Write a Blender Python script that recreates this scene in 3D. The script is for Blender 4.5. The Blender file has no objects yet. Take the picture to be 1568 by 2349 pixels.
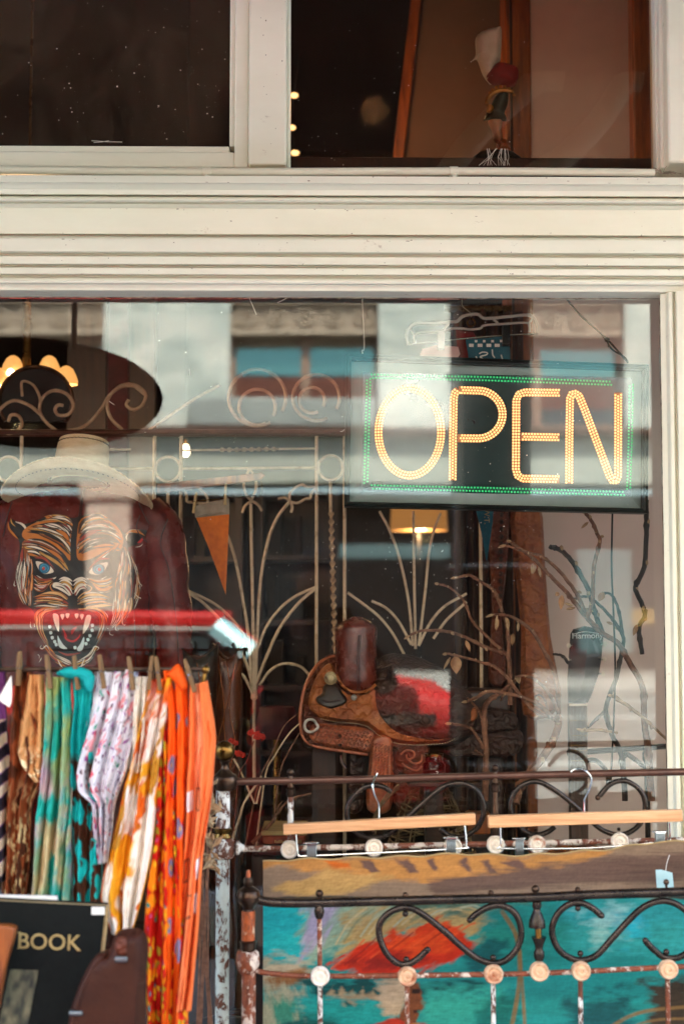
import bpy, bmesh, math, random
import numpy as np
from mathutils import Vector, Matrix

random.seed(7)
rng = np.random.default_rng(7)
R = math.radians
scene = bpy.context.scene
col = scene.collection

# ------------------------------------------------------------------ camera, sky, sun, exposure
CAM = Vector((0.0, -3.0, 1.5))
PITCH, YAW = R(3.95), R(0.7)
FPX = 50.0 / 24.0 * 1568.0            # focal length counted in pixels of a 1568-wide picture
cam_d = bpy.data.cameras.new('camera')
cam = bpy.data.objects.new('camera', cam_d)
col.objects.link(cam)
cam.location = CAM
cam.rotation_euler = (R(90) + PITCH, 0, -YAW)
cam_d.sensor_fit = 'HORIZONTAL'
cam_d.sensor_width = 24.0
cam_d.lens = 50.0
cam_d.clip_start = 0.05
cam_d.clip_end = 400
cam_d.dof.use_dof = True
cam_d.dof.focus_distance = 3.12
cam_d.dof.aperture_fstop = 2.8
scene.camera = cam

SUN_EL, SUN_AZ = R(55), R(14)         # behind the shop, so its front is in open shade
world = bpy.data.worlds.new('World')
scene.world = world
world.use_nodes = True
nt = world.node_tree
nt.nodes.clear()
sky = nt.nodes.new('ShaderNodeTexSky')
sky.sky_type = 'NISHITA'
sky.sun_disc = False
sky.sun_elevation = SUN_EL
sky.sun_rotation = SUN_AZ
sky.air_density = 1.0
sky.dust_density = 2.0
bg = nt.nodes.new('ShaderNodeBackground')
bg.inputs[1].default_value = 0.15
wo = nt.nodes.new('ShaderNodeOutputWorld')
nt.links.new(sky.outputs[0], bg.inputs[0])
nt.links.new(bg.outputs[0], wo.inputs[0])

sun_d = bpy.data.lights.new('sun', 'SUN')
sun_d.energy = 4.8
sun_d.angle = R(0.5)
sun_d.color = (1.0, 0.97, 0.92)
sun = bpy.data.objects.new('sun', sun_d)
col.objects.link(sun)
sdir = Vector((math.sin(SUN_AZ) * math.cos(SUN_EL), math.cos(SUN_AZ) * math.cos(SUN_EL), math.sin(SUN_EL)))
sun.rotation_euler = sdir.to_track_quat('Z', 'Y').to_euler()
sun.location = (4, 12, 16)

scene.view_settings.view_transform = 'Standard'
scene.view_settings.look = 'None'
scene.view_settings.gamma = 1.0
scene.view_settings.use_curve_mapping = False
scene.view_settings.exposure = 3.52
scene.render.engine = 'CYCLES'
scene.cycles.use_denoising = True
scene.cycles.transparent_max_bounces = 32
scene.cycles.max_bounces = 10
scene.cycles.diffuse_bounces = 5
scene.cycles.sample_clamp_indirect = 6.0
scene.cycles.caustics_reflective = False
scene.cycles.caustics_refractive = False

# ------------------------------------------------------------------ picking points at a real depth
_rot = cam.rotation_euler.to_matrix()

def P(px, py, Y):
    """the point of the plane y = Y that the photograph shows at (px, py)"""
    d = _rot @ Vector(((px - 784.0) / FPX, -(py - 1174.5) / FPX, -1.0))
    return CAM + d * ((Y - CAM.y) / d.y)

def PV(px, py, Y):
    """P for whole arrays: returns x, z"""
    m = np.array(_rot); a = (np.asarray(px, float) - 784.0) / FPX; b = -(np.asarray(py, float) - 1174.5) / FPX
    d = [m[i, 0] * a + m[i, 1] * b - m[i, 2] for i in range(3)]
    t = (Y - CAM.y) / d[1]
    return CAM.x + d[0] * t, CAM.z + d[2] * t

def PX(px, Y, py=1200): return P(px, py, Y).x
def PZ(py, Y, px=784): return P(px, py, Y).z
def SC(Y): return (Y - CAM.y) / FPX
def zm(ox, oy, k):
    """coordinates read off an enlarged crop -> picture coordinates"""
    return lambda x, y: (ox + x * k, oy + y * k)
Zscarf = zm(0, 1465.6, .3715)
Ztiger = zm(0, 1080.4, .2277)
Zscreen = zm(375.8, 1080.4, .3)
Zsign = zm(770.4, 638.9, .5087)
Zsad = zm(657.7, 1362.3, .3296)
Zbr = zm(939.5, 1155.6, .4009)
Zb3 = zm(469.75, 1691.1, .3595)
Zb4 = zm(986.5, 1691.1, .3709)
Zb5 = zm(469.75, 1973.0, .3595)
Zb6 = zm(986.5, 1973.0, .3709)
Zfig = zm(1052, 18.8, .16)

def Q(z, pts, Y): return [P(*z(x, y), Y) for x, y in pts]

def S(h):
    h = h.lstrip('#')
    c = [int(h[i:i + 2], 16) / 255 for i in (0, 2, 4)]
    return tuple(v / 12.92 if v <= .04045 else ((v + .055) / 1.055) ** 2.4 for v in c)

# ------------------------------------------------------------------ curves and noise
def smooth(pts, n=8, closed=False):
    pts = [Vector(p) for p in pts]
    m = len(pts)
    out = []
    rngi = range(m) if closed else range(m - 1)
    for i in rngi:
        p1, p2 = pts[i], pts[(i + 1) % m]
        p0 = pts[i - 1] if (i > 0 or closed) else p1 * 2 - p2
        p3 = pts[(i + 2) % m] if (i + 2 < m or closed) else p2 * 2 - p1
        for k in range(n):
            t = k / n
            out.append(.5 * ((2 * p1) + (p2 - p0) * t + (2 * p0 - 5 * p1 + 4 * p2 - p3) * t * t + (3 * p1 - p0 - 3 * p2 + p3) * t ** 3))
    if not closed:
        out.append(pts[-1])
    return out

def _hash(ix, iy, seed):
    h = (ix.astype(np.int64) * 374761393 + iy.astype(np.int64) * 668265263 + seed * 974634533) & 0x7fffffff
    h = ((h ^ (h >> 13)) * 1274126177) & 0x7fffffff
    return ((h ^ (h >> 16)) & 0xffff) / 65535.0

def vn(x, y, seed=0):
    x = np.asarray(x, float); y = np.asarray(y, float)
    ix, iy = np.floor(x), np.floor(y)
    fx, fy = x - ix, y - iy
    fx = fx * fx * (3 - 2 * fx); fy = fy * fy * (3 - 2 * fy)
    a = _hash(ix, iy, seed); b = _hash(ix + 1, iy, seed); c = _hash(ix, iy + 1, seed); d = _hash(ix + 1, iy + 1, seed)
    return (a * (1 - fx) + b * fx) * (1 - fy) + (c * (1 - fx) + d * fx) * fy

def fbm(x, y, seed=0, o=4):
    x = np.asarray(x, float); y = np.asarray(y, float)
    s, a, t = 0, .5, 0
    for i in range(o):
        s = s + a * vn(x * 2 ** i, y * 2 ** i, seed + i); t += a; a *= .5
    return s / t

def spots(x, y, seed, r0=.2, r1=.42, keep=.8):
    """jittered blobs on a unit grid: (signed mask > 0 inside, id of the blob)"""
    best = np.full(np.shape(x), -9.0); bid = np.zeros(np.shape(x))
    for dx in (-1, 0, 1):
        for dy in (-1, 0, 1):
            cx, cy = np.floor(x) + dx, np.floor(y) + dy
            jx, jy = _hash(cx, cy, seed), _hash(cx, cy, seed + 1)
            rr = r0 + (r1 - r0) * _hash(cx, cy, seed + 2)
            rr = np.where(_hash(cx, cy, seed + 3) < keep, rr, -1)
            d = rr - np.hypot(x - cx - .2 - .6 * jx, y - cy - .2 - .6 * jy)
            m = d > best
            best = np.where(m, d, best); bid = np.where(m, _hash(cx, cy, seed + 4), bid)
    return best, bid

# ------------------------------------------------------------------ mesh builder
WL = {}

class MB:
    def __init__(s): s.v = []; s.f = []; s.c = []
    def add(s, vs, fs):
        k = len(s.v)
        s.v += [tuple(v) for v in vs]
        s.f += [tuple(i + k for i in f) for f in fs]
        return s
    def box(s, x0, x1, y0, y1, z0, z1):
        return s.add([(x, y, z) for x in (x0, x1) for y in (y0, y1) for z in (z0, z1)],
                     [(0, 1, 3, 2), (4, 6, 7, 5), (0, 4, 5, 1), (2, 3, 7, 6), (0, 2, 6, 4), (1, 5, 7, 3)])
    def tube(s, pts, r, n=8, closed=False, ry=None):
        pts = [Vector(p) for p in pts]; m = len(pts)
        rr = list(r) if hasattr(r, '__len__') else [r] * m
        if len(rr) != m:
            rr = list(np.interp(np.linspace(0, 1, m), np.linspace(0, 1, len(rr)), rr))
        k = len(s.v); up = None
        for i, p in enumerate(pts):
            a = pts[i - 1] if (i or closed) else p
            b = pts[(i + 1) % m] if (i < m - 1 or closed) else p
            t = (b - a)
            if t.length < 1e-9: t = Vector((0, 0, 1))
            t.normalize()
            if up is None:
                up = Vector((0, 1, 0)) if abs(t.y) < .9 else Vector((1, 0, 0))
            u = (up - t * up.dot(t)).normalized(); up = u; w = t.cross(u)
            for j in range(n):
                an = 2 * math.pi * j / n
                q = p + u * (math.cos(an) * rr[i] * (ry or 1)) + w * (math.sin(an) * rr[i])
                s.v.append(tuple(q))
        for i in range(m if closed else m - 1):
            for j in range(n):
                i2 = (i + 1) % m
                s.f.append((k + i * n + j, k + i * n + (j + 1) % n, k + i2 * n + (j + 1) % n, k + i2 * n + j))
        if not closed:
            s.f.append(tuple(k + j for j in reversed(range(n))))
            s.f.append(tuple(k + (m - 1) * n + j for j in range(n)))
        return s
    def lathe(s, c, prof, n=20, axis='z', sx=1.0, sy=1.0):
        c = Vector(c); k = len(s.v)
        for r, h in prof:
            for j in range(n):
                a = 2 * math.pi * j / n; x, y = r * math.cos(a) * sx, r * math.sin(a) * sy
                s.v.append(tuple(c + (Vector((x, y, h)) if axis == 'z' else Vector((x, h, y)) if axis == 'y' else Vector((h, x, y)))))
        for i in range(len(prof) - 1):
            for j in range(n):
                s.f.append((k + i * n + j, k + i * n + (j + 1) % n, k + (i + 1) * n + (j + 1) % n, k + (i + 1) * n + j))
        s.f.append(tuple(k + j for j in reversed(range(n))))
        s.f.append(tuple(k + (len(prof) - 1) * n + j for j in range(n)))
        return s
    def ball(s, c, r, n=10, sc=(1, 1, 1)):
        c = Vector(c); k = len(s.v); m = max(3, n // 2)
        s.v.append(tuple(c + Vector((0, 0, r * sc[2]))))
        for i in range(1, m):
            t = math.pi * i / m
            for j in range(n):
                a = 2 * math.pi * j / n
                s.v.append((c.x + r * sc[0] * math.sin(t) * math.cos(a), c.y + r * sc[1] * math.sin(t) * math.sin(a), c.z + r * sc[2] * math.cos(t)))
        s.v.append(tuple(c - Vector((0, 0, r * sc[2]))))
        for j in range(n):
            s.f.append((k, k + 1 + j, k + 1 + (j + 1) % n))
            e = k + 1 + (m - 2) * n
            s.f.append((len(s.v) - 1, e + (j + 1) % n, e + j))
        for i in range(m - 2):
            for j in range(n):
                a = k + 1 + i * n
                s.f.append((a + j, a + n + j, a + n + (j + 1) % n, a + (j + 1) % n))
        return s
    def extrude(s, poly, a0, a1, axis):
        """closed profile in the plane across axis, swept from a0 to a1 (axis x: (y, z); y: (x, z); z: (x, y))"""
        m = len(poly)
        mk = {'x': lambda p, a: (a, p[0], p[1]), 'y': lambda p, a: (p[0], a, p[1]), 'z': lambda p, a: (p[0], p[1], a)}[axis]
        vs = [mk(p, a0) for p in poly] + [mk(p, a1) for p in poly]
        fs = [(i, (i + 1) % m, m + (i + 1) % m, m + i) for i in range(m)] + [tuple(reversed(range(m))), tuple(range(m, 2 * m))]
        return s.add(vs, fs)
    def grid(s, arr, cols=None):
        """arr: rows x columns x 3"""
        k = len(s.v); a, b = arr.shape[:2]
        s.v += [tuple(v) for v in arr.reshape(-1, 3)]
        s.f += [(k + i * b + j, k + i * b + j + 1, k + (i + 1) * b + j + 1, k + (i + 1) * b + j) for i in range(a - 1) for j in range(b - 1)]
        if cols is not None:
            s.c += [tuple(v) for v in cols.reshape(-1, 3)]
        return s
    def build(s, name, m, parent=None, flat=False, bevel=0, kind=None, label=None, seg=2, angle=40):
        me = bpy.data.meshes.new(name)
        off = WL[parent.name] if parent else Vector((0, 0, 0))
        me.from_pydata([(v[0] - off.x, v[1] - off.y, v[2] - off.z) for v in s.v], [], s.f)
        me.update()
        bm = bmesh.new(); bm.from_mesh(me)
        bmesh.ops.recalc_face_normals(bm, faces=bm.faces)
        bm.to_mesh(me); bm.free()
        if s.c and len(s.c) == len(s.v):
            at = me.color_attributes.new('Col', 'FLOAT_COLOR', 'POINT')
            at.data.foreach_set('color', np.hstack([np.array(s.c), np.ones((len(s.c), 1))]).astype(np.float32).ravel())
        if not flat:
            me.polygons.foreach_set('use_smooth', [True] * len(me.polygons))
            me.set_sharp_from_angle(angle=R(angle))
        o = bpy.data.objects.new(name, me)
        col.objects.link(o)
        if parent: o.parent = parent
        WL[o.name] = off.copy()
        me.materials.append(m)
        if bevel:
            b = o.modifiers.new('bevel', 'BEVEL'); b.width = bevel; b.segments = seg; b.limit_method = 'ANGLE'; b.angle_limit = R(35)
        if kind: o['kind'] = kind
        if label: o['label'] = label
        return o

def thing(name, label, cat, loc, group=None):
    o = bpy.data.objects.new(name, None); col.objects.link(o)
    o.location = loc; o.empty_display_size = .05
    WL[o.name] = Vector(loc)
    o['label'] = label; o['category'] = cat
    if group: o['group'] = group
    return o

def tag(o, label, cat, group=None):
    o['label'] = label; o['category'] = cat
    if group: o['group'] = group
    return o

def copy_part(src, parent, loc=None, rot=None):
    """a second piece sharing the mesh of src, moved by loc relative to its parent"""
    o = src.copy(); col.objects.link(o); o.parent = parent
    WL[o.name] = WL[parent.name].copy() if parent else Vector()
    if loc is not None: o.location = loc
    if rot is not None: o.rotation_euler = rot
    return o

def copy_tree(src, loc, label, rot=None):
    r = src.copy(); col.objects.link(r); r.location = loc; r['label'] = label
    if rot: r.rotation_euler = rot
    WL[r.name] = Vector(loc)
    for ch in src.children:
        c = ch.copy(); col.objects.link(c); c.parent = r
        for g in ch.children:
            d = g.copy(); col.objects.link(d); d.parent = c
    return r

def text_into(mb, body, mat4, size=1.0, extrude=.02, bold=0.0):
    cu = bpy.data.curves.new('letters', 'FONT'); cu.body = body; cu.size = size; cu.extrude = extrude; cu.offset = bold
    cu.resolution_u = 3
    o = bpy.data.objects.new('letters', cu); col.objects.link(o)
    bpy.context.view_layer.update()
    me = o.evaluated_get(bpy.context.evaluated_depsgraph_get()).to_mesh()
    vs = [mat4 @ v.co for v in me.vertices]; fs = [tuple(p.vertices) for p in me.polygons]
    mb.add(vs, fs)
    o.to_mesh_clear()
    bpy.data.objects.remove(o); bpy.data.curves.remove(cu)
    return mb

def upright(px, py, Y, roll=0.0, flipx=False):
    """frame whose x runs right and y runs up on a plane facing the street"""
    return Matrix.Translation(P(px, py, Y)) @ Matrix.Rotation(roll, 4, 'Y') @ Matrix.Rotation(R(90), 4, 'X')

def pillow(outline, h, r, bend=None, sub=3, back=True):
    """solid leather-like sheet from a closed outline of points on a plane y = const; it swells by h towards the street over rim width r"""
    bm = bmesh.new()
    vs = [bm.verts.new(p) for p in outline]
    es = [bm.edges.new((vs[i], vs[(i + 1) % len(vs)])) for i in range(len(vs))]
    bmesh.ops.triangle_fill(bm, use_beauty=True, edges=es)
    for _ in range(sub):
        inner = [e for e in bm.edges if not e.is_boundary and e.calc_length() > r * .35]
        if not inner: break
        bmesh.ops.subdivide_edges(bm, edges=inner, cuts=1)
        bmesh.ops.triangulate(bm, faces=bm.faces)
        bmesh.ops.beautify_fill(bm, faces=bm.faces, edges=[e for e in bm.edges if not e.is_boundary])
    bm.verts.ensure_lookup_table(); bm.verts.index_update()
    co = np.array([v.co for v in bm.verts])
    a = np.array([tuple(p) for p in outline])[:, [0, 2]]; b = np.roll(a, -1, 0)
    p = co[:, [0, 2]]
    ab = b - a; l2 = (ab ** 2).sum(1) + 1e-12
    t = np.clip(((p[:, None, :] - a[None]) * ab[None]).sum(2) / l2[None], 0, 1)
    d = np.sqrt((((a[None] + t[..., None] * ab[None]) - p[:, None, :]) ** 2).sum(2)).min(1)
    k = 1 - np.clip(d / r, 0, 1)
    fr = co.copy(); fr[:, 1] -= h * np.sqrt(np.clip(1 - k * k, 0, 1))
    if bend is not None:
        dy = bend(co[:, 0], co[:, 2]); fr[:, 1] += dy
    mb = MB()
    faces = [tuple(v.index for v in f.verts) for f in bm.faces]
    n = len(co)
    bk = co.copy(); bk[:, 1] += .002
    if bend is not None: bk[:, 1] += dy
    mb.v = [tuple(v) for v in fr] + [tuple(v) for v in bk]
    mb.f = faces + [tuple(i + n for i in reversed(f)) for f in faces]
    m = len(outline)
    mb.f += [(i, (i + 1) % m, n + (i + 1) % m, n + i) for i in range(m)]
    bm.free()
    return mb
# ------------------------------------------------------------------ materials
def N(nt, t, **kw):
    n = nt.nodes.new(t)
    for k, v in kw.items(): setattr(n, k, v)
    return n

def _base(name):
    m = bpy.data.materials.new(name); m.use_nodes = True
    nt = m.node_tree; nt.nodes.clear()
    out = N(nt, 'ShaderNodeOutputMaterial'); b = N(nt, 'ShaderNodeBsdfPrincipled')
    nt.links.new(b.outputs[0], out.inputs[0])
    return m, nt, b, out

def _coords(nt, stretch, kind='Object'):
    tc = N(nt, 'ShaderNodeTexCoord'); mp = N(nt, 'ShaderNodeMapping')
    mp.inputs['Scale'].default_value = stretch
    nt.links.new(tc.outputs[kind], mp.inputs[0])
    return mp.outputs[0]

def _noise(nt, vec, scale, detail=6, rough=.6, dist=0):
    n = N(nt, 'ShaderNodeTexNoise'); n.inputs['Scale'].default_value = scale; n.inputs['Detail'].default_value = detail
    n.inputs['Roughness'].default_value = rough; n.inputs['Distortion'].default_value = dist
    nt.links.new(vec, n.inputs['Vector'])
    return n.outputs[0]

def _ramp(nt, fac, stops):
    r = N(nt, 'ShaderNodeValToRGB'); e = r.color_ramp.elements
    while len(e) < len(stops): e.new(.5)
    for el, (p, c) in zip(e, stops):
        el.position = p; el.color = (*c, 1) if len(c) == 3 else c
    nt.links.new(fac, r.inputs[0])
    return r.outputs[0]

def pm(name, c1, c2=None, scale=8, lo=.35, hi=.65, rough=.5, metal=0, bump=0, bscale=60, stretch=(1, 1, 1), spec=.5,
       rvar=0, coat=0, sheen=0, third=None, dist=0, bdet=6):
    m, nt, b, out = _base(name)
    vec = _coords(nt, stretch)
    c1 = S(c1) if isinstance(c1, str) else c1
    if c2 is not None:
        c2 = S(c2) if isinstance(c2, str) else c2
        st = [(lo, c1), (hi, c2)]
        if third is not None: st.append((min(.99, hi + .12), S(third) if isinstance(third, str) else third))
        fac = _noise(nt, vec, scale, 8, .62, dist)
        nt.links.new(_ramp(nt, fac, st), b.inputs['Base Color'])
        if rvar:
            mr = N(nt, 'ShaderNodeMapRange'); mr.inputs[3].default_value = rough - rvar; mr.inputs[4].default_value = rough + rvar
            nt.links.new(fac, mr.inputs[0]); nt.links.new(mr.outputs[0], b.inputs['Roughness'])
    else:
        b.inputs['Base Color'].default_value = (*c1, 1)
    if not rvar: b.inputs['Roughness'].default_value = rough
    b.inputs['Metallic'].default_value = metal
    b.inputs['Specular IOR Level'].default_value = spec
    b.inputs['Coat Weight'].default_value = coat
    b.inputs['Sheen Weight'].default_value = sheen
    if bump:
        bp = N(nt, 'ShaderNodeBump'); bp.inputs['Strength'].default_value = min(1, bump); bp.inputs['Distance'].default_value = .004 * max(1, bump)
        nt.links.new(_noise(nt, vec, bscale, bdet, .6), bp.inputs['Height']); nt.links.new(bp.outputs[0], b.inputs['Normal'])
    return m

def vm(name, rough=.7, bump=.15, bscale=300, sheen=.2, spec=.3, subs=0):
    m, nt, b, out = _base(name)
    a = N(nt, 'ShaderNodeVertexColor'); a.layer_name = 'Col'
    nt.links.new(a.outputs[0], b.inputs['Base Color'])
    b.inputs['Roughness'].default_value = rough; b.inputs['Sheen Weight'].default_value = sheen
    b.inputs['Specular IOR Level'].default_value = spec
    if bump:
        bp = N(nt, 'ShaderNodeBump'); bp.inputs['Strength'].default_value = bump; bp.inputs['Distance'].default_value = .002
        nt.links.new(_noise(nt, _coords(nt, (1, 1, 1)), bscale, 3), bp.inputs['Height']); nt.links.new(bp.outputs[0], b.inputs['Normal'])
    return m

def em(name, c, strength, base=None):
    m, nt, b, out = _base(name)
    c = S(c) if isinstance(c, str) else c
    b.inputs['Base Color'].default_value = (*(base or c), 1)
    b.inputs['Emission Color'].default_value = (*c, 1)
    b.inputs['Emission Strength'].default_value = strength
    return m

def glass(name, ior=1.7, tint=(1, 1, 1), wob=0.0, wscale=2.0, rough=0.0, refl=(1, 1, 1), film=0):
    m = bpy.data.materials.new(name); m.use_nodes = True
    nt = m.node_tree; nt.nodes.clear()
    out = N(nt, 'ShaderNodeOutputMaterial'); mix = N(nt, 'ShaderNodeMixShader')
    tr = N(nt, 'ShaderNodeBsdfTransparent'); tr.inputs[0].default_value = (*tint, 1)
    gl = N(nt, 'ShaderNodeBsdfGlossy'); gl.inputs['Roughness'].default_value = rough; gl.inputs[0].default_value = (*refl, 1)
    fr = N(nt, 'ShaderNodeFresnel'); fr.inputs[0].default_value = ior
    if wob:
        bp = N(nt, 'ShaderNodeBump'); bp.inputs['Strength'].default_value = 1; bp.inputs['Distance'].default_value = wob
        nt.links.new(_noise(nt, _coords(nt, (1, 1, .6)), wscale, 1, .4), bp.inputs['Height']); nt.links.new(bp.outputs[0], gl.inputs['Normal'])
    nt.links.new(fr.outputs[0], mix.inputs[0]); nt.links.new(tr.outputs[0], mix.inputs[1]); nt.links.new(gl.outputs[0], mix.inputs[2])
    if film:      # a thin film of dust and grime on the pane
        df = N(nt, 'ShaderNodeBsdfDiffuse'); df.inputs[0].default_value = (*S('#8a7460'), 1)
        m2 = N(nt, 'ShaderNodeMixShader')
        fz = _ramp(nt, _noise(nt, _coords(nt, (1, 1, 1)), 5, 9, .72, 1.2), [(.33, (film * .2,) * 3), (.66, (film * 1.1,) * 3)])
        nt.links.new(fz, m2.inputs[0]); nt.links.new(mix.outputs[0], m2.inputs[1]); nt.links.new(df.outputs[0], m2.inputs[2])
        nt.links.new(m2.outputs[0], out.inputs[0])
    else:
        nt.links.new(mix.outputs[0], out.inputs[0])
    return m

def rustpaint(name, paint, rust, amount=.5, scale=40, rough=.55):
    """flaking paint over rust, with the paint film standing proud"""
    m, nt, b, out = _base(name)
    vec = _coords(nt, (1, 1, .7))
    f = _noise(nt, vec, scale, 8, .68, .4)
    r2 = _ramp(nt, _noise(nt, vec, scale * 2.3, 5), [(.3, tuple(v * .35 for v in S(rust))), (.7, S(rust))])
    p2 = _ramp(nt, _noise(nt, vec, scale * .6, 5), [(.3, tuple(v * .7 for v in S(paint))), (.7, S(paint))])
    mask = _ramp(nt, f, [(max(0, amount - .03), (0, 0, 0)), (min(1, amount + .03), (1, 1, 1))])
    mx = N(nt, 'ShaderNodeMix'); mx.data_type = 'RGBA'
    nt.links.new(mask, mx.inputs[0]); nt.links.new(r2, mx.inputs[6]); nt.links.new(p2, mx.inputs[7])
    nt.links.new(mx.outputs[2], b.inputs['Base Color'])
    b.inputs['Roughness'].default_value = rough
    bp = N(nt, 'ShaderNodeBump'); bp.inputs['Strength'].default_value = .7; bp.inputs['Distance'].default_value = .0015
    nt.links.new(mask, bp.inputs['Height']); nt.links.new(bp.outputs[0], b.inputs['Normal'])
    return m

def tooled(name, c1, c2, wscale=55):
    """stamped leather: curling relief over mottled hide"""
    m, nt, b, out = _base(name)
    vec = _coords(nt, (1, 1, 1))
    fac = _noise(nt, vec, 22, 8, .65)
    nt.links.new(_ramp(nt, fac, [(.3, S(c1)), (.7, S(c2))]), b.inputs['Base Color'])
    w = N(nt, 'ShaderNodeTexWave'); w.wave_type = 'RINGS'; w.inputs['Scale'].default_value = wscale * .16; w.inputs['Distortion'].default_value = 9
    w.inputs['Detail'].default_value = 1.5; w.inputs['Detail Scale'].default_value = 5
    nt.links.new(vec, w.inputs['Vector'])
    add = N(nt, 'ShaderNodeMath'); add.operation = 'ADD'
    mul = N(nt, 'ShaderNodeMath'); mul.operation = 'MULTIPLY'; mul.inputs[1].default_value = .5
    nt.links.new(_noise(nt, vec, 260, 4), mul.inputs[0]); nt.links.new(w.outputs[1], add.inputs[0]); nt.links.new(mul.outputs[0], add.inputs[1])
    bp = N(nt, 'ShaderNodeBump'); bp.inputs['Strength'].default_value = .9; bp.inputs['Distance'].default_value = .004
    nt.links.new(add.outputs[0], bp.inputs['Height']); nt.links.new(bp.outputs[0], b.inputs['Normal'])
    b.inputs['Roughness'].default_value = .45; b.inputs['Specular IOR Level'].default_value = .35
    return m

def brickmat(name, c1, c2, mortar, w=.22, h=.07):
    m, nt, b, out = _base(name)
    tc = N(nt, 'ShaderNodeTexCoord'); mp = N(nt, 'ShaderNodeMapping'); mp.inputs['Rotation'].default_value = (R(90), 0, 0)
    nt.links.new(tc.outputs['Object'], mp.inputs[0])
    t = N(nt, 'ShaderNodeTexBrick'); t.inputs['Scale'].default_value = 1
    t.inputs['Brick Width'].default_value = w; t.inputs['Row Height'].default_value = h; t.inputs['Mortar Size'].default_value = .008
    t.inputs['Color1'].default_value = (*S(c1), 1); t.inputs['Color2'].default_value = (*S(c2), 1); t.inputs['Mortar'].default_value = (*S(mortar), 1)
    nt.links.new(mp.outputs[0], t.inputs['Vector'])
    nz = _noise(nt, tc.outputs['Object'], .9, 5)
    mx = N(nt, 'ShaderNodeMix'); mx.data_type = 'RGBA'; mx.blend_type = 'MULTIPLY'; mx.inputs[0].default_value = .8
    nt.links.new(t.outputs[0], mx.inputs[6]); nt.links.new(_ramp(nt, nz, [(.3, (.55, .62, .62)), (.5, (.85, .86, .84)), (.58, (1, .93, .9)), (.68, (1, 1, 1))]), mx.inputs[7])
    nt.links.new(mx.outputs[2], b.inputs['Base Color']); b.inputs['Roughness'].default_value = .85
    return m

M = {}
M['cream'] = pm('cream_paint', '#e3e3cf', '#eeeddc', scale=5, rough=.42, bump=.25, bscale=28, stretch=(.35, 1, 1))
def _cream_wear():
    """drips, scuffs and grime flecks on the old gloss paint"""
    m = M['cream']; nt = m.node_tree
    b = [n for n in nt.nodes if n.type == 'BSDF_PRINCIPLED'][0]
    src = b.inputs['Base Color'].links[0].from_socket
    vec = _coords(nt, (.5, 1, 1))
    f = _ramp(nt, _noise(nt, vec, 26, 9, .75), [(.31, (1, 1, 1)), (.37, (0, 0, 0))])
    mx = N(nt, 'ShaderNodeMix'); mx.data_type = 'RGBA'
    mul = N(nt, 'ShaderNodeMath'); mul.operation = 'MULTIPLY'; mul.inputs[1].default_value = .6
    nt.links.new(f, mul.inputs[0]); nt.links.new(mul.outputs[0], mx.inputs[0])
    nt.links.new(src, mx.inputs[6]); mx.inputs[7].default_value = (*S('#8d7c60'), 1)
    nt.links.new(mx.outputs[2], b.inputs['Base Color'])
_cream_wear()
M['glass'] = glass('window_glass', 1.47, wob=.0004, wscale=2.6, refl=(.92, 1, .96), film=.008)
M['glass_dusty'] = glass('dust_filmed_transom_glass', 1.45, tint=(.85, .80, .74), wob=.0003, wscale=3.0, film=.14)
M['glass_dirty'] = glass('grimy_transom_glass', 1.45, tint=(.93, .88, .82), wob=.0003, wscale=3.0, film=.03)
M['dust'] = pm('dust_fleck', '#d9d4c6', rough=.9)
M['putty'] = pm('cracked_putty', '#4a4338', '#b8ad98', scale=40, rough=.8, bump=.5)
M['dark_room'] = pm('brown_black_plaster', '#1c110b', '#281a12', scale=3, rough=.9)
M['dark_wood'] = pm('dark_varnished_wood', '#160a05', '#361c0d', scale=50, stretch=(1, 1, .12), rough=.4, bump=.2)
M['orange_wood'] = pm('orange_wood', '#5c2d10', '#a45a20', scale=50, stretch=(1, 1, .12), rough=.4, bump=.2)
M['plaster'] = pm('pinkish_plaster', '#d6c3b8', '#e0d0c5', scale=2.5, rough=.85, bump=.15, bscale=30)
M['floorwood'] = pm('floor_boards', '#3a2415', '#54351f', scale=6, stretch=(1, .1, 1), rough=.5)
M['iron_white'] = pm('aged_white_iron', '#c8b596', '#8a6f52', scale=45, lo=.5, hi=.75, rough=.55, bump=.4, bscale=120)
M['twisted'] = pm('tan_twisted_iron', '#b59c7c', '#86684a', scale=30, rough=.5, bump=.3)
M['brass'] = pm('old_brass', '#8d6a36', '#5e4522', scale=25, rough=.28, metal=1, bump=.1, rvar=.1)
M['bronze'] = pm('dark_bronze', '#5a4638', '#2e221b', scale=30, rough=.33, metal=.9, bump=.15, rvar=.1)
M['darkiron'] = pm('dark_grey_iron', '#3d332c', '#1f1a16', scale=30, rough=.26, metal=.6, bump=.2, rvar=.1)
M['brownrail'] = pm('brown_rail_paint', '#5c3d30', '#452a20', scale=25, rough=.3, metal=.35, bump=.15)
M['rust_white'] = rustpaint('flaking_white_over_rust', '#e9e9e2', '#6d3a22', .51, 45)
M['rust_blue'] = rustpaint('flaking_pale_blue_over_rust', '#cfdcd6', '#74432a', .45, 48)
M['rust_heavy'] = rustpaint('heavy_rust_with_white_flakes', '#e4d2bf', '#8a4524', .56, 55)
M['rust_orange'] = rustpaint('orange_rust', '#d9b898', '#b4561e', .6, 60)
M['rosette'] = pm('chipped_white_rosette', '#e9e2d4', '#a9643c', scale=60, lo=.52, hi=.72, rough=.5, bump=.5, bscale=120)
M['rosette_rust'] = pm('rusty_cream_rosette', '#dcb894', '#9c4f27', scale=50, lo=.45, hi=.68, rough=.5, bump=.6, bscale=120)
M['steel'] = pm('chrome_steel', '#c4cbcc', rough=.16, metal=1)
M['clip'] = pm('ribbed_clip_steel', '#7e8789', rough=.32, metal=1)
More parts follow.
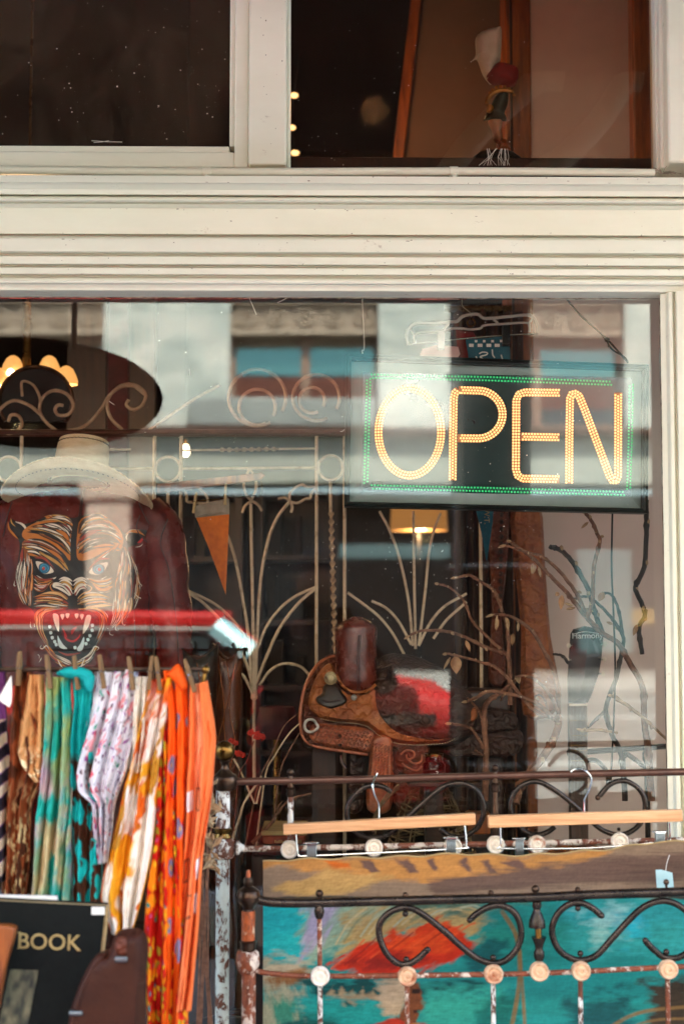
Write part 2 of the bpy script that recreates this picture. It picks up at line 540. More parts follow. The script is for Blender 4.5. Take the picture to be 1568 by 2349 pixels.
M['beech'] = pm('light_beech_wood', '#e0b285', '#c08a5a', scale=130, stretch=(.05, 1, 1), rough=.45, bump=.1)
M['peg'] = pm('clothes_peg_wood', '#8c6c3e', '#5c4226', scale=60, stretch=(1, 1, .2), rough=.6, bump=.2)
M['leather_red'] = pm('oxblood_leather', (.085, .008, .006), (.14, .014, .010), scale=14, rough=.27, bump=.35, bscale=90, rvar=.07, spec=.25)
M['seam'] = pm('dark_stitched_seam', (.02, .003, .004), rough=.5)
M['straw'] = pm('cream_straw', '#e0cda0', '#eedfb8', scale=40, stretch=(1, 1, 3), rough=.7, bump=.5, bscale=220)
M['straw_dark'] = pm('dark_woven_straw', '#40301f', '#6d563a', scale=60, rough=.8)
M['saddle_red'] = pm('polished_oxblood_hide', (.075, .012, .007), (.16, .03, .016), scale=30, rough=.27, bump=.3, bscale=200, rvar=.08, spec=.6)
M['saddle_tan'] = tooled('tooled_tan_leather', '#7a3d1a', '#ad6630')
M['saddle_brown'] = tooled('tooled_brown_leather', '#41190c', '#6e3319')
M['saddle_dark'] = tooled('tooled_dark_leather', '#20120b', '#3d2315')
M['weave'] = pm('basket_stamped_leather', '#84432a', '#b5683f', scale=60, rough=.38, bump=.3, bscale=200)
M['leather_black'] = pm('blackened_leather', '#1e1511', '#35271e', scale=40, rough=.45, bump=.4, bscale=150)
M['leather_case'] = pm('worn_brown_leather', '#2a1108', '#3d1d10', scale=12, rough=.6, spec=.2, bump=.25, bscale=90)
M['twig'] = pm('brown_twig_bark', '#5c3b2a', '#8a624a', scale=60, rough=.75, bump=.6, bscale=200)
M['twig_dark'] = pm('dark_twig_bark', '#17110d', '#281e17', scale=60, rough=.75, bump=.6, bscale=200)
M['bud'] = pm('pale_bud_husk', '#8f7353', '#b39a76', scale=120, rough=.8, bump=.5, bscale=300)
M['leaf_dry'] = pm('dry_leaf', '#b08a62', '#8b6440', scale=60, rough=.8)
M['black_metal'] = pm('black_green_sign_frame', '#050d0c', '#0a1716', scale=12, rough=.4, spec=.2)
M['sign_face'] = pm('dark_acrylic_face', (.008, .028, .028), (.014, .04, .04), scale=6, rough=.10, spec=.8)
M['sign_edge'] = pm('bevel_painted_reflection', (.24, .34, .32), (.32, .42, .39), scale=4, rough=.12, spec=.9)  # bevel colour lightened for the sky it would mirror
M['led_amber'] = em('lit_amber_led', (1.0, .58, .22), .21, (.4, .2, .06))
M['led_glow'] = em('amber_led_halo', (1.0, .25, .03), .035, (.10, .035, .01))  # weak emission stands in for LED light spilling onto the face
M['led_green'] = em('lit_green_led', (.01, .5, .15), .14, (.02, .25, .08))
M['orange_felt'] = pm('orange_felt', '#e07818', '#c9650f', scale=50, rough=.9, bump=.3, bscale=300, sheen=.3)
M['grey_felt'] = pm('grey_felt', '#a39a88', '#8e8574', scale=50, rough=.9, bump=.3, bscale=300)
M['teal_felt'] = pm('teal_felt', '#0c5a6a', '#0a4c5c', scale=50, rough=.9, bump=.2, bscale=300)
M['teal_cloth'] = pm('teal_printed_cloth', '#0f5c6c', '#0c4d5d', scale=30, rough=.8)
M['print_white'] = pm('white_print', '#d8dcd6', rough=.8)
M['gold_print'] = pm('gold_foil_print', '#b8a26a', '#8f7c4c', scale=40, rough=.45, metal=.2)
M['pink_cloth'] = pm('pink_cloth', '#d8a49a', '#e6bdb0', scale=20, rough=.85)
M['red_cloth'] = pm('red_cloth', '#8c2020', '#641212', scale=20, rough=.85)
M['black'] = pm('soft_black', '#080707', '#0f0d0c', scale=20, rough=.5, spec=.3)
M['black_gloss'] = pm('black_gloss_lacquer', '#0c0a09', '#1b130e', scale=8, rough=.22)
M['mirror'] = pm('smoked_mirror_glass', '#1b130d', '#2c1d13', scale=1.5, rough=.06, metal=.55)
M['clear'] = pm('clear_grey_plastic', '#b9bab2', rough=.12, spec=.9)
M['jar'] = glass('jar_glass', 1.8, tint=(.75, .78, .74), rough=.02)
M['lamp_glass'] = em('lit_amber_glass_shade', (1.0, .45, .11), .085, (.6, .4, .2))
M['lamp_dim'] = em('lit_far_lampshade', (1.0, .42, .10), .03, (.5, .3, .12))
M['bulb'] = em('lit_warm_bulb', (1.0, .74, .42), 1.2)
M['white'] = pm('white_paper', '#dcdcd6', rough=.8)
M['album'] = pm('black_book_cloth', '#080b0a', '#0e1211', scale=60, rough=.75, spec=.15, bump=.3, bscale=400)
M['red_flower'] = pm('dried_red_yarrow', '#b3261c', '#d04030', scale=90, rough=.9)
M['stem_red'] = pm('red_brown_stem', '#7a3328', '#5d2a20', scale=60, rough=.8)
M['wicker'] = pm('grey_brown_wicker', '#7a6848', '#54432c', scale=40, rough=.75, bump=.4, bscale=120)
M['maroon'] = pm('dark_maroon_fabric', '#4a0d14', '#30070c', scale=20, rough=.7)
M['book_red'] = pm('rust_red_book_cloth', '#8e3a20', '#6f2a18', scale=50, rough=.7)
M['page'] = pm('yellowed_pages', '#b39b6c', '#8f7a52', scale=90, stretch=(.05, 1, 4), rough=.9)
M['skin'] = pm('painted_skin', '#b9805c', '#a46d4c', scale=12, rough=.5)
M['green_dark'] = pm('dark_green_paint', '#16201a', '#222c22', scale=14, rough=.45)
M['gold_paint'] = pm('gold_paint', '#b9802c', '#8a5c1e', scale=40, rough=.4, metal=.4)
M['guitar'] = pm('black_headstock_lacquer', '#131010', '#1d1614', scale=8, rough=.22)
M['fretboard'] = pm('rosewood_fretboard', '#4a3a30', '#6a564a', scale=20, stretch=(1, 1, .1), rough=.35)
M['pearl'] = pm('pearl_button', '#e4dcc8', rough=.3)
# the street
M['road'] = pm('worn_asphalt', '#686965', '#787873', scale=1.5, rough=.9)
M['pave'] = pm('concrete_paving', '#8f8b83', '#a5a098', scale=2.5, rough=.9)
M['kerb'] = pm('kerb_stone', '#9c9890', '#b0aca4', scale=5, rough=.9)
M['lane'] = pm('white_lane_paint', '#d8d8d2', '#c2c1ba', scale=14, rough=.7)
M['wbrick'] = brickmat('white_painted_brick', '#dfdccf', '#c2c3b8', '#8a8d86', .40, .13)
M['stone'] = pm('grey_brown_stone', '#8b7764', '#a18d79', scale=3, rough=.85)
M['ornament'] = pm('worn_stone_ornament', '#b09c86', '#94806c', scale=6, rough=.85)
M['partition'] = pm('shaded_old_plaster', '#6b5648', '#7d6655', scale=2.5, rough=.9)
M['ringmetal'] = pm('worn_nickel', '#c9c8c2', '#a5a39b', scale=60, rough=.35, metal=.25)
M['fascia'] = pm('pale_sage_fascia', '#98978a', '#a6a596', scale=3, rough=.7)
M['ledge'] = pm('brown_metal_ledge', '#4a3022', '#5e4030', scale=4, rough=.6)
M['pier'] = pm('tan_pier_paint', '#ae9685', '#b8a08e', scale=2, rough=.85)
M['winsky'] = pm('sky_reflecting_glazing', (.15, .33, .29), rough=.06, metal=.8)
M['winframe'] = pm('brown_window_frame', '#8a6a56', '#9a7864', scale=6, rough=.6)
M['winglass'] = pm('dark_window_glass', (.012, .016, .018), rough=.03, spec=1.0)
M['blind'] = pm('red_brown_blind', '#5a2f22', '#6c3b2a', scale=8, rough=.8)
M['cyanboard'] = pm('pale_cyan_board', '#4e6464', '#465a5b', scale=2, rough=.6)
M['signboard'] = pm('white_signboard', '#94948c', '#84857e', scale=2, rough=.6)
M['shopdark'] = pm('dark_shopfront', '#0b0908', '#14110e', scale=3, rough=.5)
M['car_red'] = pm('red_car_paint', (.50, .018, .018), (.45, .015, .014), scale=2, rough=.5, spec=.15)
M['car_glass'] = pm('car_glass', (.02, .03, .033), rough=.04, spec=1.0)
M['chrome'] = pm('chrome_trim', '#d5d8da', rough=.1, metal=1)
M['tyre'] = pm('black_rubber', '#16161a', rough=.85)
M['sky_pillar'] = pm('painted_windscreen_sky', '#a9dde2', '#9cd0d6', scale=2, rough=.3)  # pale blue stands in for sky mirrored by the windscreen
M['yellow'] = pm('yellow_paint', '#8f6f32', '#7d5e26', scale=5, rough=.6)
M['pole'] = pm('dark_creosote_wood', '#241a14', '#35281f', scale=5, stretch=(1, 1, .1), rough=.9, bump=.6)
M['galv'] = pm('galvanised_conduit', '#b5b2aa', '#98948b', scale=12, rough=.6, metal=.2)
M['coat'] = pm('dark_wool_coat', '#12110f', '#1c1917', scale=60, rough=.95)
M['jeans'] = pm('dark_denim', '#14161c', '#1e222b', scale=60, rough=.9)
M['face'] = pm('brown_skin', '#8a5c46', '#7a4f3c', scale=10, rough=.55)  # even brown with slight mottling
M['hair'] = pm('dark_hair', '#15100c', '#231a14', scale=40, stretch=(1, 1, .2), rough=.6)
M['unseen_awning'] = pm('unseen_awning_brown', '#2e1f17', '#382820', scale=3, rough=.9)
M['facade'] = pm('painted_render', '#8a7a68', '#98886f', scale=2, rough=.85)
# ------------------------------------------------------------------ ground and street (all of it behind the camera; the panes mirror it)
def struct(name, mb, m, **kw):
    o = mb.build(name, m, None, kind='structure', **kw); return o

ROAD_N, ROAD_F = -4.6, -26.0
struct('pavement', MB().box(-60, 60, ROAD_N, 5.8, -.2, 0.0), M['pave'], flat=True)
struct('kerb', MB().box(-60, 60, ROAD_N - .18, ROAD_N - .002, -.3, -.004), M['kerb'], bevel=.02)
struct('road', MB().box(-60, 60, ROAD_F, ROAD_N - .184, -.4, -.13), M['road'], flat=True)
struct('kerb', MB().box(-60, 60, ROAD_F - .18, ROAD_F - .002, -.3, -.004), M['kerb'], bevel=.02)
struct('pavement', MB().box(-60, 60, -60, ROAD_F - .184, -.3, 0.0), M['pave'], flat=True)
struct('ground', MB().box(-150, 150, -150, 150, -.6, -.42), M['road'], flat=True)
lm = MB()
for y0 in (-22.6, -18.8, -12.2): lm.box(-60, 60, y0, y0 + .22, -.129, -.126)
for k in range(-14, 15):
    lm.box(k * 4, k * 4 + 1.9, -9.15, -9.0, -.129, -.126)
struct('road_markings', lm, M['lane'], flat=True)

# ------------------------------------------------------------------ the shop building
SHOP = thing('shop_building', 'cream painted wooden shopfront with a big display window and dark transom panes', 'shopfront', (0, 0, 0))
XL, XR = -1.75, PX(1522, .045)
TOPZ = 8.5
z383, z403 = PZ(383, 0), PZ(403, -.11)
# upper walls, sides, roof
MB().box(-16, -2.05, -.03, .3, 0, TOPZ).build('wall', M['facade'], SHOP, flat=True)
MB().box(1.35, 16, -.03, .3, 0, TOPZ).build('wall', M['facade'], SHOP, flat=True)
MB().box(-2.05, 1.35, -.03, .3, 3.35, TOPZ).build('wall', M['facade'], SHOP, flat=True)
MB().box(-16, 16, .302, 5.6, TOPZ - .3, TOPZ - .05).build('roof', M['shopdark'], SHOP, flat=True)
MB().box(-16, 16, 5.602, 5.8, 0, TOPZ - .05).build('wall', M['dark_room'], SHOP, flat=True)
# awning added over the pavement, out of view: it keeps the sky out of the transom panes
aw = MB().extrude([(-.032, 2.98), (-1.75, 2.80), (-1.75, 2.60), (-1.77, 2.60), (-1.77, 2.83), (-.032, 3.02)], -2.6, 1.9, 'x')
aw.build('unseen_awning', M['unseen_awning'], SHOP, flat=True)
# cornice profile, top to bottom, as (picture row, y)
prof = [(403, -.108), (420, -.110), (423, -.094), (436, -.078), (448, -.072), (450, -.046), (454, -.078), (459, -.083), (463, -.078), (465, -.052),
        (470, -.060), (474, -.052), (478, -.034), (538, -.034), (540, -.004), (543, -.004), (545, -.050), (549, -.056), (578, -.056), (581, -.048),
        (584, -.024), (587, -.024), (589, -.048), (607, -.048), (610, -.018), (613, -.018), (615, -.042), (630, -.042), (633, -.012), (637, -.012),
        (639, -.034), (645, -.037), (651, -.034), (653, -.012), (656, -.012), (658, -.012), (667, -.010), (671, .0)]
pts = [(y, P(784, py, y).z) for py, y in prof]
ZWT = pts[-1][1]
pts = [(.02, pts[0][1] + .006)] + pts + [(.05, ZWT), (.05, pts[0][1] + .006)]
pts = [(.05, pts[0][1])] + pts[1:]
MB().extrude(pts, -2.05, 1.35, 'x').build('cornice', M['cream'], SHOP, bevel=.0022, angle=25)
# display window: jambs, sill, pane
jam = [(1521, .046), (1521, .002), (1534, -.003), (1536, -.012), (1541, -.020), (1550, -.022), (1552, -.012), (1555, -.012), (1558, -.030), (1575, -.036), (1760, -.036), (1760, .1), (1521, .1)]
jp = [(P(px, 1200, max(y, -.03)).x, y) for px, y in jam]
W = MB().extrude(jp, .45, ZWT - .001, 'z').build('window_frame', M['cream'], SHOP, bevel=.002, angle=25)
MB().extrude([(2 * -.15 - x, y) for x, y in jp], .45, ZWT - .001, 'z').build('left_jamb', M['cream'], W, bevel=.002, angle=25)
MB().box(-1.9, 1.2, -.09, .1, .40, .449).build('sill', M['cream'], W, bevel=.006)
MB().box(-1.9, 1.2, .0, .1, .02, .399).build('stall_riser', M['cream'], SHOP, bevel=.004)
XWL = -.3 - XR
pane = MB().box(XWL + .001, XR - .001, .049, .055, .45, ZWT - .002).build('pane', M['glass'], W, flat=True)
# cracked putty bead round the display pane
pb = MB()
for a, b in (((XWL, ZWT), (XR, ZWT)), ((XR, ZWT), (XR, .46))):
    n = 150
    vs = []
    ps = [Vector((a[0] + (b[0] - a[0]) * i / n, .0475 , a[1] + (b[1] - a[1]) * i / n)) for i in range(n + 1)]
    pb.tube(ps, [max(.0009, .0022 + .0022 * (vn([i * .31], [3.3], 5)[0] - .5)) for i in range(n + 1)], 5)
pb.build('putty', M['putty'], W)

# transom lights
def stile(px0, px1, y0, y1, z0, z1, py=200):
    return MB().box(PX(px0, y0, py), PX(px1, y0, py), y0, y1, z0, z1)
zt = 3.2
MB().box(-2.05, 1.35, -.02, .1, zt, 3.35).build('transom_head', M['cream'], SHOP, bevel=.004)
ML = P(570, 200, -.012).x; MR = P(657, 200, -.012).x
MB().box(ML, MR, -.012, .08, z383 + .002, zt).build('mullion', M['cream'], SHOP, bevel=.0035)
T1 = MB()
# left sash: stile and bottom rail with a stepped inner bead
xs0 = P(538, 200, .01).x
zr = P(300, 347, .01).z
T1.box(xs0, ML - .0015, .01, .07, z383 + .002, zt)
T1.box(-2.05, xs0 - .0002, .01, .07, z383 + .002, zr)
TW1 = T1.build('transom_window', M['cream'], SHOP, bevel=.003)
xb0 = P(527, 200, .03).x; zb = P(300, 335, .03).z
MB().box(xb0, xs0 - .0002, .026, .066, zb, zt).box(-2.05, xb0, .0262, .0662, zr + .0002, zb).build('glazing_bead', M['cream'], TW1, bevel=.003)
MB().box(-2.04, xb0 + .002, .05, .054, zr, zt).build('pane', M['glass_dusty'], TW1, flat=True)
xr0 = P(1500, 200, .03).x
TW2 = MB().box(MR + .0005, P(666, 200, .03).x, .03, .07, z383 + .002, zt).build('transom_window', M['cream'], SHOP, bevel=.002)
MB().box(xr0, P(1512, 200, .02).x, .02, .07, z383 + .002, zt).build('glazing_bead', M['cream'], TW2, bevel=.002)
MB().box(P(665, 200, .03).x, xr0 + .002, .05, .054, z383 + .002, zt).build('pane', M['glass_dirty'], TW2, flat=True)
MB().box(P(1512.5, 200, .0).x, P(1528, 200, 0).x, .0, .08, z383 + .002, zt).build('window_stop', M['cream'], TW2, bevel=.004)
MB().box(P(1528.5, 200, -.03).x, 1.35, -.035, .08, z383 + .002, zt).build('corner_post', M['cream'], SHOP, bevel=.006)
# conduit sagging a little along the ledge, with saddle clips
cz = lambda px: P(px, 393 + 2.5 * math.sin(px / 260.0) + (px - 784) * .006, -.05)
CON = MB().tube([cz(px) for px in range(-900, 1516, 40)], .0085, 10).build('conduit', M['cream'], SHOP)
for px in (475, 1040):
    c = cz(px)
    k = MB().tube([c + Vector((-.009, 0, 0)), c + Vector((.009, 0, 0))], .0105, 12)
    k.tube([c + Vector((0, -.006, -.008)), c + Vector((.001, -.008, -.019))], .0045, 8)
    k.build('saddle_clip', M['cream'], CON, bevel=.001)
# cobweb and dirt where the conduit meets the corner
cw = MB(); c0 = P(1518, 398, -.03)
for i in range(26):
    a = random.uniform(0, math.pi); l = random.uniform(.01, .045)
    d = Vector((math.cos(a) * l, random.uniform(-.01, .01), math.sin(a) * l * .5 - .004))
    cw.tube([c0 + d * .1, c0 + d * .6 + Vector((0, 0, .003)), c0 + d], .0006, 4)
cw.build('cobweb', M['putty'], SHOP, kind='stuff')
cw = MB()
for px0 in (1140, 1118, 1150, 1160):
    a, b = P(px0, 340, .045), P(px0 - 14 + random.uniform(-20, 30), 379, .045)
    for j in range(4):
        cw.tube([a + Vector((random.uniform(-.004, .004), 0, 0)), (a + b) / 2 + Vector((random.uniform(-.006, .006), 0, 0)), b + Vector((random.uniform(-.012, .012), 0, 0))], .00035, 3)
cw.build('cobweb', M['dust'], SHOP, kind='stuff')
chips = MB()
for (p0, p1, y0_, n) in ((480, 537, -.0345, 26), (550, 577, -.0566, 22), (590, 606, -.0486, 18), (616, 629, -.0426, 16), (404, 419, -.1102, 20)):
    for k in range(n):
        px, py = random.uniform(0, 1568), random.choice((random.uniform(p0, p1), p0 + random.random() ** 3 * 6, p1 - random.random() ** 3 * 6))
        c_ = P(784, py, y0_); x_ = PX(px, y0_, py); l = random.uniform(.0006, .0045) * random.random() + .0006; h = random.uniform(.0004, .0014)
        a0 = random.random() * 6; k0 = len(chips.v)
        for j in range(7):
            a_ = j * .8976; rj = random.uniform(.6, 1.15); chips.v.append((x_ + l * rj * math.cos(a_), y0_, c_.z + h * rj * math.sin(a_)))
        chips.f.append(tuple(k0 + j for j in range(7)))
for k in range(14):
    x_ = random.uniform(ML + .004, MR - .004); z_ = random.uniform(z383 + .01, z383 + .4); l = random.uniform(.0005, .0018); k0 = len(chips.v)
    for j in range(7):
        a_ = j * .8976; rj = random.uniform(.6, 1.15); chips.v.append((x_ + l * rj * math.cos(a_), -.0124, z_ + l * 1.4 * rj * math.sin(a_)))
    chips.f.append(tuple(k0 + j for j in range(7)))
chips.build('paint_chips', M['putty'], SHOP, flat=True, kind='stuff')
# flecks of dust and scratches sitting on the glass
def flecks(n, region, y, rmin, rmax, clusters, parent):
    mb = MB()
    for i in range(n):
        if clusters and random.random() < .6:
            cx, cy, s = random.choice(clusters); px, py = random.gauss(cx, s), random.gauss(cy, s)
        else:
            px, py = random.uniform(region[0], region[2]), random.uniform(region[1], region[3])
        if not (region[0] < px < region[2] and region[1] < py < region[3]): continue
        c = P(px, py, y); r = rmin + (rmax - rmin) * random.random() ** 6
        e = random.uniform(.6, 1.6); a0 = random.random() * 6
        k = len(mb.v)
        for j in range(5):
            a = a0 + j * 1.2566
            mb.v.append((c.x + r * e * math.cos(a), c.y, c.z + r / e * math.sin(a)))
        mb.v.append((c.x, c.y - r * .4, c.z))
        for j in range(5): mb.f.append((k + j, k + (j + 1) % 5, k + 5))
    return mb.build('dust', M['dust'], parent, kind='stuff')
flecks(190, (5, 5, 522, 330), .0495, .0003, .0017, [(150, 220, 60), (60, 280, 50), (440, 90, 60), (300, 270, 60), (490, 230, 30)], TW1)
flecks(150, (672, 5, 1490, 378), .0495, .0003, .0014, [(720, 330, 40), (900, 130, 90), (1150, 330, 50), (1300, 200, 120)], TW2)
flecks(900, (2, 676, 1515, 1800), .0485, .00025, .0013, [(740, 1230, 80), (640, 1300, 60), (860, 1350, 90), (1120, 760, 60), (1060, 1290, 50), (960, 1240, 60), (1180, 1000, 120), (480, 1600, 90), (1180, 1330, 70), (520, 960, 90)], W)
sc = MB()
for (a, b) in (((568, 676), (588, 722)), ((636, 694), (668, 676)), ((250, 920), (262, 928)), ((434, 846), (435, 862)), ((780, 990), (790, 985)), ((210, 322), (280, 325)), ((215, 326), (250, 322))):
    sc.tube([P(*a, .0485), P((a[0] + b[0]) / 2 + 1, (a[1] + b[1]) / 2 + 1, .0482), P(*b, .0485)], .0006, 4)
sc.build('scratch', M['dust'], W, kind='stuff')

# inside of the shop: room shell
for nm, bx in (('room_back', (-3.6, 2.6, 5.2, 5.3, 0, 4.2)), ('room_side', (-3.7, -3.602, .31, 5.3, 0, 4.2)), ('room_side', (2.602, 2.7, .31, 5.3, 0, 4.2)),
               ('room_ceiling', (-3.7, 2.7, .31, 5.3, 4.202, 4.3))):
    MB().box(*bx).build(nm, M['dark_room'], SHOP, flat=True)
MB().box(-3.7, 2.7, .31, 5.3, -.0, .02).build('room_floor', M['floorwood'], SHOP, flat=True)
MB().box(-1.9, 1.25, .105, 1.3, .35, .50).build('display_platform', M['floorwood'], SHOP, bevel=.004)
# pale return wall on the right with its timber edge, and the boards above it
WY = .95
wallm = MB().box(PX(1226, WY), 2.6, WY, WY + .12, .501, 4.2)
wallm.build('return_wall', M['plaster'], SHOP, flat=True)
MB().box(PX(1165, WY), PX(1225, WY), WY - .02, WY + .1, .501, 4.2).build('timber_edge', M['orange_wood'], SHOP, bevel=.006)
MB().box(PX(1448, .8, 200), PX(1500, .8, 200), .78, .84, PZ(500, .8), 4.19).build('timber_edge', M['orange_wood'], SHOP, bevel=.006)
# slanting plaster soffit seen through the right transom
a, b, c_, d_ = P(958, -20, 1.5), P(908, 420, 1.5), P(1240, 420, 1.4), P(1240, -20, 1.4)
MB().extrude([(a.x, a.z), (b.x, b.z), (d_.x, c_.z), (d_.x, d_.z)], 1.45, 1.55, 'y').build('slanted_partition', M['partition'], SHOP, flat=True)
q = [P(958, -20, 1.42), P(908, 420, 1.42)]
MB().extrude([(q[0].x - .02, q[0].z), (q[1].x - .02, q[1].z), (q[1].x + .014, q[1].z), (q[0].x + .014, q[0].z)], 1.40, 1.448, 'y').build('slanted_trim', M['orange_wood'], SHOP, bevel=.004)

# ------------------------------------------------------------------ across the street
FY = 29.0
BLD = thing('brick_building', 'white brick building across the street with tall dark windows, mirrored in the glass', 'building', (0, -FY, 0))
def fx(px): return P(px, 1000, FY).x
def fz(py): return P(784, py, FY).z
def fbox(x0, x1, z0, z1, d0, d1): return MB().box(x0, x1, -FY - d1, -FY - d0, z0, z1)   # d counted back from the front plane
Htop = 24
pil = [(230, 526), (870, 1035), (1440, 1640)]
bays = [(-260, 230), (526, 870), (1035, 1440)]
xr, xl = fx(1640), fx(-260)
pilx = [(fx(a), fx(b)) for a, b in pil]; bayx = [(fx(a), fx(b)) for a, b in bays]
x = xr
while x < 60: bayx.append((x, x + 3.8)); pilx.append((x + 3.8, x + 6.2)); x += 6.2
x = xl
while x > -60: pilx.append((x - 2.6, x)); bayx.append((x - 6.6, x - 2.6)); x -= 6.6
zL0, zL1 = fz(997), fz(982)
MB().box(-75, 75, -FY - 9, -FY - .62, zL0, Htop).build('wall', M['stone'], BLD, flat=True)
for a, b in pilx:
    fbox(a, b, zL1 + .004, Htop, 0, .9).build('pilaster', M['wbrick'], BLD, flat=True)
zf0, zf1 = fz(752), fz(692)
zs = [(zL1 + .1, zf0 - .02), (zf1 + .02, fz(500)), (fz(480), fz(330)), (fz(300), fz(100))]
orn = None
for bi, (a, b) in enumerate(bayx):
    near = bi < 3
    fbox(a + .003, b - .003, zf0, zf1, .25, .6).build('frieze', M['stone'], BLD, flat=True)
    fbox(a + .003, b - .003, zf1 + .001, zf1 + .12, .10, .6).build('frieze_moulding', M['ornament'], BLD, flat=True)
    fbox(a + .003, b - .003, zf0 - .12, zf0 - .001, .12, .6).build('frieze_moulding', M['ornament'], BLD, flat=True)
    if near:
        n = max(3, int((b - a) / .62))
        for k in range(n):
            cx = a + (b - a) * (k + .5) / n; c = Vector((cx, -FY - .25, (zf0 + zf1) / 2))
            if orn is None:
                om = MB()
                om.tube([c + Vector(((.19 * math.cos(t * .5236)), .02, .19 * math.sin(t * .5236))) for t in range(12)], .05, 6, closed=True)
                om.ball(c + Vector((0, .02, 0)), .085, 8)
                orn = om.build('frieze_ornament', M['ornament'], BLD); oc = c
            else:
                copy_part(orn, BLD, Vector((c.x - oc.x, c.y - oc.y, c.z - oc.z)))
    for z0, z1 in (zs if near else zs[:3]):
        n = 2 if b - a < 4.4 else 3
        fr = MB(); w = (b - a) / n
        for k in range(n + 1):
            xx = a + k * w; fr.box(max(a + .004, xx - .10), min(b - .004, xx + .10), -FY - .60, -FY - .45, z0, z1)
        fr.box(a + .05, b - .05, -FY - .595, -FY - .47, z1 - .08, z1); fr.box(a + .05, b - .05, -FY - .595, -FY - .47, z0, z0 + .07)
        wn = fr.build('window', M['winframe'], BLD, flat=True)
        for k in range(n):
            zm_ = z0 + .55 * (z1 - z0); xa, xb = a + k * w + .101, a + (k + 1) * w - .101
            MB().box(xa, xb, -FY - .57, -FY - .56, z0 + .071, zm_).build('pane', M['winglass'], wn, flat=True)
            tz = (z1 - .081 - zm_) * .14      # the upper sash tilts in
            MB().add([(xa, -FY - .53, zm_ + .001), (xb, -FY - .53, zm_ + .001), (xb, -FY - .53 - tz, z1 - .081), (xa, -FY - .53 - tz, z1 - .081),
                      (xa, -FY - .54, zm_ + .001), (xb, -FY - .54, zm_ + .001), (xb, -FY - .54 - tz, z1 - .081), (xa, -FY - .54 - tz, z1 - .081)],
                     [(0, 1, 2, 3), (7, 6, 5, 4), (0, 4, 5, 1), (2, 6, 7, 3), (1, 5, 6, 2), (0, 3, 7, 4)]).build('pane', M['winsky'], wn, flat=True)
            MB().box(a + k * w + .102, a + (k + 1) * w - .102, -FY - .555, -FY - .548, z0 + .2 * (z1 - z0), z0 + .53 * (z1 - z0)).build('blind', M['blind'], wn, flat=True)
MB().box(-75, 75, -FY - .62, -FY + .35, zL0, zL1).build('ledge', M['ledge'], BLD, flat=True)
zF0 = fz(1106)
MB().box(-75, 75, -FY - .5, -FY + .02, zF0, zL0 - .003).build('fascia', M['fascia'], BLD, flat=True)
MB().box(-75, 75, -FY - 3.2, -FY - 2.9, 0, zF0 - .003).build('shop_interior', M['shopdark'], BLD, flat=True)
MB().box(-75, 75, -FY - 2.9, -FY - .5, zF0 + .1, zF0 + .25).build('shop_soffit', M['shopdark'], BLD, flat=True)
for a, b in ((203, 296), (-250, -140), (2000, 2100), (-900, -800)):
    fbox(fx(a), fx(b), 0, zF0 - .004, .0, .5).build('shop_pier', M['pier'], BLD, flat=True)
    fbox(fx(a) - .16, fx(b) + .16, zF0 - .38, zF0 - .005, -.1, .5).build('pier_capital', M['pier'], BLD, bevel=.03)
MB().box(fx(1330), fx(1640), -FY - .6, -FY - .1, fz(1436), fz(1400)).build('yellow_band', M['yellow'], BLD, flat=True)
sb = fbox(fx(436), fx(862), zL1 + .006, fz(915), -.25, -.12)
sb.build('signboard', M['signboard'], BLD, bevel=.3, seg=4)
fbox(fx(776), fx(1030), fz(1281), fz(1249), -.12, -.05).build('shop_lightbox', M['cyanboard'], BLD, bevel=.03)
fbox(fx(1320), fx(1442), fz(1500), fz(1262), -.15, .1).build('pale_shutter', M['cyanboard'], BLD, bevel=.02)

# utility pole at the kerb with its conduit
ux0, ux1 = PX(1040, 3.35), PX(1232, 3.35)
UP = thing('utility_pole', 'thick dark wooden utility pole at the kerb, mirrored beside the open sign', 'utility pole', ((ux0 + ux1) / 2 + .015, -3.55, 0))
r0 = (ux1 - ux0) / 2
c = WL[UP.name]
MB().lathe(c, [(r0 * 1.12, 0), (r0 * 1.08, .6), (r0, 2.0), (r0 * .97, 4.5), (r0 * .85, 9)], 24).build('pole_shaft', M['pole'], UP)
MB().tube([c + Vector((-r0 + .03, r0 * .55, z)) for z in (.1, 2.0, 3.6, 6)], .03, 10).build('cable_conduit', M['galv'], UP)
for z in (.8, 1.7, 2.6):
    MB().tube([c + Vector((r0 * 1.07 * math.cos(t), r0 * 1.07 * math.sin(t), z)) for t in np.linspace(0, 6.28, 25)[:-1]], .012, 5, closed=True).build('steel_band', M['galv'], UP)

# red saloon parked in front, seen only in the glass
CAR = thing('parked_car', 'long red estate car parked along the kerb, mirrored low in the glass', 'car', (PX(1050, 5.7) - 2.12, -6.1, -.13))
cc = WL[CAR.name]
def carprof(pts, y0, y1, name, m, bevel=.05, parent=CAR):
    return MB().extrude([(cc.x + x, cc.z + z) for x, z in pts], cc.y + y0, cc.y + y1, 'y').build(name, m, parent, bevel=bevel, seg=3)
bodyp = [(-3.0, .3), (-3.02, .62), (-2.95, 1.0), (-1.5, 1.12), (-.9, 1.15), (.75, 1.27), (1.4, 1.24), (2.05, 1.14), (2.3, .95), (2.32, .3), (1.8, .22), (1.0, .2), (-1.0, .2), (-1.8, .22)]
body = carprof(smooth([(x, 0, z) for x, z in bodyp], 3, True) and bodyp, -.86, .86, 'body', M['car_red'], .09)
cab = MB()
lowc = [(-1.55, .95), (.85, .95)]
rx0, rx1 = -2.75, .62
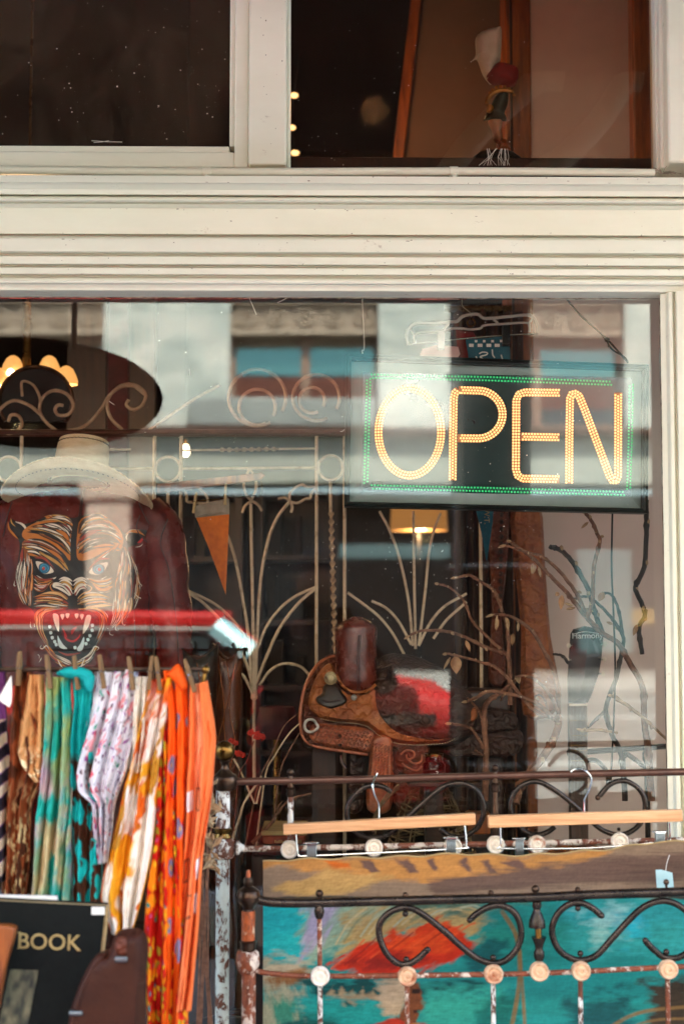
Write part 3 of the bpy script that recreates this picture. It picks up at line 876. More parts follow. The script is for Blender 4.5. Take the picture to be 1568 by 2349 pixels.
for (sy) in (1,):
    vs = [(cc.x - 2.95, cc.y - .74, cc.z + 1.1), (cc.x + 1.12, cc.y - .74, cc.z + 1.1), (cc.x + 1.12, cc.y + .74, cc.z + 1.1), (cc.x - 2.95, cc.y + .74, cc.z + 1.1),
          (cc.x + rx0, cc.y - .58, cc.z + 1.52), (cc.x + rx1, cc.y - .58, cc.z + 1.52), (cc.x + rx1, cc.y + .58, cc.z + 1.52), (cc.x + rx0, cc.y + .58, cc.z + 1.52)]
    cab.add(vs, [(0, 1, 2, 3), (4, 7, 6, 5), (0, 4, 5, 1), (1, 5, 6, 2), (2, 6, 7, 3), (3, 7, 4, 0)])
cab.build('cabin_glass', M['car_glass'], CAR, bevel=.03)
MB().box(cc.x + rx0 - .05, cc.x + rx1 + .06, cc.y - .6, cc.y + .6, cc.z + 1.515, cc.z + 1.63).build('roof_panel', M['car_red'], CAR, bevel=.04, seg=3)
for sy in (-1, 1):
    for xa, za, xb, zb_ in ((1.14, 1.16, rx1 + .03, 1.39), (-2.9, 1.05, rx0 - .02, 1.39), (-.7, 1.1, -.75, 1.39), (-1.75, 1.1, -1.75, 1.39)):
        MB().tube([(cc.x + xa, cc.y + sy * .75, cc.z + za), (cc.x + xb, cc.y + sy * .595, cc.z + zb_ + .14)], .075 if (xa > .5 and sy > 0) else .035, 8).build('pillar', M['sky_pillar'] if xa > .5 and sy > 0 else M['car_red'], CAR)  # front pillar facing the shop is thickened and coloured as the sky-lit windscreen
    for xw in (-2.05, 1.4):
        wc = Vector((cc.x + xw, cc.y + sy * .78, cc.z + .32))
        t = MB().lathe(wc, [(.22, -.1), (.3, -.1), (.32, -.07), (.32, .07), (.3, .1), (.22, .1)], 24, 'y').build('wheel', M['tyre'], CAR)
        MB().lathe(wc, [(.0, -.102), (.2, -.104), (.2, .104), (.0, .102)], 16, 'y').build('rim', M['chrome'], t)
    MB().ball((cc.x + 2.22, cc.y + sy * .62, cc.z + .86), .11, 10, (.7, 1.2, .8)).build('headlight', M['chrome'], CAR)
    MB().box(cc.x - 2.8, cc.x + 1.95, cc.y + sy * .865 - .012, cc.y + sy * .865 + .012, cc.z + .97, cc.z + 1.03).build('side_trim', M['chrome'], CAR)
    MB().ball((cc.x + .98, cc.y + sy * .9, cc.z + 1.16), .09, 8, (1, .9, .7)).build('wing_mirror', M['car_red'], CAR)
MB().tube([(cc.x + rx0, cc.y + .61, cc.z + 1.52), (cc.x + rx1, cc.y + .61, cc.z + 1.52)], .016, 6).build('drip_rail', M['signboard'], CAR)
MB().box(cc.x + 2.28, cc.x + 2.42, cc.y - .82, cc.y + .82, cc.z + .36, cc.z + .52).build('bumper', M['chrome'], CAR, bevel=.04)
MB().box(cc.x - 3.1, cc.x - 2.95, cc.y - .82, cc.y + .82, cc.z + .36, cc.z + .52).build('bumper', M['chrome'], CAR, bevel=.04)

# photographer, seen only as the dark shape in the glass
MAN = thing('person', 'person in dark coat holding up a camera, mirrored as dark shape in the glass', 'person', (-.035, -3.42, 0))
def skin_body(chains, name, m, parent, sub=2):
    off = WL[parent.name]
    vs, es, rs, idx = [], [], [], {}
    for ch in chains:
        prev = None
        for p, r in ch:
            key = tuple(round(c, 4) for c in p)
            if key not in idx: idx[key] = len(vs); vs.append(p); rs.append(r)
            if prev is not None: es.append((prev, idx[key]))
            prev = idx[key]
    me = bpy.data.meshes.new(name); me.from_pydata(vs, es, []); me.update()
    o = bpy.data.objects.new(name, me); col.objects.link(o); o.parent = parent; WL[o.name] = off
    o.modifiers.new('skin', 'SKIN')
    for v, r in zip(me.skin_vertices[0].data, rs): v.radius = (r if isinstance(r, tuple) else (r, r))
    me.skin_vertices[0].data[0].use_root = True
    s_ = o.modifiers.new('smooth', 'SUBSURF'); s_.levels = sub; s_.render_levels = sub
    me.materials.append(m)
    for p in me.polygons: p.use_smooth = True
    return o
pv, ch, nk, hd = (0, 0, .95), (0, 0, 1.28), (0, .02, 1.47), (0, .05, 1.6)
chains = [[((0, 0, .42), (.30, .17)), (pv, (.28, .15)), (ch, (.27, .15)), ((0, 0, 1.40), (.13, .09)), (nk, .06), (hd, (.085, .1)), ((0, .05, 1.70), (.075, .085))]]
for s_ in (-1, 1):
    chains.append([((0, 0, 1.40), (.13, .09)), ((.19 * s_, 0, 1.38), .062), ((.33 * s_, .06, 1.14), .06), ((.12 * s_, .27, 1.36), .04)])
    chains.append([((0, 0, .42), (.30, .17)), ((.1 * s_, 0, .36), .07), ((.12 * s_, -.02, .1), .045), ((.12 * s_, .12, .05), .04)])
skin_body(chains, 'body', M['coat'], MAN)
mc = WL[MAN.name]
MB().ball(mc + Vector((0, .06, 1.63)), .105, 14, (.86, .95, 1.2)).build('head', M['face'], MAN)
MB().ball(mc + Vector((0, .035, 1.67)), .115, 14, (.92, .98, 1.1)).build('hair', M['hair'], MAN)
for s_ in (-1, 1):
    hc = mc + Vector((.085 * s_, .285, 1.42))
    hm = MB().ball(hc, .042, 10, (.7, .8, 1.1))
    for k in range(4):
        b0 = hc + Vector((0, .02, .02 - .02 * k))
        hm.tube([b0, b0 + Vector((-.03 * s_, .025, .002)), b0 + Vector((-.055 * s_, .012, 0))], [.009, .008, .006], 6)
    hm.tube([hc + Vector((0, -.02, .02)), hc + Vector((-.03 * s_, -.035, .03))], [.011, .008], 6)
    hm.build('hand', M['face'], MAN)
CM = thing('camera', 'black camera held up by the person mirrored in the glass', 'camera', (.05, -3.13, 1.46))
MB().box(-.02, .12, -3.16, -3.1, 1.43, 1.52).build('camera_body', M['black'], CM, bevel=.008)
MB().lathe((.05, -3.1, 1.475), [(.03, 0), (.035, .01), (.035, .045)], 16, 'y').build('lens_barrel', M['black'], CM)

# oval board hung outside under the awning edge: the glass mirrors it as a dark shape
OY = -1.25
def mir(px, py):
    p = P(px, py, -OY); return Vector((p.x, OY, p.z))
oc = (mir(352, 895) + mir(-240, 880)) / 2; oa = (mir(352, 895).x - mir(-240, 880).x) / 2; ob = (mir(50, 766).z - mir(50, 1003).z) / 2
OS = thing('oval_board', 'dark oval board hanging on a rod over the pavement, mirrored at the upper left', 'hanging sign', oc)
def oval(k, y): return [Vector((oc.x + oa * k * math.cos(t), y, oc.z + ob * k * math.sin(t) - .02 * math.cos(t))) for t in np.linspace(0, 2 * math.pi, 65)[:-1]]
mb = MB(); o1, o2 = oval(1, OY), oval(1, OY - .025)
mb.add(o1 + o2, [tuple(range(64)), tuple(reversed(range(64, 128)))] + [(i, (i + 1) % 64, 64 + (i + 1) % 64, 64 + i) for i in range(64)])
mb.build('board', M['coat'], OS)
MB().tube(oval(1.0, OY - .012), .016, 6, closed=True).build('rim', M['coat'], OS)
MB().tube([mir(155, 785), Vector((mir(155, 785).x, OY, 2.86))], .009, 8).build('hanging_rod', M['coat'], OS)
# timber panelling at the back of the shop behind the lamps
for a, b, m in ((150, 240, 'dark_wood'), (243, 290, 'maroon'), (293, 352, 'dark_wood')):
    MB().box(PX(a, 2.2), PX(b, 2.2), 2.2, 2.25, .02, 2.75).build('room_panel', M[m], SHOP, flat=True)

# bent bars added to mirror as pale bands in the transom, below the awning
for pts in (((1305, 60), (1255, 110), (1190, 195), (1115, 265), (1060, 330), (1015, 400)), ((1490, 60), (1455, 150), (1395, 240), (1320, 320), (1230, 380))):
    w = [P(x, y, .6) for x, y in pts]; w = [Vector((p.x, -.6, min(p.z, 2.915))) for p in w]
    MB().tube(smooth(w, 6), .034, 10).build('added_bent_arm', M['cream'], SHOP)
# ------------------------------------------------------------------ lamps that are lit inside the shop
def point(loc, power, c=(1, .62, .3), r=.04):
    l = bpy.data.lights.new('lamp_light', 'POINT'); l.energy = power; l.color = c; l.shadow_soft_size = r
    o = bpy.data.objects.new('lamp_light', l); col.objects.link(o); o.location = loc
    o['kind'] = 'helper'
    return o

# small chandelier with amber tulip shades
CY = 1.05
CH = thing('chandelier', 'small chandelier with lit amber glass shades above the black scrollwork', 'chandelier', P(60, 900, CY))
hub = P(60, 905, CY)
MB().lathe(hub, [(.004, .28), (.012, .26), (.012, .05), (.03, .03), (.035, 0), (.02, -.03), (.004, -.05)], 14).build('stem', M['brass'], CH)
MB().tube([hub + Vector((0, 0, .28)), Vector((hub.x, hub.y, 4.2))], .004, 6).build('chain', M['brass'], CH)
for i, (px, py, dy) in enumerate(((30, 838, .0), (113, 838, .03), (152, 862, -.05), (-5, 866, -.05))):
    c = P(px, py, CY + dy)
    s = SC(CY)
    sh = MB().lathe(c, [(26 * s, -20 * s), (27 * s, -12 * s), (22 * s, 2 * s), (15 * s, 16 * s), (7 * s, 22 * s), (3 * s, 23 * s)], 16)
    g = sh.build('lamp_shade', M['lamp_glass'], CH)
    MB().ball(c + Vector((0, -.026, -20 * s)), 9.5 * s, 10, (1, 1, 1.15)).build('bulb', M['bulb'], g)
    mid = (hub + c) / 2 + Vector((0, 0, -.05))
    MB().tube(smooth([hub, mid, c + Vector((0, 0, 24 * s))], 6), .004, 6).build('arm', M['brass'], CH)
point(hub + Vector((0, -.05, -.08)), 1.6)

# pendant bulb over the pennant and lamps deeper in the shop
b = P(426, 1028, 1.7)
PB = thing('pendant_bulb', 'single bare lit bulb hanging over the orange pennant', 'light bulb', b)
s = SC(1.7)
MB().lathe(b, [(3 * s, -20 * s), (8 * s, -15 * s), (9.5 * s, -8 * s), (7 * s, 2 * s), (5 * s, 8 * s)], 14).build('bulb', M['bulb'], PB)
MB().lathe(b, [(5 * s, 8.2 * s), (6 * s, 9 * s), (6 * s, 18 * s), (2 * s, 22 * s)], 12).build('socket', M['brass'], PB)
MB().tube([b + Vector((0, 0, 21 * s)), Vector((b.x, b.y, 4.2))], .003, 6).build('flex', M['black'], PB)
b = P(960, 1150, 4.4); s = SC(4.4)
FL = thing('floor_lamp', 'lit lamp with amber drum shade glowing below the open sign', 'lamp', (b.x, b.y, .02))
MB().lathe(b, [(66 * s, -68 * s), (60 * s, 60 * s)], 28).build('lamp_shade', M['lamp_dim'], FL)
MB().tube([b + Vector((0, 0, 40 * s)), Vector((b.x, b.y, .05))], .012, 8).build('pole', M['black'], FL)
MB().lathe((b.x, b.y, .02), [(.14, 0), (.14, .02), (.03, .04)], 20).build('base', M['brass'], FL)
point(b + Vector((0, -.05, -.18)), 1.2)
# warm light high inside, seen in the right transom
tp = P(668, 330, 1.9)
TL = thing('string_lights', 'short string of small lit bulbs behind the transom mullion', 'string lights', tp)
MB().tube(smooth([P(690, 120, 1.9), P(672, 220, 1.9), P(668, 290, 1.9), P(672, 350, 1.9), P(640, 420, 1.9)], 5), .003, 5).build('wire', M['black'], TL)
for px, py in ((674, 218), (668, 292), (676, 350)):
    MB().ball(P(px, py, 1.89), .012, 8, (1.3, 1, .8)).build('bulb', em('lit_dim_bulb', (1, .6, .25), .3), TL)
point(P(900, 250, 1.0) + Vector((-.05, 0, 0)), .35, (1, .5, .2))

# ------------------------------------------------------------------ iron screen standing in the window
SY = .66
SCN = thing('iron_screen', 'aged white wrought iron screen with rings, fans and scrolls behind the hat', 'iron screen', (P(560, 1500, SY).x, SY, .5))
iw = M['iron_white']
def wire(pts, r=.0042, name='rod', m=iw, z=None, Y=SY, sm=8, n=7, closed=False):
    w = [P(*(z(*p) if z else p), Y) for p in pts]
    return MB().tube(smooth(w, sm, closed) if sm else w, r, n, closed).build(name, m, SCN)
zbot = .5
def down(px, py0, name='upright', r=.0045, Y=SY):
    a = P(px, py0, Y); MB().tube([a, Vector((a.x, a.y, zbot))], r, 8).build(name, iw, SCN)
for px, t in ((-200, 1000), (50, 1000), (355, 1000), (416, 1000), (726, 1000), (790, 1000)): down(px, t)
MB().tube([P(-260, 991, SY), P(1250, 991, SY)], .0075, 8).build('top_bar', M['brownrail'], SCN)
MB().tube([P(-260, 997, SY + .02), P(1250, 997, SY + .02)], .006, 8).build('top_bar', M['brownrail'], SCN)
wire([(416, 1075), (726, 1073)], .0035, 'crossbar', sm=0)
wire([(50, 1075), (355, 1075)], .0035, 'crossbar', sm=0)
def twisted(a, b, turns, r, name='twisted_bar', m=M['twisted']):
    mb = MB(); n = turns * 8; d = (b - a); k = 0
    ax = d.normalized(); u = ax.orthogonal().normalized(); w = ax.cross(u)
    for i in range(n + 1):
        th = math.pi * i * turns / n; c = a + d * (i / n)
        for q, (su, sw) in enumerate(((1, .25), (-.2, 1), (-1, -.25), (.2, -1))):
            e = u * (math.cos(th) * su * r - math.sin(th) * sw * r * .45) + w * (math.sin(th) * su * r + math.cos(th) * sw * r * .45)
            mb.v.append(tuple(c + e))
    for i in range(n):
        for q in range(4):
            mb.f.append((i * 4 + q, i * 4 + (q + 1) % 4, (i + 1) * 4 + (q + 1) % 4, (i + 1) * 4 + q))
    mb.f += [(3, 2, 1, 0), tuple(n * 4 + q for q in range(4))]
    return mb.build(name, m, SCN)
wire([(416, 1033), (505, 1032)], .0028, 'crossbar', sm=0); wire([(640, 1030), (726, 1029)], .0028, 'crossbar', sm=0)
twisted(P(505, 1032, SY), P(640, 1030, SY), 8, .0062)
wire([(262, 1031), (300, 1031)], .0028, 'crossbar', sm=0); wire([(190, 1032), (262, 1031)], .004, 'crossbar', sm=0)
for px, py in ((385, 1076), (758, 1073), (20, 1076)):
    c = P(px, py, SY); rr = 28.5 * SC(SY)
    MB().tube([c + Vector((rr * math.cos(t), 0, rr * math.sin(t))) for t in np.linspace(0, 2 * math.pi, 33)[:-1]], .0036, 7, closed=True).build('ring', iw, SCN)
MB().tube([P(385, 1105, SY), P(386, 1190, SY)], .0042, 7).build('rod', iw, SCN)
MB().tube([P(758, 1102, SY), P(758, 1176, SY)], .0042, 7).build('rod', iw, SCN)
twisted(P(759, 1174, SY), P(768, 1500, SY), 17, .0078)
# fan of stems with tulip heads
def fan(dx, full=True):
    D = lambda pts: [(375.8 + x * .3 + dx, 1080.4 + y * .3) for x, y in pts]
    wire(D([(690, 1720), (685, 1400), (678, 1000), (670, 600), (665, 250)]), .0042, 'fan_stem')
    wire(D([(672, 1700), (650, 1300), (590, 900), (530, 620), (440, 400), (340, 250)]), .0042, 'fan_stem')
    wire(D([(700, 1700), (715, 1200), (745, 800), (800, 520), (870, 350), (960, 235)]), .0042, 'fan_stem')
    wire(D([(680, 1640), (620, 1450), (480, 1200), (300, 1010), (160, 915)]), .004, 'fan_stem')
    wire(D([(660, 1340), (560, 1180), (420, 1040), (280, 960), (165, 910)]), .0036, 'fan_stem')
    wire(D([(710, 1370), (790, 1180), (900, 1040), (1020, 950), (1170, 885)]), .0036, 'fan_stem')
    wire(D([(700, 1640), (760, 1480), (880, 1210), (1030, 1010), (1170, 890)]), .004, 'fan_stem')
    wire(D([(670, 1680), (600, 1560), (500, 1500), (400, 1480), (300, 1510), (220, 1610)]), .0038, 'fan_stem')
    wire(D([(730, 1640), (800, 1540), (880, 1485), (960, 1475), (1050, 1500), (1110, 1560)]), .0038, 'fan_stem')
    wire(D([(690, 1720), (688, 2000), (690, 2350)]), .0042, 'fan_stem')
    MB().lathe(P(375.8 + 690 * .3 + dx, 1080.4 + 1720 * .3, SY), [(.003, -.012), (.009, -.006), (.0085, .004), (.003, .02)], 10).build('fan_collar', iw, SCN)
    if not full: return
    tul = [(665, 225), (625, 170), (612, 90), (640, 20), (655, -20)]
    wire(D(tul), .0036, 'tulip'); wire(D([(665, 225), (700, 160), (705, 90), (680, 20), (655, -20)]), .0036, 'tulip')
    wire(D([(600, 320), (620, 270), (668, 235), (715, 255), (750, 305)]), .0036, 'tulip')
    wire(D([(335, 260), (330, 200), (290, 150), (240, 120), (200, 140), (150, 130)]), .0036, 'tulip')
    wire(D([(150, 140), (175, 190), (180, 235), (240, 240), (330, 265)]), .0036, 'tulip')
    wire(D([(250, 245), (330, 250), (410, 235)]), .0036, 'tulip'); wire(D([(330, 260), (320, 310), (335, 345)]), .0036, 'tulip')
    wire(D([(960, 235), (965, 170), (1010, 125), (1060, 105), (1085, 120), (1165, 125)]), .0036, 'tulip')
    wire(D([(965, 235), (1020, 245), (1080, 215), (1115, 210), (1130, 165), (1165, 130)]), .0036, 'tulip')
    wire(D([(870, 215), (920, 205), (965, 235)]), .0036, 'tulip'); wire(D([(970, 235), (980, 280), (972, 318)]), .0036, 'tulip')
fan(0)
# next panel of the screen to the right, half hidden by the sign
D8 = lambda pts: [((820 + x * .2551) * .9395, (1220 + y * .2551) * .9395) for x, y in pts]
for pts in ([(735, 1400), (690, 950), (600, 540), (510, 290), (415, 110)], [(760, 1430), (750, 900), (742, 400), (738, 110)], [(790, 1400), (850, 900), (890, 500), (940, 280), (1000, 130)],
            [(720, 1390), (600, 1170), (480, 1040), (340, 970)], [(650, 1480), (540, 1280), (420, 1130), (300, 1030), (110, 890)], [(790, 1400), (900, 1180), (1040, 1020), (1250, 900)], [(930, 1330), (1060, 1150), (1250, 980)]):
    wire(D8(pts), .0036, 'fan_stem')
down(1100, 1000)
# scroll crest above the bar
def scr(pts, r=.0045): wire(pts, r, 'scroll', m=M['twisted'])
ZA = lambda pts: [(x * .5093, 638.9 + y * .5093) for x, y in pts]
scr(ZA([(180, 610), (130, 570), (60, 550), (0, 590), (-20, 650), (10, 690), (60, 695), (98, 660), (85, 620), (50, 615), (38, 645)]))
scr(ZA([(260, 690), (210, 650), (180, 600), (190, 540), (240, 505), (300, 520), (330, 570), (310, 610), (265, 615), (248, 590), (262, 570), (285, 572)]))
scr(ZA([(260, 690), (340, 680), (400, 650), (460, 580), (490, 530), (540, 490), (600, 485), (650, 520)]))
scr(ZA([(550, 680), (500, 630), (483, 570), (500, 520), (550, 480), (610, 480), (655, 520), (640, 570), (600, 590), (570, 570), (580, 545)]))
scr(ZA([(175, 600), (180, 540), (150, 480), (100, 465), (100, 530)]), .0036)
scr(ZA([(660, 690), (760, 620), (880, 540), (990, 480)]), .0036)
for cxp, cyp, rp in ((590, 912, 66), (725, 912, 54), (590, 934, 42), (715, 918, 30)):
    c = P(cxp, cyp, SY + .01); s = SC(SY)
    MB().tube([c + Vector((rp * s * math.cos(t), 0, rp * s * math.sin(t))) for t in np.linspace(-.5, 5.2, 36)], .0045, 7).build('scroll', M['twisted'], SCN)
c = P(82, 920, SY + .05); s = SC(SY + .05)
DK = MB()
o1 = [c + Vector((84 * s * math.cos(t), 0, 80 * s * math.sin(t))) for t in np.linspace(-.62, 3.76, 40)]
DK.extrude([(p.x, p.z) for p in o1], SY + .05, SY + .08, 'y').build('backing_plate', M['black'], SCN)
MB().tube(o1, .0055, 7).build('arched_rim', M['bronze'], SCN)

# ------------------------------------------------------------------ leather jacket with a painted tiger
JY = .36
def jrow(py):
    rows = [1096, 1108, 1120, 1135, 1160, 1200, 1260, 1340, 1440, 1560, 1720]
    hw = [58, 72, 110, 165, 205, 212, 200, 186, 180, 178, 184]
    dp = [.02, .03, .045, .065, .085, .1, .11, .115, .115, .115, .12]
    return np.interp(py, rows, hw), np.interp(py, rows, dp)
jx0 = P(160, 1300, .26).x
def jsurf(px, py):
    """point of the jacket back for picture coordinates (measured on the plane y = .26)"""
    p = P(px, py, .26); hw, dp = jrow(py)
    u = min(.999, abs(p.x - jx0) / (hw * SC(.26)))
    y = JY - dp * (1 - u ** 2.7) ** (1 / 2.7)
    w = (fbm([p.x * 9 + 3], [p.z * 5], 3, 3)[0] - .5) * .03 + (fbm([p.x * 24 + p.z * 9], [p.z * 11], 8, 3)[0] - .5) * .016
    fold = .0035 * math.sin((p.x * 60 + p.z * 35)) * max(0, u - .45)
    return Vector((p.x, y + w + fold, p.z))
def jsurf_all(px, py):
    x, z = PV(px, py, .26); hw, dp = jrow(py)
    u = np.minimum(.999, np.abs(x - jx0) / (hw * SC(.26)))
    y = JY - dp * (1 - u ** 2.7) ** (1 / 2.7)
    w = (fbm(x * 9 + 3, z * 5, 3, 3) - .5) * .03 + (fbm(x * 24 + z * 9, z * 11, 8, 3) - .5) * .016
    return np.stack([x, y + w + .0035 * np.sin(x * 60 + z * 35) * np.maximum(0, u - .45), z], -1)
JK = thing('leather_jacket', 'oxblood leather jacket with a snarling tiger face painted on the back', 'jacket', (jx0, JY, .5))
rows = np.linspace(1096, 1720, 110); g = []
for py in rows:
    hw, _ = jrow(py); uu = np.sin(np.linspace(-math.pi / 2, math.pi / 2, 80))
    g.append([jsurf(160 + u * hw * .999, py) for u in uu])
mb = MB().grid(np.array(g))
mb.build('torso', M['leather_red'], JK)
bk = np.array(g); bk[:, :, 1] = JY + (JY - bk[:, :, 1]) * .8 + .002
MB().grid(bk).build('front_panel', M['leather_red'], JK)
def sleeve(pts, r, seed):
    c = smooth([P(px, py, y) for px, py, y in pts], 16); mb = MB().tube(c, r, 24)
    out = []
    for v in mb.v:
        w = (fbm([v[0] * 22 + v[2] * 14], [v[2] * 20], seed, 3)[0] - .5) * .02
        out.append((v[0] + w * .8, v[1] + w, v[2]))
    mb.v = out
    return mb.build('sleeve', M['leather_red'], JK)
sleeve([(335, 1165, .34), (362, 1210, .335), (380, 1300, .33), (394, 1420, .32), (404, 1540, .31), (408, 1700, .31)], [.045, .056, .05, .046, .041, .036], 21)
sleeve([(-20, 1165, .34), (-50, 1230, .335), (-62, 1300, .33), (-68, 1420, .32), (-72, 1540, .31), (-72, 1700, .31)], [.045, .055, .05, .045, .04, .036], 33)
def seam(pts, r=.0013, eps=.0008):
    w = [jsurf(*p) + Vector((0, -eps, 0)) for p in [(q.x, q.z) for q in smooth([Vector((x, 0, y)) for x, y in pts], 8)]]
    MB().tube(w, r, 5).build('seam', M['seam'], JK)
seam([(183, 1100), (182, 1140), (181, 1190)]); seam([(186, 1100), (185, 1190)])
seam([(313, 1150), (330, 1185), (352, 1220), (368, 1240)]); seam([(20, 1150), (12, 1190), (2, 1230)])
seam([(318, 1150), (345, 1163), (366, 1170)]); seam([(300, 1300), (306, 1420), (308, 1540)]); seam([(318, 1180), (312, 1215), (340, 1250)])
sp = MB().tube(smooth([P(385, 1190, .278), P(368, 1245, .268), P(388, 1310, .27), P(404, 1420, .27), P(412, 1550, .265)], 10), .0013, 5)
sp.build('seam', M['seam'], JK)
# collar
cl = MB(); gg = []
for i, py in enumerate(np.linspace(1085, 1120, 8)):
    gg.append([Vector((jx0 + .085 * (1 + i * .035) * math.cos(t), JY - .02 - .07 * (1 + i * .05) * math.sin(t), P(160, py, .3).z)) for t in np.linspace(0, math.pi, 24)])
cl.grid(np.array(gg)).build('collar', M['leather_red'], JK)
# paint, stroke by stroke, laid on the hide
pal = {'k': (.006, .005, .005), 'o': S('#c8782a'), 'd': S('#8a4a1c'), 'w': S('#ece6d4'), 'r': S('#9c3420'), 'y': S('#c99a4a'), 'b': S('#2f8fb5'), 'n': S('#0d3c58'), 'c': S('#cfe6e6'), 'm': S('#4a0a10'), 's': S('#c01818'), 'g': S('#e8b878')}
CELL = 3.6
TX0, TY0, TW, TH = 40, 395, 412, 450
tx_, ty_ = np.meshgrid(TX0 + CELL * np.arange(TW), TY0 + CELL * np.arange(TH))
timg = np.zeros((TH, TW, 3)); talpha = np.zeros((TH, TW))
def _lay(sl, m, c):
    v = np.array(pal[c]) * (1 + .25 * (vn(tx_[sl] * .02, ty_[sl] * .02, 3) - .5))[..., None]
    timg[sl] = timg[sl] * (1 - m[..., None]) + v * m[..., None]; talpha[sl] = np.maximum(talpha[sl], m)
def _slice(xs, ys, pad):
    i0, i1 = int((min(ys) - pad - TY0) / CELL), int((max(ys) + pad - TY0) / CELL) + 2; j0, j1 = int((min(xs) - pad - TX0) / CELL), int((max(xs) + pad - TX0) / CELL) + 2
    return (slice(max(0, i0), min(TH, max(0, i1))), slice(max(0, j0), min(TW, max(0, j1))))
def stroke(c, pts, w, taper=(.12, .05), e=None):
    """one tapering brush stroke"""
    q = np.array([(p.x, p.z) for p in smooth([Vector((x, 0, y)) for x, y in pts], 9)]); n = len(q); t = np.arange(n) / (n - 1)
    r = w * 1.12 / 2 * np.maximum(np.where(t < .5, taper[0], taper[1]), np.sin(np.pi * np.minimum(1, t * .9 + .08)) ** .8)
    sl = _slice(q[:, 0], q[:, 1], w)
    if tx_[sl].size == 0: return
    d = (r - np.hypot(tx_[sl][..., None] - q[:, 0], ty_[sl][..., None] - q[:, 1])).max(-1)
    _lay(sl, np.clip(d / CELL + .5, 0, 1), c)
def blob(c, pts, n=4, e=None):
    q = [(p.x, p.z) for p in smooth([Vector((x, 0, y)) for x, y in pts], n, True)]; sl = _slice([p[0] for p in q], [p[1] for p in q], 6)
    X_, Y_ = tx_[sl], ty_[sl]; ins = np.zeros(X_.shape, bool); d = np.full(X_.shape, 1e9)
    for (x1, y1), (x2, y2) in zip(q, q[1:] + q[:1]):
        ins ^= ((y1 > Y_) != (y2 > Y_)) & (X_ < (x2 - x1) * (Y_ - y1) / (y2 - y1 + 1e-9) + x1)
        tt = np.clip(((X_ - x1) * (x2 - x1) + (Y_ - y1) * (y2 - y1)) / ((x2 - x1) ** 2 + (y2 - y1) ** 2 + 1e-9), 0, 1); d = np.minimum(d, np.hypot(X_ - x1 - tt * (x2 - x1), Y_ - y1 - tt * (y2 - y1)))
    _lay(sl, np.clip(np.where(ins, d, -d) / CELL + .5, 0, 1), c)
fr_ = random.Random(5)
def fur(A, B, n, w=14, ln=.42, cols='oodwwrkkkyd', jit=.05, lo=0., hi=1.):
    """strokes lying between two guide curves, running along them"""
    A = smooth([Vector((x, 0, y)) for x, y in A], 8); B = smooth([Vector((x, 0, y)) for x, y in B], 8)
    def at(C, t):
        f = max(0, min(.9999, t)) * (len(C) - 1); i = int(f); return C[i].lerp(C[min(i + 1, len(C) - 1)], f - i)
    n = int(n * .8); w *= 1.15; order = list(range(n)); fr_.shuffle(order)
    for i in order:
        s_ = (i + fr_.random()) / n; l = min(.95, ln * 1.25 * fr_.uniform(.6, 1.25)); t0 = fr_.uniform(lo, max(lo, hi - l))
        pts = []
        bow = fr_.uniform(-1, 1) * jit
        for k in range(4):
            t = t0 + l * k / 3; q = at(A, t).lerp(at(B, t), max(0, min(1, s_ + bow * math.sin(math.pi * k / 3)))); pts.append((q.x, q.z))
        c = fr_.choice(cols); ww = w * fr_.uniform(.75, 1.15)
        if c == 'k': stroke('k', pts, ww * 1.1); continue
        if c == 'w': stroke('k', [(x + 2, y + 3) for x, y in pts], ww * 1.15); stroke('w', pts, ww * .62); continue
        stroke('k', [(x + 2, y + 4) for x, y in pts], ww * 1.75); stroke(c, pts, ww * 1.15)
        if fr_.random() < .45: stroke('w' if fr_.random() < .7 else 'g', [(x - 2, y - ww * .32) for x, y in pts], ww * .36)
mx = lambda pts, c=745: [(2 * c - x, y) for x, y in pts]
# black ground of the head
blob('k', [(720, 470), (560, 425), (420, 470), (250, 530), (170, 510), (100, 480), (80, 560), (130, 650), (190, 720), (175, 900), (165, 1050), (190, 1200), (250, 1330), (330, 1400), (400, 1520), (440, 1680), (520, 1800), (620, 1900), (740, 1960),
           (860, 1910), (960, 1790), (1040, 1620), (1090, 1480), (1220, 1380), (1320, 1200), (1350, 1020), (1320, 860), (1290, 770), (1400, 730), (1470, 600), (1360, 585), (1250, 620), (1180, 530), (1040, 460), (900, 430), (800, 455)], 3)
# ears
stroke('o', [(70, 510), (80, 580), (130, 640), (180, 690)], 22); stroke('w', [(150, 510), (210, 530), (250, 570), (250, 600)], 22); stroke('y', [(95, 470), (110, 520), (150, 560)], 12)
for i in range(7): stroke('wyor'[i % 4], [(1262 + i * 6, 640 - i * 6), (1310 + i * 14, 595 + i * 4), (1400 + i * 8, 590 + i * 10)], 14)
stroke('s', [(1380, 720), (1410, 700), (1430, 660)], 24); stroke('w', [(1330, 770), (1400, 755), (1430, 725)], 10); stroke('w', [(1275, 700), (1270, 660), (1290, 620)], 14)
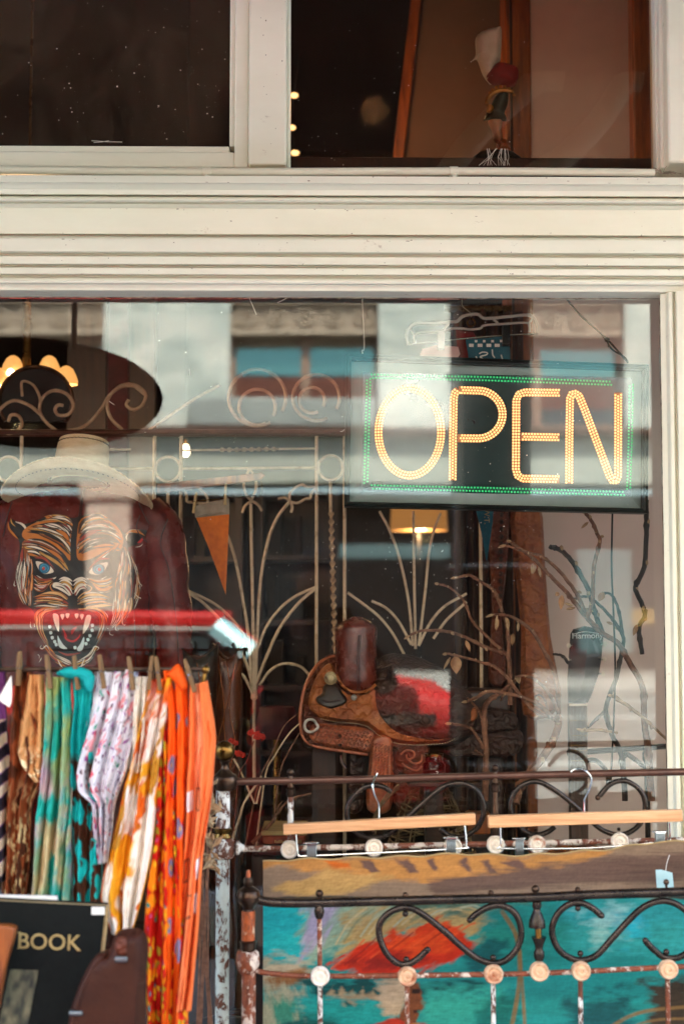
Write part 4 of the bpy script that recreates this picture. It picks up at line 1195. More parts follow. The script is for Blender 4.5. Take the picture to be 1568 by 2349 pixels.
# forehead, both halves
FL1 = [(735, 560), (650, 470), (540, 440), (440, 430)]; FL2 = [(735, 900), (640, 740), (420, 640), (210, 640)]
blob('o', [(720, 570), (600, 460), (450, 480), (260, 570), (220, 660), (330, 730), (480, 770), (640, 860), (730, 900), (735, 740)], 3)
fur(FL1, FL2, 60, 26, .42)
fur([(735, 520), (690, 480), (600, 450), (500, 440)], [(735, 640), (600, 520), (420, 520), (250, 580)], 22, 22, .5, 'wwoyrk')
blob('o', [(240, 700), (420, 760), (600, 850), (690, 960), (640, 1000), (520, 880), (340, 860), (230, 820)], 3)
fur([(215, 680), (420, 700), (620, 810), (730, 960)], [(220, 820), (360, 830), (560, 930), (690, 1050)], 44, 22, .4)
blob('o', [(800, 520), (900, 450), (1050, 480), (1180, 560), (1240, 680), (1210, 800), (1080, 800), (940, 880), (800, 900), (775, 760)], 3)
fur([(790, 620), (860, 480), (960, 440), (1080, 470)], [(780, 880), (900, 720), (1080, 620), (1240, 690)], 56, 26, .42, 'oodwwrkkky')
fur([(790, 640), (900, 560), (1080, 560), (1230, 660)], [(780, 900), (930, 800), (1090, 760), (1230, 800)], 46, 22, .4, 'oodwwrkkky')
fur([(1000, 900), (1090, 840), (1180, 760), (1230, 700)], [(800, 1040), (900, 960), (1000, 880), (1100, 800)], 30, 20, .45, 'odwwrkkk')
# cheeks and mane down both sides
blob('d', [(230, 760), (300, 860), (330, 1000), (330, 1200), (310, 1330), (240, 1250), (200, 1100), (200, 900)], 3)
fur([(215, 740), (195, 900), (175, 1080), (200, 1250), (260, 1380)], [(320, 840), (330, 1000), (320, 1180), (315, 1280), (320, 1370)], 56, 20, .28, 'oodwwrkkk')
fur([(195, 780), (165, 950), (165, 1100), (200, 1260), (270, 1390)], [(240, 800), (200, 950), (195, 1100), (225, 1240), (290, 1370)], 22, 11, .2, 'wwwyo')
blob('d', [(1240, 760), (1300, 850), (1320, 1000), (1300, 1200), (1250, 1330), (1200, 1300), (1180, 1150), (1200, 950)], 3)
fur([(1225, 720), (1215, 900), (1180, 1080), (1170, 1250), (1150, 1390)], [(1290, 820), (1330, 960), (1320, 1120), (1310, 1260), (1270, 1380)], 60, 20, .28, 'oodwwrkkk')
fur([(1290, 800), (1340, 950), (1360, 1080), (1350, 1220), (1300, 1400)], [(1310, 820), (1370, 980), (1395, 1120), (1390, 1260), (1330, 1440)], 24, 11, .2, 'wwwyo')
fur([(1150, 1280), (1140, 1400), (1130, 1500), (1090, 1600)], [(1330, 1250), (1310, 1400), (1240, 1530), (1130, 1620)], 40, 14, .4, 'wwwyoog')
for p in ([(1370, 1060), (1390, 1120), (1412, 1155), (1395, 1165)], [(1330, 1220), (1380, 1270), (1402, 1280), (1390, 1295)], [(1240, 1450), (1232, 1530), (1255, 1555), (1262, 1530)], [(1180, 1530), (1165, 1590), (1190, 1610), (1200, 1580)], [(1120, 1590), (1110, 1640), (1140, 1655), (1150, 1640)],
          [(160, 1070), (140, 1140), (150, 1160), (165, 1150)], [(320, 1480), (315, 1560), (335, 1590)], [(355, 1530), (362, 1585)], [(400, 1930), (420, 1900), (430, 1870)], [(385, 1850), (405, 1860), (400, 1900)]): stroke('w', p, 9)
# eyes
for ex, ey, flip in ((455, 985, 1), (1000, 995, -1)):
    F = lambda pts: [(ex + flip * x, ey + y) for x, y in pts]
    blob('k', F([(-115, -100), (0, -110), (120, -20), (130, 60), (0, 85), (-110, 40)]), 4)
    stroke('r', F([(-100, -110), (0, -100), (110, 10)]), 22)
    blob('w', F([(-92, -72), (-20, -62), (50, -32), (96, 30), (40, 52), (-20, 48), (-66, 0)]), 3)
    blob('n', F([(-66 + 66, -58), (50, -38), (60, 5), (30, 45), (-20, 48), (-58, 15), (-52, -38)]), 4)
    blob('b', F([(-2, -50), (40, -30), (50, 5), (24, 36), (-20, 38), (-48, 10), (-42, -32)]), 4)
    stroke('n', F([(-25, -20), (0, -34), (30, -10), (20, 22), (-12, 26), (-30, 5)]), 7)
    blob('s', F([(-14, -18), (4, -14), (6, 8), (-12, 16), (-26, 2)]), 4)
    stroke('g', F([(-18, -6), (-8, -10)]), 9)
    stroke('w', F([(-80, 70), (0, 110), (90, 100), (120, 84)]), 14)
    stroke('o', F([(-95, 90), (0, 130), (90, 125)]), 16)
fur([(560, 1080), (480, 1100), (400, 1090), (340, 1050)], [(500, 1150), (440, 1210), (380, 1210), (335, 1190)], 20, 18, .6, 'odwyrw')
fur([(890, 1080), (980, 1100), (1080, 1090), (1140, 1060)], [(960, 1150), (1020, 1220), (1100, 1220), (1150, 1190)], 20, 18, .6, 'odwygw')
# bridge and nose
blob('k', [(745, 480), (775, 700), (770, 1000), (850, 1060), (760, 1090), (650, 1060), (715, 1000), (715, 700)], 3)
for i in range(5):
    o_ = i * 26
    stroke('wwywr'[i], [(738, 1112 + o_ * 1.6), (700, 1090 + o_), (650, 1078 + o_ * .8), (600, 1095 + o_)], 20 - i)
    stroke('wwywr'[i], [(752, 1112 + o_ * 1.6), (790, 1092 + o_), (840, 1080 + o_ * .8), (890, 1100 + o_)], 20 - i)
blob('w', [(545, 1130), (600, 1125), (660, 1160), (715, 1230), (715, 1265), (660, 1230), (590, 1190), (540, 1170)], 3)
stroke('k', [(560, 1160), (640, 1180), (710, 1250)], 12); stroke('k', [(590, 1135), (660, 1165), (712, 1225)], 8)
stroke('w', [(770, 1220), (800, 1170), (850, 1150), (890, 1150)], 22); stroke('w', [(770, 1260), (820, 1190), (880, 1180)], 14); stroke('o', [(545, 1125), (515, 1160), (540, 1210), (620, 1230), (690, 1290), (700, 1340)], 12)
stroke('g', [(895, 1150), (935, 1180), (910, 1215), (850, 1235), (790, 1290), (775, 1340)], 12)
# muzzle
blob('k', [(700, 1260), (780, 1260), (790, 1330), (745, 1370), (690, 1330)], 4)
fur([(700, 1310), (600, 1240), (470, 1230), (345, 1260)], [(690, 1380), (590, 1390), (470, 1370), (345, 1380)], 34, 17, .5, 'oowwdyrkg')
fur([(775, 1310), (860, 1240), (1000, 1230), (1140, 1270)], [(790, 1380), (900, 1380), (1020, 1360), (1150, 1360)], 34, 17, .5, 'oowwdyrkg')
fur([(680, 1390), (560, 1410), (450, 1450), (440, 1600), (520, 1760)], [(640, 1400), (480, 1380), (370, 1440), (390, 1600), (490, 1800)], 44, 15, .35, 'ooowdyrg')
fur([(790, 1390), (920, 1410), (1010, 1470), (1000, 1620), (930, 1770)], [(830, 1390), (980, 1380), (1090, 1460), (1070, 1600), (980, 1790)], 44, 15, .35, 'ooowdyrg')
fur([(480, 1740), (560, 1840), (680, 1900), (740, 1930)], [(420, 1740), (520, 1880), (640, 1960), (740, 1990)], 26, 14, .4, 'wworyd')
fur([(960, 1760), (900, 1850), (820, 1900), (750, 1930)], [(1010, 1760), (930, 1900), (840, 1960), (750, 1990)], 26, 14, .4, 'wworyd')
for p in ([(430, 1750), (415, 1780), (440, 1790), (480, 1760), (520, 1830)], [(985, 1810), (1000, 1780), (960, 1770), (930, 1830), (880, 1880)], [(590, 1900), (620, 1960), (650, 1990)], [(860, 1890), (835, 1950), (830, 1975)]): stroke('w', p, 12)
# mouth
blob('k', [(480, 1480), (620, 1430), (745, 1440), (880, 1430), (1000, 1490), (1000, 1600), (930, 1740), (840, 1820), (745, 1835), (640, 1820), (560, 1740), (490, 1610)], 3)
blob('m', [(520, 1490), (640, 1450), (745, 1455), (860, 1450), (960, 1500), (940, 1600), (870, 1560), (745, 1540), (620, 1560), (550, 1600)], 3)
blob('m', [(640, 1560), (745, 1520), (840, 1560), (850, 1660), (790, 1720), (700, 1720), (640, 1660)], 3)
stroke('s', [(660, 1640), (680, 1690), (745, 1715), (800, 1680), (820, 1640)], 18); stroke('s', [(735, 1640), (750, 1600), (785, 1570)], 26); stroke('s', [(640, 1580), (670, 1640), (690, 1680)], 14)
stroke('r', [(600, 1820), (680, 1850), (745, 1845), (830, 1830)], 20)
for tri in ([(540, 1445), (580, 1440), (605, 1480), (602, 1620), (560, 1540)], [(930, 1470), (900, 1450), (870, 1480), (845, 1640), (900, 1570)]): blob('w', tri, 3)
for x, y, h in ((640, 1465, 55), (690, 1458, 45), (780, 1460, 45), (832, 1465, 55)): blob('w', [(x - 18, y - 20), (x + 18, y - 20), (x + 14, y + 10), (x, y + h * .6), (x - 14, y + 10)], 3)
for tri in ([(590, 1660), (610, 1690), (650, 1750), (690, 1790), (640, 1790), (600, 1760)], [(855, 1670), (860, 1720), (840, 1800), (800, 1815), (785, 1790), (820, 1740)]): blob('c', tri, 3)
for x, y in ((510, 1570), (520, 1630), (535, 1680), (560, 1720), (575, 1750), (940, 1555), (938, 1605), (915, 1660), (895, 1700), (875, 1740), (765, 1780)): blob('c', [(x - 14, y - 12), (x + 12, y - 16), (x + 16, y + 10), (x - 8, y + 16)], 3)
tp_ = jsurf_all(tx_ * .2277, 1080.4 + ty_ * .2277); tp_[..., 1] -= .0008
mb = MB(); idx = np.full((TH, TW), -1); on = talpha > .35
for i, j in zip(*np.nonzero(on)): idx[i, j] = len(mb.v); mb.v.append(tuple(tp_[i, j])); mb.c.append(tuple(timg[i, j]))
for i, j in zip(*np.nonzero(on[:-1, :-1] & on[1:, :-1] & on[:-1, 1:] & on[1:, 1:])): mb.f.append((idx[i, j], idx[i, j + 1], idx[i + 1, j + 1], idx[i + 1, j]))
mb.build('painted_tiger', vm('tiger_paint', .45, .1, 300, 0, .3), JK, label='snarling tiger face with blue eyes painted in orange, black and white')

# straw hat on top, tipped back
HC = P(181, 1110, .27)
HAT = thing('straw_hat', 'cream straw cowboy hat with dark woven edging above the tiger jacket', 'hat', HC)
tilt = Matrix.Rotation(R(-16), 4, 'X') @ Matrix.Rotation(R(3), 4, 'Y')
def hatp(r, a, dz=0):
    sR = 176 * SC(.2)
    x = r * sR * math.cos(a); y = r * sR * .80 * math.sin(a)
    k = max(0, (r - .42) / .58)
    z = -.034 * (abs(x) / sR) ** 2.2 * k - .010 * k + .018 * max(0, r - .88) / .12 * (abs(math.sin(a)) ** 2) + dz
    return HC + (tilt @ Vector((x, y, z)))
na = 72
def hring(r, dz): return [hatp(r, 2 * math.pi * j / na, dz) for j in range(na + 1)]
br = np.array([hring(r, .0) for r in np.linspace(.42, 1, 16)])
mb = MB().grid(br); b2 = br.copy(); b2[:, :, 2] += .004; mb.grid(b2[:, ::-1]); mb.build('brim', M['straw'], HAT)
cr = []
for t in np.linspace(0, 1, 14):
    rr = .37 - .045 * t ** 2 - (.36 * max(0, (t - .82) / .18) ** 2); zz = .112 * min(1, t * 1.12) - .012 * max(0, (t - .85) / .15)
    cr.append(hring(rr, zz))
MB().grid(np.array(cr)).build('crown', M['straw'], HAT)
for nm, r_, dz, w in (('woven_edge', .995, .002, .0042), ('brim_stitch', .82, -.0015, .0016), ('hat_band', .375, .010, .005), ('crown_stitch', .345, .096, .0025)):
    ring = [hatp(r_, 2 * math.pi * j / 220, dz + .0015 * math.sin(j * 2.1)) for j in range(221)]
    mb = MB()
    for j in range(0, 220, 2 if nm != 'brim_stitch' else 3): mb.tube([ring[j], ring[j + 1]], w * .55, 5)
    mb.build(nm, M['straw_dark'], HAT)
    if nm == 'woven_edge': MB().tube(ring[:-1], .0026, 6, closed=True).build('brim_cord', M['straw'], HAT)
# dress form holding both
DF = thing('dress_form', 'pale dress form inside the leather jacket holding up the hat', 'dress form', (jx0, JY + .03, .5))
c = WL[DF.name]
MB().lathe((jx0, JY + .03, P(181, 1120, JY).z), [(.05, -.03), (.045, 0), (.05, .02), (.04, .035), (.01, .04)], 20).build('neck', M['plaster'], DF)
MB().lathe((jx0, JY + .03, .5), [(.12, 0), (.12, .015), (.015, .03), (.012, P(181, 1120, JY).z - .5)], 18).build('stand', M['dark_wood'], DF)
# ------------------------------------------------------------------ the lit sign hanging inside the glass
GY = .10
SG = thing('open_sign', 'rectangular lit sign with amber OPEN letters and green border hanging in the window', 'sign', P(1135, 1000, GY))
def sg(x, y, d=0.0):
    """sign coordinates -> point; d stands proud of the face towards the street"""
    p = P(*Zsign(x, y), GY); p.y -= d; return p
fo = [(44, 340), (1405, 392), (1400, 1060), (36, 1030)]; fi = [(68, 369), (1380, 416), (1377, 1038), (61, 1007)]
mb = MB()
def ringed(A, dA, B, dB):
    k = len(mb.v)
    mb.v += [tuple(sg(*p, dA)) for p in A] + [tuple(sg(*p, dB)) for p in B]
    for i in range(4): mb.f.append((k + i, k + (i + 1) % 4, k + 4 + (i + 1) % 4, k + 4 + i))
mid = [tuple(np.array(a) * .45 + np.array(b) * .55) for a, b in zip(fo, fi)]
ringed(fo, -.03, fo, .012); ringed(fo, .012, mid, .016); ringed(mid, .016, mid, .012); ringed(mid, .012, fi, .010); ringed(fi, .010, fi, -.004)
mb.build('frame', M['black_metal'], SG, flat=True, bevel=.0008)
mb = MB(); k = 0
inner = [(120, 420), (1335, 445), (1330, 985), (112, 960)]
mb.v += [tuple(sg(*p, .0)) for p in inner]; mb.f.append((0, 1, 2, 3))
mb.v += [tuple(sg(*p, -.025)) for p in fo]; mb.f.append((7, 6, 5, 4))
for i in range(4): mb.f.append((i, 4 + i, 4 + (i + 1) % 4, (i + 1) % 4))
mb.build('face_panel', M['sign_face'], SG, flat=True)
mb = MB(); ringed(fi, -.010, [(122, 422), (1333, 447), (1328, 983), (114, 958)], .0012); mb.build('face_bevel', M['sign_edge'], SG, flat=True)
def dot(mb, x, y, r, d=.0006):
    c = sg(x, y, d); k = len(mb.v)
    for j in range(7):
        a = j * 6.2832 / 7; mb.v.append((c.x + r * math.cos(a), c.y, c.z + r * math.sin(a)))
    for j in range(7):
        a = j * 6.2832 / 7; mb.v.append((c.x + r * .6 * math.cos(a), c.y - r * .6, c.z + r * .6 * math.sin(a)))
    for j in range(7): mb.f.append((k + j, k + (j + 1) % 7, k + 7 + (j + 1) % 7, k + 7 + j))
    mb.f.append(tuple(k + 7 + j for j in range(7)))
def dots(mb, path, rows, gap, step, r):
    q = [Vector((x, y, 0)) for x, y in path]
    for ri in range(rows):
        o_ = (ri - (rows - 1) / 2) * gap; line = []
        for i, p in enumerate(q):
            a = q[max(0, i - 1)]; b = q[min(len(q) - 1, i + 1)]; d = (b - a).normalized(); line.append(p + Vector((-d.y, d.x, 0)) * o_)
        acc = step * (.5 if ri % 2 else 0)
        for i in range(len(line) - 1):
            L = (line[i + 1] - line[i]).length; t = acc
            while t < L:
                p = line[i].lerp(line[i + 1], t / L if L else 0); dot(mb, p.x, p.y, r); t += step
            acc = t - L
def ell(cx, cy, rx, ry, a0, a1, n=60): return [(cx + rx * math.cos(R(a0 + (a1 - a0) * i / n)), cy + ry * math.sin(R(a0 + (a1 - a0) * i / n))) for i in range(n + 1)]
LR = 5.0 * .5087 * SC(GY)
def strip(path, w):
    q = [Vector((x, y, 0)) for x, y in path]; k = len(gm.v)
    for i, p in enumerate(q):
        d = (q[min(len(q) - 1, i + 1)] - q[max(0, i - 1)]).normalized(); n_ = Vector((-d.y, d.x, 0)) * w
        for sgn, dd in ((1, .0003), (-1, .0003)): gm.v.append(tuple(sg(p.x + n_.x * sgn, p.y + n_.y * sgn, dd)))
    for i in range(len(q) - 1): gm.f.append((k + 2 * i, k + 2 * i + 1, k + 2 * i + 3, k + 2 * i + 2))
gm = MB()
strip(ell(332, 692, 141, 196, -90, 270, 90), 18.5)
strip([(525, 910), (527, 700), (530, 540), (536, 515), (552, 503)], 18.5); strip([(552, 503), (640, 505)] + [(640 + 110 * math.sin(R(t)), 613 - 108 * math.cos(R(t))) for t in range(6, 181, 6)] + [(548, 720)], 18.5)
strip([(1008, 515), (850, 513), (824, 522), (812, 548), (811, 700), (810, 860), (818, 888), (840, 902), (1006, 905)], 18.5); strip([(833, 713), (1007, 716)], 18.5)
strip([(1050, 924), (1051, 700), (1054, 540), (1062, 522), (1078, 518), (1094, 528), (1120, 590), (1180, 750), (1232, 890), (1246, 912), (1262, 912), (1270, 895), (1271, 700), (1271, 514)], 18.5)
gm.build('letter_halo', M['led_glow'], SG, flat=True)  # glowing strip added as the halo round the dots
lp = dict(rows=3, gap=12.8, step=13.2, r=LR)
mb = MB(); dots(mb, ell(332, 692, 141, 196, -90, 269.5, 120), **lp); mb.build('letter_o', M['led_amber'], SG, flat=True, kind='stuff')
mb = MB(); dots(mb, [(525, 905), (527, 700), (530, 540), (536, 515), (552, 503)], **lp)
dots(mb, [(566, 503), (640, 505)] + [(640 + 110 * math.sin(R(t)), 613 - 108 * math.cos(R(t))) for t in range(6, 181, 6)] + [(560, 720)], **lp)
mb.build('letter_p', M['led_amber'], SG, flat=True, kind='stuff')
mb = MB(); dots(mb, [(1004, 515), (850, 513), (824, 522), (812, 548), (811, 700), (810, 860), (818, 888), (840, 902), (1002, 905)], **lp); dots(mb, [(842, 713), (1003, 716)], **lp)
mb.build('letter_e', M['led_amber'], SG, flat=True, kind='stuff')
mb = MB(); dots(mb, [(1050, 920), (1051, 700), (1054, 540), (1062, 522), (1078, 518), (1094, 528), (1120, 590), (1180, 750), (1232, 890), (1246, 912), (1262, 912), (1270, 895), (1271, 700), (1271, 518)], **lp)
mb.build('letter_n', M['led_amber'], SG, flat=True, kind='stuff')
mb = MB(); gl = dict(rows=2, gap=15, step=14.5, r=LR * .92)
dots(mb, [(160, 440), (700, 452), (1240, 472)], **gl); dots(mb, [(160, 940), (700, 952), (1300, 970)], **gl)
dots(mb, [(147, 452), (140, 700), (134, 925)], **gl); dots(mb, [(1330, 478), (1326, 720), (1318, 955)], **gl)
mb.build('border_lights', M['led_green'], SG, flat=True, kind='stuff')
# its hanging cord, knotted, and the flex below
MB().tube(smooth([P(1283, 665, GY + .01), P(1330, 722, GY + .01), P(1390, 776, GY + .01), P(1440, 832, GY + .01)], 6), .0022, 6) \
    .tube(smooth([P(1388, 774, GY + .006), P(1402, 800, GY + .005), P(1430, 818, GY + .005), P(1440, 830, GY + .008)], 6), .002, 6) \
    .ball(P(1391, 778, GY + .01), .0062, 8).tube([P(1391, 778, GY), P(1382, 772, GY)], .002, 5).tube([P(1393, 780, GY), P(1396, 796, GY)], .002, 5).build('hanging_cord', M['black'], SG)
MB().tube(smooth([P(836, 822, GY + .01), P(830, 804, GY + .01), P(835, 790, GY + .012), P(829, 660, GY + .02)], 5), .0016, 5).build('hanging_cord', M['clear'], SG)
MB().tube(smooth([P(1404, 1170, GY + .03), P(1402, 1300, GY + .03), P(1406, 1400, GY + .04), P(1410, 1560, GY + .05), P(1400, 1800, GY + .06)], 6), .0022, 6).build('power_cord', M['black'], SG)

# ------------------------------------------------------------------ hanger, cloths and pennants inside
HY = .32
zc = lambda x, y: ((960 + x * .2551) * .9395, (700 + y * .2551) * .9395)
HG = thing('clear_hanger', 'clear plastic clip hanger holding a teal printed cloth above the open sign', 'hanger', P(1080, 740, HY))
def hw(pts, r=.003, nm='hanger_bar', m='clear', Y=HY): MB().tube(smooth([P(*zc(*p), Y) for p in pts], 6), r, 7).build(nm, M[m], HG)
hw([(650, 20), (655, 130), (660, 185), (735, 250), (742, 290)], .0016, 'hook', 'steel')
hw([(140, 560), (125, 470), (150, 400), (220, 350), (400, 350), (560, 335), (610, 330), (660, 285), (740, 265), (810, 265), (860, 300), (950, 300), (1100, 285), (1280, 270), (1340, 300), (1370, 370), (1380, 450)], .004)
hw([(205, 540), (200, 470), (260, 440), (480, 425), (560, 400), (660, 400), (740, 408), (830, 398), (870, 370), (1050, 355), (1270, 345), (1300, 380), (1300, 430)], .003)
hw([(140, 550), (430, 522), (740, 490), (1060, 465), (1380, 448)], .0018, 'trouser_bar', 'steel')
hw([(945, 302), (1010, 358)], .003); hw([(540, 335), (480, 410)], .003); hw([(160, 405), (205, 470)], .0025); hw([(1335, 300), (1285, 355)], .0025)
c = P(*zc(742, 345), HY); MB().tube([c + Vector((.009 * math.cos(t), -.002, .009 * math.sin(t))) for t in np.linspace(0, 6.28, 17)[:-1]], .0022, 6, closed=True).build('swivel_ring', M['brass'], HG)
for x0, x1, y0, y1 in ((1045, 1115, 370, 560), (425, 490, 420, 590)):
    a, b = P(*zc(x0, y0), HY - .012), P(*zc(x1, y1), HY - .012)
    m_ = MB().box(a.x, b.x, HY - .014, HY + .01, b.z, a.z)
    for i in range(5):
        xx = a.x + (b.x - a.x) * (.2 + .15 * i); m_.box(xx, xx + .0014, HY - .0155, HY - .0138, b.z + (a.z - b.z) * .45, a.z - .001)
    m_.build('clip', M['black_metal'] if x0 > 900 else M['clear'], HG, bevel=.0006)
def sheet(pts, z, Y, name, m, parent, th=.0015, wave=.004):
    w = [P(*z(*p), Y) for p in pts]
    mb = pillow([v for v in w], th, .004, lambda x, zz: wave * np.sin(x * 90 + zz * 20), 2)
    return mb.build(name, m, parent)
TC = thing('printed_cloth', 'teal cloth with white square print and script hanging from the clear hanger', 'cloth', P(1120, 800, HY))
sheet([(690, 505), (870, 490), (1045, 475), (1110, 480), (1115, 690), (1000, 800), (740, 800), (720, 690)], zc, HY + .004, 'cloth', M['teal_cloth'], TC)
mb = MB()
for x, y, w, h in ((745, 560, 44, 30), (828, 560, 46, 30), (912, 560, 46, 30), (992, 560, 48, 30), (790, 520, 24, 22), (868, 520, 24, 22), (948, 520, 26, 22), (1030, 518, 24, 22)):
    a, b = P(*zc(x - w / 2, y - h / 2), HY - .006), P(*zc(x + w / 2, y + h / 2), HY - .006); mb.box(a.x, b.x, HY - .0062, HY - .0052, b.z, a.z)
for pts in ([(820, 640), (850, 625), (895, 630), (890, 650), (830, 668), (860, 690)], [(945, 600), (950, 650), (970, 680)], [(1030, 650), (1042, 690)], [(790, 665), (800, 690)]):
    mb.tube(smooth([P(*zc(*p), HY - .0055) for p in pts], 5), .0016, 5)
mb.build('white_print', M['print_white'], TC, flat=True)
RC = thing('red_cloth', 'red folded cloth behind the teal printed cloth', 'cloth', P(1060, 790, HY + .05))
sheet([(600, 410), (760, 430), (800, 490), (760, 560), (740, 680), (700, 800), (600, 780), (610, 600)], zc, HY + .05, 'cloth', M['red_cloth'], RC, .006, .006)
PC = thing('pink_cloth', 'pale pink cloth hanging at the left end of the clear hanger', 'cloth', P(1000, 800, HY + .02))
sheet([(280, 590), (420, 560), (620, 570), (640, 640), (600, 700), (560, 860), (300, 860), (255, 650)], zc, HY + .03, 'cloth', M['pink_cloth'], PC, .004, .006)

# wooden hanger with the orange pennant
WHY = .5
WH = thing('wooden_hanger', 'sloping wooden trouser hanger holding the orange pennant', 'hanger', P(500, 1090, WHY))
a, b = P(360, 1112, WHY), P(608, 1090, WHY)
MB().extrude([(a.x, a.z), (a.x, a.z - .022), (b.x - .01, b.z - .012), (b.x, b.z), (b.x - .01, b.z + .006), (a.x, a.z + .002)], WHY - .006, WHY + .006, 'y').build('hanger_bar', M['orange_wood'], WH, bevel=.002)
MB().tube(smooth([P(598, 1098, WHY), P(600, 1128, WHY), P(580, 1137, WHY), P(440, 1150, WHY)], 6), .0016, 6).build('wire', M['brass'], WH)
PN = thing('orange_pennant', 'orange felt pennant with grey header hanging by two clothes pegs', 'pennant', P(487, 1150, WHY - .01))
zs_ = Zscreen
sheet([(243, 350), (498, 325), (490, 560), (472, 945), (420, 800), (330, 560)], zs_, WHY - .012, 'pennant_cloth', M['orange_felt'], PN, .0012, .004)
sheet([(228, 268), (498, 205), (500, 330), (240, 358)], zs_, WHY - .0125, 'pennant_header', M['grey_felt'], PN, .0015, .004)
PEG0 = None
def make_peg(loc, label, group, tilt=0.0, roll=0.0, size=1.0, m='peg'):
    t = thing('clothes_peg', label, 'clothes peg', loc, group)
    for sy in (-1, 1):
        mb = MB()
        pr = [(-.003, .034), (.003, .034), (.0042, .01), (.004, -.02), (.0045, -.036), (-.0045, -.036), (-.004, -.02), (-.0042, .01)]
        pr = [(x * size, z * size) for x, z in pr]
        y0 = loc[1] + sy * .005 * size
        mb.extrude([(loc[0] + x, loc[2] + z) for x, z in pr], y0 - .0035 * size, y0 + .0035 * size, 'y')
        mb.build('peg_jaw', M[m], t, bevel=.0012 * size)
    MB().tube([(loc[0] + .006 * size * math.cos(a_), loc[1] + .010 * size * math.sin(a_), loc[2] + .003 * size * math.sin(a_ * 3)) for a_ in np.linspace(0, 6.28, 14)[:-1]], .0009 * size, 5, closed=True).build('peg_spring', M['steel'], t)
    t.rotation_euler = (tilt, roll, 0)
    return t
M['peg_pale'] = pm('pale_clothes_peg_wood', '#c9b27e', '#b39a66', scale=60, stretch=(1, 1, .2), rough=.6)
make_peg(P(447, 1152, WHY - .016), 'pale clothes peg on the left corner of the orange pennant', 'pegs on the orange pennant', 0, R(8), .75, 'peg_pale')
make_peg(P(517, 1133, WHY - .016), 'pale clothes peg on the right corner of the orange pennant', 'pegs on the orange pennant', 0, R(2), .75, 'peg_pale')
BP = thing('blue_pennant', 'small teal blue pennant with gold W.T. letters below the open sign', 'pennant', P(1112, 1180, .5))
zb = lambda x, y: ((820 + x * .2551) * .9395, (1220 + y * .2551) * .9395)
sheet([(1330, 60), (1510, 60), (1500, 200), (1445, 580), (1435, 580), (1390, 320)], zb, .5, 'pennant_cloth', M['teal_felt'], BP, .0012, .002)
mb = text_into(MB(), '.W.T.', upright(*zb(1418, 70), .4955, R(90)), 72 * .2551 * SC(.5) * .9395, .0004)
mb.build('pennant_lettering', M['gold_print'], BP, flat=True)

# ------------------------------------------------------------------ the western saddle
def so(pts, Y, n=5): return smooth([P(*Zsad(*p), Y) for p in pts], n, True)
sx0, sz0 = P(*Zsad(700, 750), .4).x, P(*Zsad(700, 620), .4).z
SD = thing('western_saddle', 'tooled brown leather western saddle with silver conchos behind the bed rail', 'saddle', (sx0, .42, .5))
barrel = lambda x, z: .9 * np.clip(z - (sz0 - .10), 0, .5) ** 2 * 3.0 + .55 * np.clip(sx0 - .08 - x, 0, .4) ** 2
pillow(so([(335, 435), (240, 470), (165, 550), (115, 660), (90, 790), (84, 900), (105, 1000), (160, 1060), (260, 1085), (400, 1105), (560, 1128), (700, 1120), (760, 1000), (700, 760), (560, 600)], .44), .022, .012, barrel).build('skirt', M['saddle_brown'], SD)
pillow(so([(200, 905), (330, 915), (480, 925), (600, 960), (600, 1060), (560, 1100), (400, 1075), (250, 1050), (165, 1010), (160, 940)], .418), .006, .006, barrel).build('skirt_panel', M['weave'], SD)
wv = MB()
for i in range(16):
    for j in range(6):
        zx, zy = 185 + i * 27 + (j % 2) * 13, 922 + j * 30 + (i * 3.4)
        if zy > 1072 + (zx - 200) * .10 or zx > 585 or (zx < 215 and zy > 1025): continue
        p = P(*Zsad(zx, zy), .412); p.y += float(barrel(np.array([p.x]), np.array([p.z]))[0])
        s = SC(.41) * .33
        for q_ in (-1, 0, 1):
            a_ = .5 if (i + j) % 2 else -.5
            ox, oz = q_ * 8.5 * s * math.sin(a_), q_ * 8.5 * s * math.cos(a_)
            c_ = p + Vector((ox, 0, oz)); k = len(wv.v); dx, dz = 14 * s * math.cos(a_), -14 * s * math.sin(a_); ex, ez = 4 * s * math.sin(a_), 4 * s * math.cos(a_)
            wv.v += [(c_.x - dx, p.y, c_.z - dz), (c_.x - ex, p.y, c_.z - ez), (c_.x + dx, p.y, c_.z + dz), (c_.x + ex, p.y, c_.z + ez), (c_.x, p.y - .0055, c_.z)]
            wv.f += [(k, k + 1, k + 4), (k + 1, k + 2, k + 4), (k + 2, k + 3, k + 4), (k + 3, k, k + 4)]
wv.build('basket_stamping', M['weave'], SD, kind='stuff', flat=True)
ed = [(335, 440), (240, 478), (172, 555), (122, 665), (97, 790), (92, 900), (112, 995), (168, 1050), (262, 1075), (400, 1096), (560, 1118)]
e3 = [v + Vector((0, float(barrel(np.array([v.x]), np.array([v.z]))[0]), 0)) for v in smooth([P(*Zsad(*p), .425) for p in ed], 6)]
MB().tube(e3, .0045, 8).build('skirt_binding', M['weave'], SD)
